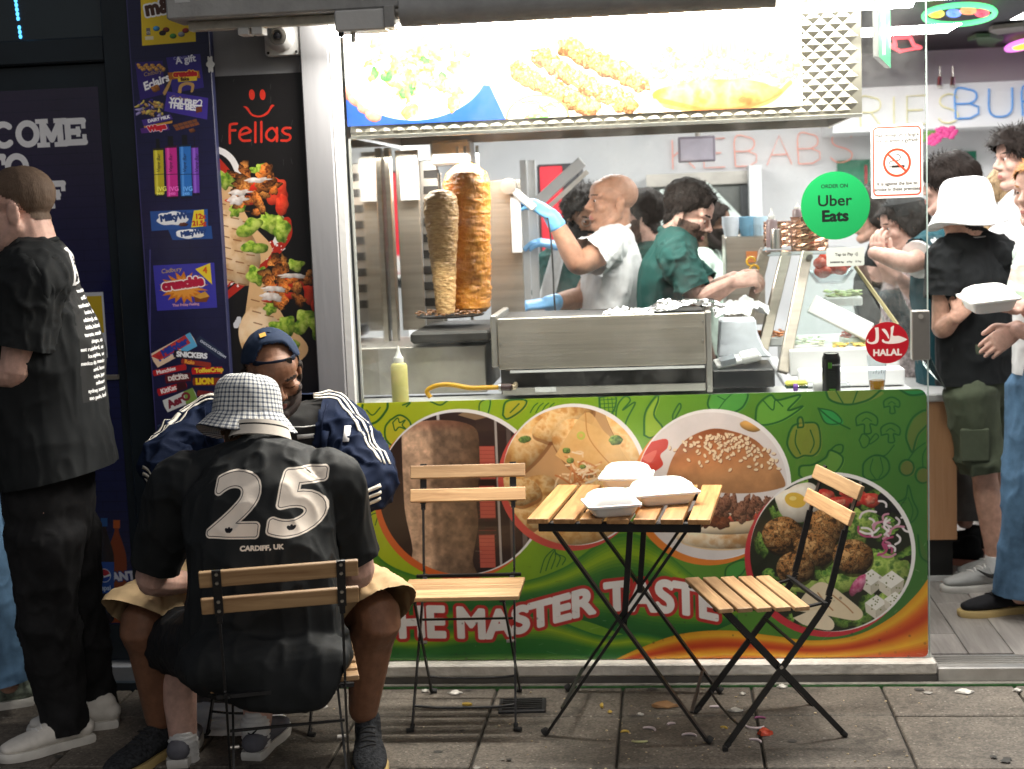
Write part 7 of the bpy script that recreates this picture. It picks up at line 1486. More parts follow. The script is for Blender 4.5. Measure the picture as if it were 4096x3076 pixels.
def legs_cloth(name, parent, J, m, end=.98, r=(.105, .080, .070), seed=2, amp=.012, sc=.10, top=None, fat=1.0, upto='an', stretch=(1, 1, 1.6), voxel=.009, tilt=0):
    o = Org(); k = J['k']; o.limb([(top or J['pel']) + Vector((0, 0, .06)) * k, J['pel'], J['hipL'].lerp(J['hipR'], .5) - Vector((0, 0, .02)) * k], [(.165 * fat * k, .118 * fat * k), (.172 * fat * k, .124 * fat * k), (.15 * fat * k, .11 * fat * k)], J['r']); pts = []; cuts = []
    for s in 'LR':
        h, kn, an = J['hip' + s], J['kn' + s], J['an' + s]
        if upto == 'kn': P = [h, h.lerp(kn, .5), h.lerp(kn, end)]
        else: P = [h, kn, kn.lerp(an, .5), kn.lerp(an, end)]
        dd = (P[-1] - P[-2]).normalized(); cuts.append((P[-1], dd, max(.13, r[2] * fat * 1.25) * k, .25)) if not tilt else cuts.append((kn + dd * .035 * k + Vector((0, 0, .01)), dd * (1 - tilt) - Vector((0, 0, tilt)), .24, .3)); P[-1] = P[-1] + dd * (.05 if not tilt else .10)
        o.limb(P, [r[0] * k * fat, r[1] * k * fat, r[2] * k * fat] if len(P) == 3 else [r[0] * k * fat, r[1] * k * fat, r[2] * k * fat, r[2] * k * fat]); pts += [(kn, .12), (P[-1], .10)]
    V, F = o.skin(voxel, 3); V = folds(V, F, amp, sc, seed, stretch, pts); V, F = trim(V, F, cuts); return mesh_np(name, V, F, m, parent), V, F
def collar(parent, J, m, r=.066, h=.012, tilt=0):
    k = J['k']; c = J['neck'] + J['f'] * .004 * k; MB().tube([c + J['r'] * (r * k * math.cos(a)) + J['f'] * (r * 1.02 * k * math.sin(a)) + Vector((0, 0, -.028 * math.sin(a) * k + .006)) for a in np.linspace(0, 2 * math.pi, 28, endpoint=False)], h * k, 8, closed=True).build('collar', m, parent, True)
def hair(parent, hd, HV, m, off=.014, rough=.45, sc=.022, seed=1, name='hair', lift=None, strands=None, **kw):
    V, F = HV; w = hd.hairmask(V, **kw); short = off < .006; o = shell(name, V, F, np.where(w > (.6 if short else 0), w, 0), off * hd.k, m, parent, seed, rough, sc, lift)
    n = strands if strands is not None else (1800 if off > .010 else 1200 if not short else 5200)
    if o is None or not n: return o
    P = np.empty(len(o.data.vertices) * 3, np.float32); o.data.vertices.foreach_get('co', P); P = P.reshape(-1, 3).astype(float); g = np.random.RandomState(seed + 40)
    if short: P = V[(w > .04) & (g.rand(len(V)) < w + .15)]
    i = g.randint(0, len(P), n); c = np.array(hd.c) + np.array(hd.u) * .03
    out = P[i] - c; out /= np.linalg.norm(out, axis=1, keepdims=True) + 1e-9; fl = -np.array(hd.u) * .9 - np.array(hd.f) * (.5 if kw.get('front', .04) > 0 else 0); fl = fl - out * (out @ fl)[:, None]; curl = g.randn(n, 3) * (.12 + max(0, rough - .3) * 1.3); d = fl + out * .28 + curl; d /= np.linalg.norm(d, axis=1, keepdims=True)
    L = (off * .85 + .003) * (.6 + .8 * g.rand(n)); s_ = np.cross(d, out); s_ /= np.linalg.norm(s_, axis=1, keepdims=True) + 1e-9; wd = .0011 + .0006 * g.rand(n); b = P[i] - out * .002; mid = b + d * (L * .55)[:, None] + out * (L * .14)[:, None]; tip = b + d * L[:, None]
    VV = np.stack([b - s_ * wd[:, None], b + s_ * wd[:, None], mid + s_ * (wd * .8)[:, None], mid - s_ * (wd * .8)[:, None], tip + s_ * (wd * .15)[:, None], tip - s_ * (wd * .15)[:, None]], 1).reshape(-1, 3); k = np.arange(n)[:, None] * 6
    FF = np.concatenate([k + np.array([0, 1, 2, 3]), k + np.array([3, 2, 4, 5])]); stuff(mesh_np('hair_strands', VV, FF, m, parent)); return o
def hairmat(n, col, sc=160, bp=.6): return mat(n, col, .7, var=.45 if bp > .3 else .22, scale=sc, bump=bp, bscale=260, stretch=(1, 1, .25), spec=.22)
def face(parent, hd, HV, hm, lip=None, brow=True, beard=None, lash=True):
    V, F = HV
    if brow: stuff(shell('eyebrows', V, F, hd.browmask(V), .0010, hm, parent))
    if lash: shell('eyelashes', V, F, hd.lashmask(V), .0012, M_iris, parent)
    if lip: shell('lips', V, F, hd.lipmask(V), .0010, lip, parent)
    if beard: shell('beard', V, F, hd.beardmask(V), .0016, beard, parent, 5, .3, .006)
# ------------------------------------------------------------------ the people
SK_L = skin_mat('fair', (.52, .30, .22)); SK_T = skin_mat('tanned', (.42, .22, .14)); SK_D = skin_mat('brown', (.19, .09, .052), .42); SK_P = skin_mat('pale', (.58, .36, .29)); SK_M = skin_mat('olive', (.40, .21, .13))
H_DK = hairmat('hair_dark', (.016, .011, .009)); H_BR = hairmat('hair_brown', (.10, .055, .028)); H_GI = hairmat('hair_ginger', (.34, .15, .05)); H_BL = hairmat('hair_blonde', (.42, .30, .17)); H_ST = hairmat('stubble', (.10, .06, .045))
LIP = mat('lip', (.40, .14, .12), .4); LIPD = mat('lip_dark', (.16, .060, .050), .35)
F_BLK = fabric('black_cotton', (.013, .0145, .0155)); F_WHT = fabric('white_cotton', (.72, .72, .72)); F_GRN = fabric('green_polo', (.018, .075, .066)); F_TEAL = fabric('teal_polo', (.014, .060, .075)); F_NAVY = fabric('navy_jersey', (.0045, .0105, .032), .8); F_TAN = fabric('tan_cotton', (.46, .33, .185)); F_JEAN = fabric('blue_denim', (.085, .16, .26), .9, var=.4, scale=9); F_BJ = fabric('black_denim', (.013, .013, .014), .9, var=.5, scale=12); F_OL = fabric('olive_cotton', (.075, .088, .058)); F_GREY = fabric('grey_cotton', (.12, .12, .115)); F_MINT = fabric('mint_cotton', (.50, .62, .54))
M_solew = mat('sole_white', (.62, .60, .56), .5, bump=.2); M_canv = fabric('white_canvas', (.66, .63, .58)); M_lacew = mat('lace_white', (.75, .74, .72), .7); M_solt = mat('sole_cream', (.52, .38, .16), .5)
GLOVE = mat('blue_glove', (.15, .42, .74), .4, sss=.1, bump=.2)
def person(label, xy): return thing('person', label, 'person', (0, 0, 0))
def A(px, py, Y): return at(px, py, Y=Y)
def plaid():
    m = bpy.data.materials.new('checked_cloth'); m.use_nodes = True; nt = m.node_tree; L = nt.links.new; b = nt.nodes['Principled BSDF']; uv = nd(nt, 'ShaderNodeUVMap', uv_map='UVMap'); sx = nd(nt, 'ShaderNodeSeparateXYZ'); L(uv.outputs[0], sx.inputs[0])
    def band(o, per, duty, off=0):
        a = nd(nt, 'ShaderNodeMath', operation='MULTIPLY_ADD', in_={1: per, 2: off}); L(o, a.inputs[0]); f = nd(nt, 'ShaderNodeMath', operation='FRACT'); L(a.outputs[0], f.inputs[0]); g = nd(nt, 'ShaderNodeMath', operation='LESS_THAN', in_={1: duty}); L(f.outputs[0], g.inputs[0]); return g.outputs[0]
    def add(p, q):
        a = nd(nt, 'ShaderNodeMath', operation='ADD'); L(p, a.inputs[0]); L(q, a.inputs[1]); return a.outputs[0]
    s = add(band(sx.outputs[0], 44, .42), band(sx.outputs[1], 20, .42)); cr = nd(nt, 'ShaderNodeValToRGB'); cr.color_ramp.interpolation = 'CONSTANT'; e = cr.color_ramp.elements; e[0].color = (.72, .72, .70, 1); e[1].position = .34; e[1].color = (.27, .29, .33, 1); e2 = e.new(.68); e2.color = (.05, .06, .085, 1)
    hf = nd(nt, 'ShaderNodeMath', operation='MULTIPLY', in_={1: .5}); L(s, hf.inputs[0]); L(hf.outputs[0], cr.inputs[0]); y = add(band(sx.outputs[0], 44, .07, .30), band(sx.outputs[1], 20, .07, .30)); yc = nd(nt, 'ShaderNodeMath', operation='MULTIPLY', in_={1: .55}, use_clamp=True); L(y, yc.inputs[0])
    mx = nd(nt, 'ShaderNodeMix', data_type='RGBA'); L(yc.outputs[0], mx.inputs[0]); L(cr.outputs[0], mx.inputs[6]); mx.inputs[7].default_value = (.30, .26, .11, 1); L(mx.outputs[2], b.inputs['Base Color']); b.inputs['Roughness'].default_value = .85; b.inputs['Sheen Weight'].default_value = .1; return m
def bucket_hat(parent, c, axis, m, s=1.0, seed=1, droop=1.0, m_in=None, fold=.004):
    """crown and drooping brim turned round an axis, cloth uneven"""
    prof = [(.010, .100), (.045, .098), (.068, .089), (.083, .071), (.091, .045), (.096, .012), (.0985, -.002), (.0995, -.008), (.112, -.024 * droop), (.126, -.042 * droop), (.137, -.055 * droop)]
    n = 96; R = Vector((0, 0, 1)).rotation_difference(Vector(axis).normalized()).to_matrix(); pr = catmull([(a, b, 0) for a, b in prof], 3); g = np.random.RandomState(seed); ph = g.rand(6) * 6.3; m_ = len(pr)
    V = []; cs = [0]
    for i in range(1, m_): cs.append(cs[-1] + math.hypot(pr[i][0] - pr[i - 1][0], pr[i][1] - pr[i - 1][1]))
    for i, q in enumerate(pr):
        bw = max(0, (q[0] - .099) / .04)
        for k in range(n):
            a = 2 * math.pi * k / n; w = bw * .010 * (math.sin(2 * a + ph[0]) + .6 * math.sin(3 * a + ph[1])); V.append(np.array(c) + np.array(R @ Vector((q[0] * s * 1.0 * math.cos(a), q[0] * s * 1.10 * math.sin(a), (q[1] + w) * s))))
    V = np.array(V); gf = lambda r0, r1: np.array([(i * n + k, i * n + (k + 1) % n, (i + 1) * n + (k + 1) % n, (i + 1) * n + k) for i in range(r0, r1) for k in range(n)])
    F = gf(0, m_ - 1); V = folds(V, F, fold, .035, seed); N_ = vnorm(V, F); ctr = V.mean(0); sg = np.sign(((V - ctr) * N_).sum()); nb = 12
    inner = (V - N_ * sg * .003)[(m_ - nb) * n:]; V = np.concatenate([V, inner[::-1].reshape(nb, n, 3)[:, ::-1].reshape(-1, 3)]); F = gf(0, m_ + nb - 1)
    F = F[~((F // n == m_ - 1).any(1) & (F // n == m_).any(1))]; b0 = (m_ - 1) * n; F = np.concatenate([F, np.array([(b0 + k, b0 + (k + 1) % n, m_ * n + n - 1 - (k + 1) % n, m_ * n + n - 1 - k) for k in range(n)])])
    mi = np.array([1 if f.min() // n >= m_ else 0 for f in F]); o = mesh_np('hat', V, F, [m, m_in or m], parent, mi=mi); uv = o.data.uv_layers.new(name='UVMap'); P_ = []; cs += [cs[-1]] * nb
    for fc in F:
        ks = [vi % n for vi in fc]; hi = max(ks) > n - 3
        for vi in fc: kk = vi % n; P_ += [(n if (kk == 0 and hi) else kk) / n, cs[vi // n] / .25]
    uv.data.foreach_set('uv', P_); top = np.array(R @ Vector((0, 0, .100 * s))) + np.array(c); MB().ell(top - np.array(R @ Vector((0, 0, .003 * s))), (.016 * s, .016 * s, .004 * s), 12, 6).build('button', m, parent, True); return V, F
def trefoil(cv, x, y, r, col, bg):
    for a in (-.75, 0, .75): cv.ell(x + r * .62 * math.sin(a), y - r * .35 * math.cos(a) - r * .1, r * .34, r * .62, col, 1, a)
    for k in range(3): cv.rect(x - r, y + r * (.12 + .16 * k), x + r, y + r * (.18 + .16 * k), bg)

# ---- 1 man in black T-shirt, left edge
p = person('man with cropped hair in a black tour T-shirt standing by the dark door', 0); Yc = -.60
J = stand(0, Yc, 0, RAD(84), 1.79); J['f'] = Vector((-.99, -.10, 0)); J['r'] = Vector((-.10, .99, 0))
J.update(pel=A(200, 2010, Yc), waist=A(190, 1720, Yc), chest=A(160, 1360, Yc), neck=A(140, 1005, Yc), head=A(72, 842, Yc), shL=A(130, 1130, -.77), shR=A(150, 1120, -.43), elL=A(62, 1490, -.80), wrL=A(-140, 1490, -.72), elR=A(60, 1430, -.38), wrR=A(-120, 1480, -.45),
         hipL=A(180, 2120, -.68), hipR=A(245, 2120, -.50), knL=A(195, 2480, -.66), knR=A(312, 2480, -.46), anL=A(262, 2905, -.60), anR=A(385, 2850, -.40))
hd = Head(J['head'], (-.99, -.06, -.10), k=1.08); HV = body(p, J, SK_P, hd, {'L': dict(d=(-.9, -.1, .1), n=(0, .3, -1), thumb=(0, 1, 0)), 'R': dict(d=(-.9, .1, .1), n=(0, -.3, -1), thumb=(0, -1, 0))}, fat=1.12, armr=1.14, neckr=.066)
hair(p, hd, HV, hairmat('hair_cropped', (.095, .064, .045), 420, .2), .0025, .3, .010, front=.085, side=.014, back=-.046); face(p, hd, HV, H_BR, LIP); eyes(p, hd, M_iris)
cv = Cv(300, 1150, S(25, 26, 27)); w = S(225, 225, 225); cv.rect(40, 20, 260, 290, w); cv.text('oasis', 150, 150, 62, S(30, 30, 32), bold=8, anchor='c'); cv.rect(52, 180, 248, 184, S(30, 30, 32)); cv.text("live'25", 150, 258, 54, S(30, 30, 32), bold=9, anchor='c', wx=.9)
for i, t in enumerate(('world tour', 'cardiff, uk', 'manchester, uk', 'london, uk', 'edinburgh, uk', 'dublin, ireland', 'toronto, canada', 'chicago, usa', 'east rutherford, usa', 'los angeles, usa', 'mexico city, mexico', 'seoul, korea', 'tokyo, japan', 'melbourne', 'sydney, australia', 'sao paulo, brazil')): cv.text(t, 250, 350 + i * 52, 26, w, bold=4, anchor='r', wx=.8)
o, V, F = tee('shirt', p, J, [F_BLK, print_mat('tour_print', cv, .85, bump=.2)], A(236, 1900, Yc), .72, 1.10, .034, (.092, .096), 3, .017, .085, belly=.03, stretch=(1, 1, 2.2))
cloth_uv(o, A(372, 1295, -.62), (.60, .80, 0), (.07, 0, 1), .15, .47, (.80, -.60, 0), V, F, .35)
o2, V2, F2 = tee('shirt_tail', p, J, F_BLK, A(222, 1905, Yc), .9, 1.0, .01, arms='', seed=4) if False else (None, None, None)
collar(p, J, F_BLK, .068, .008); legs_cloth('jeans', p, J, F_BJ, .99, (.115, .085, .074), 5, .016, .085, top=J['pel'] + V3(0, 0, .05), fat=1.05)
h_, t_ = at(372, 2958, Z=0), at(8, 3046, Z=0); shoe(p, h_, t_ - h_, .30, M_canv, M_solew, M_lacew, hi=.062, w=.052); h_ = at(478, 2900, Z=0); shoe(p, h_, (-.95, -.3, 0), .29, M_canv, M_solew, M_lacew, hi=.062, w=.052)
# ---- 2 blue jeans behind him
p = person('person in loose blue jeans and green patterned trainers at the far left edge', 0); Yc = -.28; c = at(40, 2835, Z=0); J = stand(c.x - .10, c.y + .10, 0, RAD(75), 1.66)
b0 = at(75, 2790, Z=.06); J['anL'] = Vector((b0.x - .03, b0.y, .10)); J['knL'] = J['anL'] + Vector((-.05, .0, .38)); hd = Head(J['head'] - Vector((.03, 0, 0)), (-1, -.1, 0)); HV = body(p, J, SK_L, hd); hair(p, hd, HV, H_BR); tee('shirt', p, J, F_GREY, J['pel'] + Vector((0, 0, -.08)), seed=7, voxel=.012)
legs_cloth('jeans', p, J, F_JEAN, .96, (.105, .088, .082), 9, .016, .08); camo = mat('trainer_camo', (.16, .19, .15), .7, var=.85, scale=26); h_ = at(140, 2810, Z=0); shoe(p, h_, (-.9, -.42, 0), .30, camo, M_solew, M_lacew, w=.052); shoe(p, h_ + V3(-.12, .25, 0), (-.95, -.2, 0), .29, camo, M_solew)

# ---- 3 man in the number shirt, seen from behind
A3 = lambda a, b, c: at(a, b, Y=c + .055)
p = person('man in checked bucket hat and black 25 shirt sitting with his back turned', 0)
J = {'f': Vector((-math.sin(CH3A + math.pi), math.cos(CH3A + math.pi), 0)), 'k': 1.0}; J['f'] = Vector((.05, .99, 0)).normalized(); J['r'] = Vector((J['f'].y, -J['f'].x, 0))
J.update(pel=A3(1060, 2560, -1.22), waist=A3(1055, 2330, -1.20), chest=A3(1040, 2060, -1.12), neck=A3(1040, 1790, -1.00), head=A3(1010, 1700, -.90), shL=A3(730, 1940, -1.05), shR=A3(1330, 1935, -1.05), elL=A3(600, 2320, -.98), elR=A3(1440, 2290, -.98), wrL=A3(760, 2330, -.78), wrR=A3(1260, 2310, -.78),
         hipL=A3(880, 2590, -1.14), hipR=A3(1230, 2590, -1.14), knL=A3(700, 2560, -.76), knR=A3(1040, 2560, -.68), anL=A3(742, 3060, -.80), anR=A3(1028, 2985, -.74))
hd = Head(J['head'], (.02, .90, -.42), k=.97); HV = body(p, J, SK_P, hd, {'L': dict(d=(.7, .7, .1), n=(.5, -.2, .6), thumb=(0, 0, 1)), 'R': dict(d=(-.7, .7, .1), n=(-.5, -.2, .6), thumb=(0, 0, 1))}, fat=1.1, neckr=.068, armr=1.08, legr=1.0, legv=.007); hair(p, hd, HV, H_BR, .006, .3, .012, back=-.085, side=-.03)
o = Org(); R_ = J['r']
dy = CH3.y - .170; o.limb([A3(1085, 2825, dy), A3(1085, 2740, dy + .006), A3(1078, 2665, dy + .05), A3(1062, 2600, -1.23), A3(1055, 2400, -1.21), A3(1045, 2180, -1.16), A3(1040, 2010, -1.10), A3(1040, 1885, -1.06), A3(1040, 1805, -1.02)], [(.13, .022), (.185, .034), (.215, .085), (.236, .140), (.212, .140), (.200, .145), (.215, .140), (.165, .105), (.078, .070)], R_, 24, 6)
cuts = []; o.limb([J['shL'] + V3(.02, 0, -.01), A3(1040, 1870, -1.05), J['shR'] + V3(-.02, 0, -.01)], [.082, .080, .082])
for s in 'LR': sh, el = J['sh' + s], J['el' + s]; e = sh.lerp(el, .82); ed = (el - sh).normalized(); cuts.append((e, ed, .10, .2)); o.limb([J['chest'].lerp(sh, .7), sh, sh.lerp(e, .55), e, e + ed * .05], [.085, .090, .080, .076, .076])
V, F = o.skin(.0065, 3); V = folds(V, F, .015, .10, 31, (1, 1, 2.0), [(J['shL'] + V3(.08, 0, -.12), .13), (J['shR'] + V3(-.08, 0, -.12), .13), (A3(1060, 2350, -1.3), .14)]); V, F = trim(V, F, cuts)
cv = Cv(820, 600, S(29, 31, 32)); cream = S(236, 224, 210); ink = S(24, 24, 30)
for ch, x in (('2', 70), ('5', 392)):
    for b_, cl in ((54, cream), (35, ink), (28, cream)): cv.text(ch, x + 24, 362, 304, cl, bold=b_, wx=1.30, shear=.09)
    trefoil(cv, x + 150, 352, 24, ink, cream)
cv.text('CARDIFF, UK', 400, 448, 25, cream, bold=5, anchor='c', wx=1.08, rot=-.015)
M_jer = fabric('number_shirt', (.0135, .015, .016), .62, var=.2, bump=.06, bs=300); o = mesh_np('shirt', V, F, [M_jer, print_mat('number_print', cv, .62, bump=.2, bscale=300, spec=.2, dirt=.1)], p)
cc_ = A3(1060, 2055, -1.3); tl, tr = A3(800, 2055, -1.25), A3(1330, 2040, -1.25); rt_ = (tr - tl).normalized(); cc_ = A3(1062, 2084, -1.27); cloth_uv(o, cc_, tuple(rt_), (0, 0, 1), .415, .28, (0, -1, 0), V, F, .2)
# collar: cream ribbed band with a dark line
c = A3(1042, 1742, -1.015); ax = V3(.03, .40, 1).normalized(); Rm = V3(0, 0, 1).rotation_difference(ax).to_matrix()
for z0_, z1_, m_ in ((-.012, .016, mat('collar_cream', (.66, .60, .52), .8)), (.016, .021, F_BLK), (.021, .032, mat('collar_cream', (.66, .60, .52), .8))):
    MB().rings([[c + Rm @ V3(r_ * math.cos(a) * 1.02, r_ * math.sin(a) * .95, z) for a in np.linspace(0, 2 * math.pi, 36, endpoint=False)] for r_, z in ((.083 - z0_ * .3, z0_), (.083 - z1_ * .3, z1_), (.076 - z1_ * .3, z1_), (.074, z0_))], False, False).build('collar', m_, p, True)
legs_cloth('shorts', p, J, fabric('black_shorts', (.012, .013, .015), .6), .96, (.125, .112, .098), 33, .012, .08, upto='kn')
bucket_hat(p, A3(990, 1640, -.915), (.035, .22, 1), plaid(), 1.04, 4, 1.05, fabric('hat_lining', (.012, .018, .06)), .0055)
for s, px, py in (('L', 745, 3070), ('R', 1030, 2995)):
    an = J['an' + s]; sk = an + V3(0, 0, .0); o = Org(); o.limb([sk + V3(0, .02, -.05), sk + V3(0, 0, .02), sk + V3(0, -.005, .085)], [.036, .043, .045]); V, F = o.skin(.005, 2); N_ = vnorm(V, F); V = V + N_ * (.0022 * np.sin(V[:, 2] * 480))[:, None]; mesh_np('sock', V, F, fabric('white_sock', (.70, .69, .67), .95, bump=.5), p)
    MB().tube([sk + V3(-.012, -.047, .060), sk + V3(0, -.050, .054), sk + V3(.02, -.046, .072)], [.002, .004, .001], 6).build('sock_logo', F_BLK, p); shoe(p, V3(an.x, an.y - .07, 0), (.1 if s == 'R' else -.15, 1, 0), .29, fabric('grey_trainer', (.13, .13, .15)), M_solew, None, hi=.015, w=.05)

# ---- 4 man in the navy track jacket
p = person('man in a backwards navy cap and navy striped track jacket sitting facing us', 0)
J = {'f': Vector((.06, -1, 0)).normalized(), 'k': 1.0}; J['r'] = Vector((J['f'].y, -J['f'].x, 0))
J.update(pel=A(1070, 2330, -.30), waist=A(1075, 2120, -.30), chest=A(1085, 1880, -.32), neck=A(1100, 1690, -.35), head=A(1092, 1500, -.47), shR=A(855, 1700, -.30), shL=A(1335, 1690, -.30), elR=A(668, 1850, -.45), elL=A(1475, 1925, -.48), wrR=A(830, 2010, -.66), wrL=A(1260, 2060, -.66),
         hipR=A(930, 2350, -.36), hipL=A(1200, 2350, -.36), knR=A(588, 2470, -.75), knL=A(1496, 2440, -.77), anR=A(640, 2880, -.70), anL=A(1452, 2850, -.70))
hd = Head(J['head'], (.42, -.80, -.36), (-.13, .05, 1), k=1.02, wide=1.06); HV = body(p, J, SK_D, hd, {'L': dict(d=(-.5, -.6, .3), n=(-.5, .2, .6), thumb=(0, 0, 1)), 'R': dict(d=(.5, -.6, .3), n=(.5, .2, .6), thumb=(0, 0, 1))}, fat=1.22, facev=.0042, neckr=.070, legr=1.22, armr=1.1, legv=.0065)
hair(p, hd, HV, H_DK, .0065, .2, .008, front=.3, side=-.02, strands=0); face(p, hd, HV, H_DK, LIPD, beard=mat('short_beard', (.020, .011, .009), .7, var=.4, scale=200), brow=True)
for q in (-1, 1): pts = [hd.p(q * .031 + x, .0862 - 8 * x * x, -.0035 - .003 * (1 - (x / .014) ** 2)) for x in np.linspace(-.014, .014, 7)]; MB().tube(pts, .0013, 6).build('eyelid_line', M_iris, p, True)
# cap worn back to front
CAPM = fabric('navy_cap', (.012, .022, .048), .8); V, F = HV; L_ = hd.loc(V); edge = .068 + .046 * np.exp(-(L_[:, 0] / .046) ** 4) * (L_[:, 1] > 0) - .035 * smooth01(-L_[:, 1], -.05, .06); wcap = smooth01(L_[:, 2], edge - .003, edge + .004); wcap[(L_[:, 2] < -.02)] = 0
N_ = vnorm(V, F); keep = (wcap[F] > .05).all(1); u_, inv = np.unique(F[keep], return_inverse=True); vv = V[u_] + N_[u_] * (.010 + .004 * (hnoise(V[u_], .03, 3) - .3))[:, None] * np.sqrt(wcap[u_])[:, None] + np.array(hd.u) * (.012 * smooth01(L_[u_][:, 2], .06, .12))[:, None]; mesh_np('cap', vv, inv.reshape(-1, 4), CAPM, p)
st_ = [hd.p(.074 * math.sin(a), -.008 + .089 * math.cos(a), .083 - .008 * abs(a)) for a in np.linspace(-.95, 1.0, 16)]
mb = MB(); mb.add([q + hd.u * z for q in st_ for z in (-.0085, .0085)], [(2 * i, 2 * i + 1, 2 * i + 3, 2 * i + 2) for i in range(15)]); o = mb.build('strap', fabric('cap_strap', (.006, .010, .022)), p, True); sd_ = o.modifiers.new('t', 'SOLIDIFY'); sd_.thickness = .003
bx('buckle', hd.p(-.036, .075, .081), (.016, .005, .019), M_black, p, rot=hd.R); MB().ell(hd.p(0, -.01, .142), (.007, .007, .004), 10, 6).build('button', CAPM, p, True)
def patch(name, x, z, w_, h_, m_, txt=None):
    b_ = hd.p(x, .2, z); bv = BVHTree.FromPolygons([tuple(q) for q in vv], [tuple(f) for f in inv.reshape(-1, 4)]); h = bv.ray_cast(b_, -hd.f)
    if h[0] is None: return
    n_ = h[1] if h[1].dot(hd.f) > 0 else -h[1]; X = hd.r * -1; X = (X - n_ * X.dot(n_)).normalized(); Z = n_.cross(X) * (1 if n_.cross(X).dot(hd.u) > 0 else -1); c_ = h[0] + n_ * .0025
    q_ = quad(name, [c_ - X * w_ + Z * h_, c_ + X * w_ + Z * h_, c_ + X * w_ - Z * h_, c_ - X * w_ - Z * h_], m_, p)
cv = Cv(160, 60, S(30, 42, 64)); cv.text('POLO', 80, 48, 38, S(70, 130, 200), bold=4, anchor='c'); patch('lettering', -.014, .124, .021, .008, print_mat('cap_print', cv, .8)); patch('crest', .020, .141, .010, .010, mat('crest_gold', (.55, .30, .05), .7)); patch('badge', -.020, .142, .006, .006, mat('badge_grey', (.3, .3, .32), .7)); patch('eyelet', .048, .066, .006, .006, mat('eyelet_brass', (.20, .12, .05), .4, metal=.7))
# jacket, open over a dark T-shirt
_o, UV_, UF_ = tee('undershirt', p, J, fabric('charcoal_tee', (.022, .022, .022)), J['pel'], .4, 1.18, .012, (.07, .06), 41, .008, .08, voxel=.009)
bvu = None
cv = Cv(200, 200, S(38, 38, 38)); cv.line([(10, 40), (150, 30), (180, 190)], 9, S(220, 220, 220)); cv.rect(40, 100, 150, 150, S(220, 220, 220))
jo = Org(); torso(jo, J, 1.26, .030, J['pel'] + V3(0, .03, 0), True, .02); pts = []
for s in 'LR': sh, el, wr = J['sh' + s], J['el' + s], J['wr' + s]; jo.limb([J['chest'].lerp(sh, .8), sh, sh.lerp(el, .5), el, el.lerp(wr, .5), el.lerp(wr, .92)], [.085, .092, .088, .082, .070, .055]); pts += [(el, .14), (sh.lerp(el, .5), .12)]
V, F = jo.skin(.0065, 3); V = folds(V, F, .015, .085, 43, (1, 1, 1.2), pts)
fx_ = F.copy(); C_ = V[F].mean(1); nk = np.array(J['neck']); ch_ = np.array(J['chest']); rr = (C_ - ch_) @ np.array(J['r']); zz = C_[:, 2] - ch_[2]; opn = (C_[:, 1] < ch_[1] - .0) & (np.abs(rr + .045) < .115 + .10 * np.clip(zz - .08, 0, .2) * 2) & (np.linalg.norm(C_ - np.array(J['wrL']), axis=1) > .2)
u_, inv = np.unique(F[~opn], return_inverse=True); mesh_np('jacket', V[u_], inv.reshape(-1, 4), F_NAVY, p); JV, JF = V, F
o = None
for q in (-1, 1):                                                            # zip edges and stand-up collar
    pth = [J['chest'] + J['r'] * (-.045 + q * (.118 + .05 * t)) + V3(0, -.16 - .0 * t, -.16 + .30 * t) for t in np.linspace(0, 1, 10)]; strip('zip_edge', JV, JF, pth, [V3(0, -1, 0)] * 10, .022, .006, F_NAVY, p, .006)
cl = [J['neck'] + J['r'] * (.098 * math.sin(a)) + V3(0, .010 + .075 * math.cos(a), .012 + .012 * math.cos(a)) for a in np.linspace(-2.2, 2.2, 20)]; mb = MB(); mb.add([q + d_ for q in cl for d_ in (V3(0, 0, -.05), V3(0, 0, .018))], [(2 * i, 2 * i + 1, 2 * i + 3, 2 * i + 2) for i in range(19)]); o = mb.build('collar', F_NAVY, p, True); sd_ = o.modifiers.new('t', 'SOLIDIFY'); sd_.thickness = .007
M_str = fabric('cream_stripe', (.70, .66, .58))
for s in 'LR':
    sh, el, wr = J['sh' + s], J['el' + s], J['wr' + s]; q = 1 if s == 'L' else -1; up_ = V3(q * .45, -.45, .8).normalized()
    for k in (-1, 0, 1):
        d1 = V3(q * .25, -.30, .9); P_ = catmull([J['chest'].lerp(sh, .62) + V3(0, 0, .05), sh, sh.lerp(el, .5), el], 6); ds = [(Vector(d1) + V3(q * .5 * t, 0, -.15 * t)).normalized() for t in np.linspace(0, 1, len(P_))]
        off = [Vector(P_[min(i + 1, len(P_) - 1)] - P_[max(i - 1, 0)]).normalized().cross(ds[i]).normalized() * (k * .019) for i in range(len(P_))]; strip('stripe', JV, JF, [Vector(a) + b_ for a, b_ in zip(P_, off)], ds, .0082, .0022, M_str, p)
        P2 = catmull([el.lerp(sh, .02), el.lerp(wr, .35), el.lerp(wr, .85)], 6); strip('stripe', JV, JF, [Vector(a) + V3(0, 0, k * .021 - .012) for a in P2], [V3(q * .55, -.8, -.1)] * len(P2), .0105, .0022, M_str, p)
    strip('piping', JV, JF, catmull([sh + V3(0, -.02, .06), sh + V3(q * -.01, -.08, .0), sh + V3(q * -.02, -.10, -.10)], 5), [V3(0, -1, .2)] * 11, .004, .004, fabric('navy_dark', (.005, .010, .03)), p)
cv = Cv(120, 160, S(220, 220, 216)); cv.text('ba', 60, 100, 60, S(20, 24, 40), bold=8, anchor='c'); c = A(1345, 1765, -.60); strip('chest_badge', JV, JF, [c + V3(0, 0, .022), c, c - V3(0, 0, .022)], [V3(0, -1, 0)] * 3, .020, .007, F_WHT, p); 
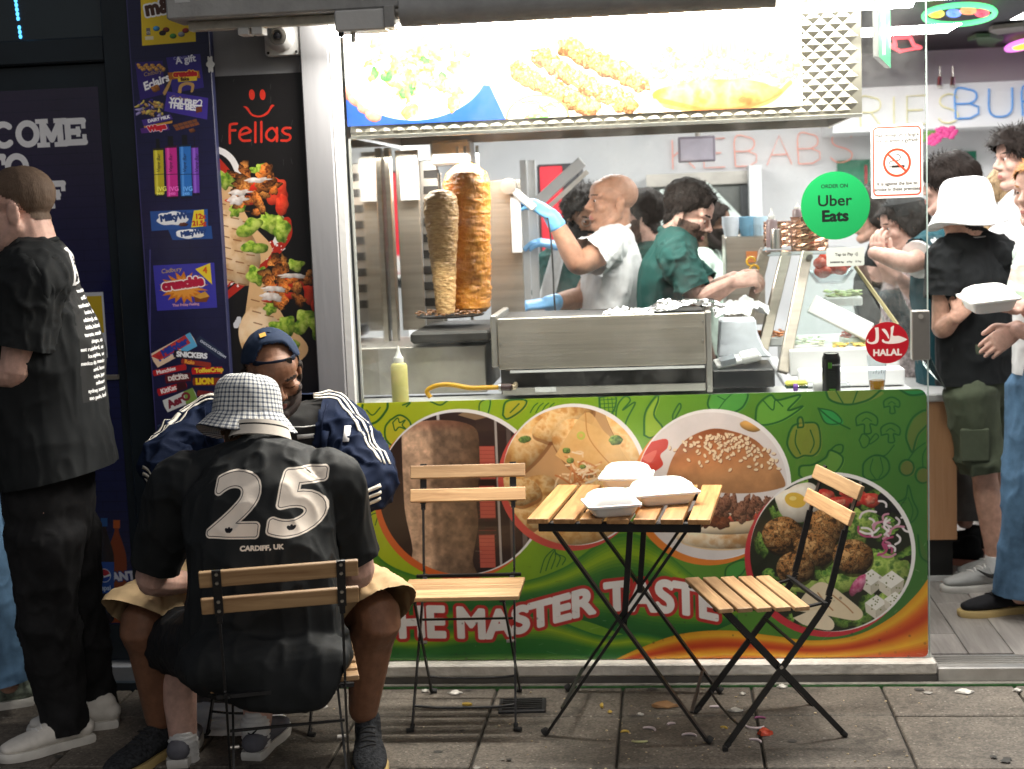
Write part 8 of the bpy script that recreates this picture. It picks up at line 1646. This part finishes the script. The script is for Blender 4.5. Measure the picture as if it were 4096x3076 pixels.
0 and strip('badge_letter', JV, JF, [c + V3(0, 0, .008), c - V3(0, 0, .008)], [V3(0, -1, 0)] * 2, .010, .0055, F_BLK, p)
# print on the undershirt and tan shorts
M_pw = mat('print_white', (.60, .60, .58), .8); dn = V3(0, -1, 0)
for nm, pts_, w_ in (('print_line', ((1140, 1722), (1190, 1724), (1240, 1719)), .004), ('print_line', ((1241, 1719), (1256, 1745), (1264, 1790)), .004), ('print_block', ((1165, 1764), (1200, 1762), (1232, 1760)), .014)): strip(nm, UV_, UF_, [A(x, y, -.5) for x, y in pts_], [dn] * 3, w_, .003, M_pw, p)
legs_cloth('shorts', p, J, F_TAN, .99, (.155, .145, .108), 45, .012, .09, upto='kn', tilt=.55)
M_knit = fabric('knit_grey', (.030, .032, .036), .9, var=.7, bump=.6, bs=160, scale=90); M_lk = mat('lace_black', (.02, .02, .02), .8)
shoe(p, V3(J['anL'].x, J['anL'].y + .06, 0), at(1480, 3120, Z=0) - V3(J['anL'].x, J['anL'].y + .06, 0), .31, M_knit, M_solt, M_lk, hi=.09, w=.056); shoe(p, V3(J['anR'].x + .02, J['anR'].y + .06, 0), (-.35, -.9, 0), .31, M_knit, M_solt, M_lk, hi=.09, w=.056)
# ---- food boxes in their laps
c = A(1040, 2330, -.78); foam_box('white foam box on the lap of the man in the number shirt', (c.x, c.y, .60), 0, .17, .16, group=None)

# ---- 5 bald cook
p = person('bald man in a white T-shirt and blue gloves reaching to carve the kebab', 0); Y = 1.25
J = stand(0, Y, FL, RAD(95), 1.75); J['f'] = Vector((-.98, -.18, 0)); J['r'] = Vector((-.18, .98, 0))
J.update(pel=A(2440, 1470, Y), waist=A(2440, 1270, Y), chest=A(2455, 1095, Y), neck=A(2462, 935, Y), head=A(2448, 812, Y), shL=A(2420, 1000, Y - .17), shR=A(2440, 1000, Y + .17), elL=A(2312, 1062, Y - .28), wrL=A(2208, 862, Y - .30), elR=A(2330, 1190, Y + .02), wrR=A(2195, 1213, Y - .15))
hd = Head(J['head'], (-.94, -.30, .08), k=.99); HV = body(p, J, SK_T, hd, None, facev=.0048, armr=1.05); face(p, hd, HV, H_ST, LIP); eyes(p, hd, M_iris)
tee('shirt', p, J, F_WHT, J['pel'], .55, .98, .012, (.078, .078), 51, .012, .08); collar(p, J, F_WHT, .062, .008); legs_cloth('trousers', p, J, F_BLK, voxel=.02)
for s, d_, n_, th in (('L', (-.78, -.1, .50), (-.3, .3, -.6), (0, 0, 1)), ('R', (-1, -.2, -.05), (0, .3, -1), (0, 1, .3))): o = Org(); w_ = J['wr' + s]; dd = Vector(d_).normalized(); o.limb([w_ - (w_ - J['el' + s]).normalized() * .05, w_ + dd * .01], [.037, .031]); hand(o, w_, d_, n_, th, .55 if s == 'L' else .35, 1.12); V, F = o.skin(.0042, 2); mesh_np('glove', V, F, GLOVE, p)
sv = thing('meat_shaver', 'electric kebab shaver with a dangling black cable in the gloved hand of the bald man', 'shaver'); a, b_ = A(2140, 835, Y - .36), A(2035, 745, Y - .36); MB().bar(a, b_, .028, .03).build('body', M_plast, sv, bevel=.006); MB().cyl(b_ + V3(0, -.015, .0), b_ + V3(0, .012, 0), .032, 20).build('blade', M_chrome, sv); MB().tube([tuple(q) for q in catmull([A(2190, 870, Y - .36), A(2204, 960, Y - .36), A(2212, 1080, Y - .34), A(2216, 1180, Y - .3), A(2222, 1250, Y - .2)], 6)], .0035, 8).build('cable', M_rubber, sv, True)

# ---- 6 man in the green polo
p = person('young dark haired man in a green polo shirt working behind the flat grill', 0); Y = .98
J = stand(0, Y, FL, RAD(-95), 1.72); J['f'] = Vector((.98, -.16, 0)); J['r'] = Vector((-.16, -.98, 0))
J.update(pel=A(2665, 1480, Y), waist=A(2672, 1290, Y), chest=A(2680, 1110, Y), neck=A(2705, 950, Y), head=A(2748, 862, Y - .01), shR=A(2705, 1030, Y - .17), shL=A(2690, 1030, Y + .17), elR=A(2800, 1205, Y - .24), wrR=A(2935, 1128, Y - .28), elL=A(2850, 1170, Y + .10), wrL=A(2940, 1110, Y - .1))
hd = Head(J['head'], (.90, -.22, -.36), k=.98); HV = body(p, J, SK_P, hd, {'R': dict(d=(.93, -.1, .15), n=(-.2, .6, -.7), thumb=(0, .5, 1), curl=1.0), 'L': dict(d=(.9, -.2, 0), n=(0, .4, -1), thumb=(0, 0, 1), curl=.9)}, facev=.0046); hair(p, hd, HV, H_DK, .015, .35, .02, 3, front=.056, side=.010, back=-.058, lift=tuple(hd.u * .9 + hd.f * .3)); face(p, hd, HV, H_DK, LIP, beard=H_ST); eyes(p, hd, M_iris, (0, .8, -.6))
tee('shirt', p, J, F_GRN, J['pel'], .80, 1.0, .010, (.070, .066), 61, .013, .08); collar(p, J, F_GRN, .064, .016); legs_cloth('trousers', p, J, F_BLK, voxel=.02)

# ---- the rest of the staff and the queue
def simple(label, px, py, Y, f, skin, hairm, shirt, trousers, hk=None, up=(0, 0, 1), over=None, beard=None, seed=1, hands=None, fat=1.0, hat=False, k=1.0, long_hair=False, brow=H_DK, legend=.98, shoes=None, hemdz=-.10, sleeve=.62, sh=(.075, .070)):
    p = person(label, 0); hc = at(px, py, Y=Y); f = Vector(f).normalized(); yaw = math.atan2(-f.x, f.y); h = (hc.z - FL) / 1.625 * 1.75; J = stand(hc.x - f.x * .03, hc.y - f.y * .03, FL, yaw, h); J['head'] = hc
    if over: J.update(over)
    hd = Head(hc, (f.x, f.y, (hk or {}).pop('pitch', 0) if hk else 0), up, k=k); HV = body(p, J, skin, hd, hands, fat, .0058, legs=True)
    if hairm: hair(p, hd, HV, hairm, **(hk or {}))
    face(p, hd, HV, brow, LIP, beard=beard); eyes(p, hd, M_iris); hem = J['pel'] + V3(0, 0, hemdz); o, V, F = tee('shirt', p, J, shirt, hem, sleeve, fat, .013, sh, seed, .012, .085, voxel=.0085); collar(p, J, shirt if not isinstance(shirt, list) else shirt[0], .063, .008)
    if trousers: legs_cloth('trousers', p, J, trousers, legend, voxel=.012, seed=seed + 1)
    if shoes:
        for s in 'LR': a = J['an' + s]; shoe(p, V3(a.x, a.y, 0) - f * .07, f, .29, shoes[0], shoes[1], None, FL)
    return p, J, hd, HV, o, V, F
p, J, hd, HV, *_ = simple('man with curly dark hair and glasses behind the bald man', 2345, 872, 1.95, (.35, -.9, 0), SK_M, H_DK, F_GRN, F_BLK, dict(off=.034, rough=.7, sc=.02, front=.05, side=.0, pitch=-.25), beard=H_DK, seed=71, over={})
for q in (-1, 1): MB().tube([hd.p(q * .032 + .021 * math.cos(a), .096, .004 + .017 * math.sin(a)) for a in np.linspace(0, 6.28, 16, endpoint=False)], .0016, 6, closed=True).build('glasses', M_steel2, p)
o = Org(); w_ = A(2240, 985, 1.75); hand(o, w_, (-1, -.2, .25), (0, .3, -1), (0, 0, 1), .4, 1.1); V, F = o.skin(.005, 2); mesh_np('glove', V, F, GLOVE, p); o = Org(); o.limb([J['elR'], w_], [.04, .032]); V, F = o.skin(.008, 2); mesh_np('sleeve', V, F, F_WHT, p)
simple('man with short dark hair half hidden between the bald man and the green polo', 2562, 868, 1.75, (-.95, .1, 0), SK_P, H_DK, fabric('dark_green', (.015, .05, .04)), F_BLK, dict(off=.012, front=.05), beard=H_ST, seed=73)
simple('bearded man in a pale mint T-shirt in the kitchen behind the green polo', 2843, 905, 2.6, (.98, -.15, 0), skin_mat('deep', (.13, .07, .045)), H_DK, F_MINT, F_BLK, dict(off=.014, front=.05), beard=H_DK, seed=75)
# woman in a black cap with folded arms
f = Vector((-.97, -.22, 0)); hc = A(3612, 905, 1.35)
p, J, hd, HV, *_ = simple('woman in a black cap and floral dress with folded arms at the salad counter', 3612, 905, 1.75, f, SK_P, H_DK, None or mat('floral_cloth', (.36, .30, .30), .8, var=.75, scale=55), mat('floral_cloth', (.36, .30, .30), .8, var=.75, scale=55), dict(off=.022, rough=.32, front=.045, side=-.06, back=-.12, pitch=-.15), seed=77, k=.97, sleeve=.22,
    over=dict(elL=A(3680, 1190, 1.52), wrL=A(3580, 1100, 1.42), elR=A(3600, 1180, 1.75), wrR=A(3530, 1050, 1.5)), hands={'L': dict(d=(-.6, -.2, .9), n=(0, 1, 0), thumb=(0, 0, 1), curl=.7), 'R': dict(d=(-.3, -.2, .9), n=(.5, .5, 0), thumb=(0, -1, 0), curl=.5)})
MB().lathe([(.080, -.005), (.098, .02), (.092, .07), (.05, .105), (.0, .112)], hd.p(0, -.012, .035), 28, tuple(hd.u)).build('cap', F_BLK, p, True)
simple('person with black hair and black top behind the round green sticker', 3500, 865, 2.1, (-.98, .1, 0), SK_L, H_DK, F_BLK, F_BLK, dict(off=.026, rough=.32, front=.05, side=-.05, back=-.14), seed=79)
# teal polo
Y = 1.45; f = Vector((-.90, .42, 0)).normalized(); cv = Cv(200, 200, S(38, 68, 76)); trefoil(cv, 100, 80, 60, S(225, 230, 230), S(38, 68, 76)); cv.text('adidas', 100, 170, 34, S(225, 230, 230), bold=6, anchor='c')
p, J, hd, HV, o, V, F = simple('dark haired man in a teal sports polo reaching over the counter', 3792, 742, Y, f, SK_P, H_DK, [F_TEAL, print_mat('sport_print', cv, .8)], F_GREY, dict(off=.024, rough=.32, sc=.03, front=.02, side=-.035, back=-.10), seed=81, sleeve=.66, sh=(.085, .082),
    over=dict(shL=A(3745, 1000, Y - .14), elL=A(3640, 1055, Y - .28), wrL=A(3490, 1010, Y - .2), elR=A(3800, 1230, Y), wrR=A(3792, 1365, Y - .12), shR=A(3840, 980, Y + .15), chest=A(3770, 1120, Y), waist=A(3775, 1290, Y), pel=A(3790, 1440, Y), neck=A(3785, 925, Y), hipL=A(3810, 1500, Y - .06), hipR=A(3840, 1500, Y + .06), knL=A(3850, 1800, Y - .04), knR=A(3870, 1800, Y + .1), anL=A(3860, 2090, Y - .1), anR=A(3880, 2060, Y + .1)), shoes=(F_BLK, mat('sole_pink', (.5, .22, .16), .5)),
    hands={'R': dict(d=(-.1, -.1, -1), n=(.4, .8, 0), thumb=(-1, 0, 0), curl=.35)})
cloth_uv(o, A(3742, 985, Y - .25), (1, .05, 0), (0, 0, 1), .075, .085, (0, -1, 0), V, F, .0)
e = J['shL'].lerp(J['elL'], .66); d = (J['elL'] - J['shL']).normalized(); MB().tube([e - d * .006, e + d * .012], .079, 20).build('cuff', F_WHT, p, True); w_ = J['wrR']; MB().lathe([(.031, -.012), (.034, -.008), (.034, .008), (.031, .012)], w_ + V3(0, 0, -.0), 20, (J['elR'] - w_)).build('watch_strap', M_rubber, p, True); MB().cyl(w_ + V3(.0, -.030, 0), w_ + V3(0, -.043, 0), .020, 18).build('watch', M_rubber, p)
# white bucket hat
Y = .98; f = Vector((-.52, .85, 0)).normalized()
p, J, hd, HV, *_ = simple('man in white bucket hat, black T-shirt and olive shorts in the doorway', 3856, 858, Y, f, SK_L, H_DK, F_BLK, None, dict(off=.003, back=-.07), seed=83, sleeve=.56, sh=(.090, .086), hemdz=-.125, fat=1.06,
    over=dict(neck=A(3885, 950, Y), chest=A(3885, 1140, Y), waist=A(3895, 1310, Y), pel=A(3900, 1400, Y), shL=A(3790, 1030, Y - .05), shR=A(3990, 1020, Y + .03), elL=A(3765, 1320, Y - .1), wrL=A(3828, 1262, Y - .16), elR=A(4010, 1260, Y + .1), wrR=A(3960, 1330, Y + .25), hipL=A(3880, 1560, Y - .05), hipR=A(3970, 1560, Y + .1), knL=A(3935, 1880, Y - .03), knR=A(3985, 1880, Y + .14), anL=A(3985, 2255, Y - .02), anR=A(4035, 2190, Y + .16)), hands={'L': dict(d=(.55, .1, .75), n=(.5, 1, 0), thumb=(0, -.4, 1), curl=.9)})
bucket_hat(p, hd.p(0, -.012, .034), (-.06, .03, 1), fabric('white_twill', (.80, .80, .80)), 1.12, 9, 1.15, None, .003); legs_cloth('shorts', p, J, F_OL, .98, (.112, .105, .100), 85, .014, .09, upto='kn')
for s in 'LR':
    a = J['an' + s]; shoe(p, V3(a.x + .07, a.y + .02, 0), (-.95, -.22, 0), .30, fabric('grey_leather', (.33, .33, .32), .5), M_solew, M_lacew, FL, w=.052); MB().tube([a + V3(0, 0, -.03), a + V3(0, 0, .035)], .043, 16).build('sock', F_WHT, p, True)
a = J['anL']; MB().tube([tuple(q) for q in catmull([a + V3(.02, -.055, -.01), a + V3(-.03, -.060, -.035), a + V3(-.09, -.060, -.005)], 5)], [.012, .012, .011, .011, .010, .009, .008, .006, .004, .003, .001], 8).build('shoe_mark', M_rubber, p, True); MB().tube([J['neck'] + V3(.070 * math.cos(q), .07 * math.sin(q), .012 + .010 * math.sin(q)) for q in np.linspace(0, 6.28, 30, endpoint=False)], .0022, 6, closed=True).build('necklace', M_chrome, p, True); pk = A(3900, 1780, Y - .13); bx('pocket', pk, (.11, .02, .13), F_OL, p, .006)
for q in range(3): MB().bar(A(3850 + q * 9, 1222, Y - .19), A(3853 + q * 14, 1178 + 8 * (q % 2), Y - .2), .004, .003).build('fork', mat('wood_fork', (.55, .38, .2), .6), p)
# ginger man at the edge
Y = .52; f = Vector((-.80, -.60, 0)).normalized(); cv = Cv(200, 260, S(215, 216, 218)); cv.rect(20, 20, 180, 240, S(200, 214, 206)); cv.blob(100, 100, 50, 40, [S(206, 170, 160), S(214, 200, 190)], 3, .3, shade=.05); cv.blob(100, 190, 50, 26, [S(170, 196, 170), S(190, 206, 186)], 4, .3, shade=.05)
p, J, hd, HV, o, V, F = simple('ginger man in white T-shirt and blue jeans holding a foam box', 4165, 772, Y, f, SK_P, H_GI, [F_WHT, print_mat('shirt_print', cv, .85)], None, dict(off=.015, rough=.3, front=.052, side=-.01), brow=H_GI, seed=87, hemdz=-.05, over=dict(neck=A(4190, 960, Y), chest=A(4215, 1140, Y), waist=A(4225, 1330, Y), pel=A(4225, 1440, Y), shR=A(4130, 1020, Y + .15), shL=A(4260, 1030, Y - .12), elR=A(4180, 1290, Y + .02), wrR=A(4095, 1222, Y - .12), elL=A(4230, 1350, Y - .22), wrL=A(4062, 1318, Y - .10), hipR=A(4140, 1540, Y + .08), hipL=A(4250, 1560, Y - .1), knR=A(4118, 1950, Y + .04), knL=A(4260, 1950, Y - .1), anR=A(4080, 2390, Y + .03), anL=A(4260, 2400, Y - .05)),
    hands={'R': dict(d=(-.95, -.1, .05), n=(.1, -.5, .8), thumb=(0, -.6, .8), curl=.35, spread=.16), 'L': dict(d=(-.80, -.1, -.55), n=(.2, 1, -.2), thumb=(-.3, .2, .9), curl=.45)})
cloth_uv(o, A(4150, 1130, Y - .15), (1, 0, 0), (0, 0, 1), .20, .26, (-.3, -1, 0), V, F, .2); legs_cloth('jeans', p, J, F_JEAN, .98, (.112, .098, .098), 89, .016, .09)
a = J['anR']; h_ = at(4135, 2440, Z=FL); M_su = fabric('black_suede', (.016, .016, .018)); shoe(p, V3(h_.x, h_.y, 0), (-.93, -.25, 0), .30, M_su, M_solt, F_BLK, FL, w=.05); shoe(p, V3(h_.x + .2, h_.y - .2, 0), (-.93, -.25, 0), .30, M_su, M_solt, None, FL)
for q in range(3): c = V3(h_.x - .10 - q * .022, h_.y - .052 - q * .006, FL + .045); MB().bar(c + V3(.012, 0, .03), c + V3(-.006, -.006, -.02), .011, .004, (0, 1, 0)).build('shoe_stripe', mat('stripe_tan', (.42, .25, .14), .7), p)
c = A(3955, 1203, Y - .16); foam_box('white foam box held in the hand of the ginger man', (c.x, c.y, c.z - .03), RAD(8), .17, .16, .04, (RAD(8), RAD(-4)), group='foam boxes carried by customers')
simple('tall man with curly dark fringe behind the ginger man', 4082, 640, 1.4, (-.97, -.2, 0), SK_P, H_DK, F_WHT, F_BLK, dict(off=.030, rough=.5, sc=.02, front=.03, side=-.0), seed=91)
cv = Cv(200, 160, S(215, 216, 218)); cv.line([(20, 20), (180, 20), (180, 80), (20, 80)], 10, S(40, 40, 44), closed=True); cv.text('oasis', 100, 66, 36, S(40, 40, 44), bold=6, anchor='c'); cv.text("live '25", 100, 130, 34, S(40, 40, 44), bold=6, anchor='c')
p, J, hd, HV, o, V, F = simple('woman with long straight blonde hair and a white printed T-shirt at the right', 4052, 790, 1.6, (.9, -.35, 0), SK_L, H_BL, [F_WHT, print_mat('tee_print', cv, .85)], F_JEAN, dict(off=.014, front=.055, side=-.06, back=-.13), brow=H_BR, seed=93)
cloth_uv(o, A(4085, 920, 1.45), (1, 0, 0), (0, 0, 1), .10, .08, (0, -1, 0), V, F, .0); hl = Org(); hl.limb([hd.p(.0, -.085, .02), hd.p(.02, -.105, -.12), hd.p(.03, -.10, -.30), hd.p(.03, -.095, -.44)], [(.070, .030), (.075, .034), (.060, .026), (.03, .012)], tuple(hd.r)); V, F = hl.skin(.006, 2); V = folds(V, F, .006, .018, 5, (1, 1, 12)); mesh_np('long_hair', V, F, H_BL, p)
simple('person with short dark hair far back between the bucket hat and the blonde woman', 3972, 850, 2.3, (.9, -.4, 0), SK_P, H_DK, F_WHT, F_BLK, dict(off=.016, front=.05), seed=95)
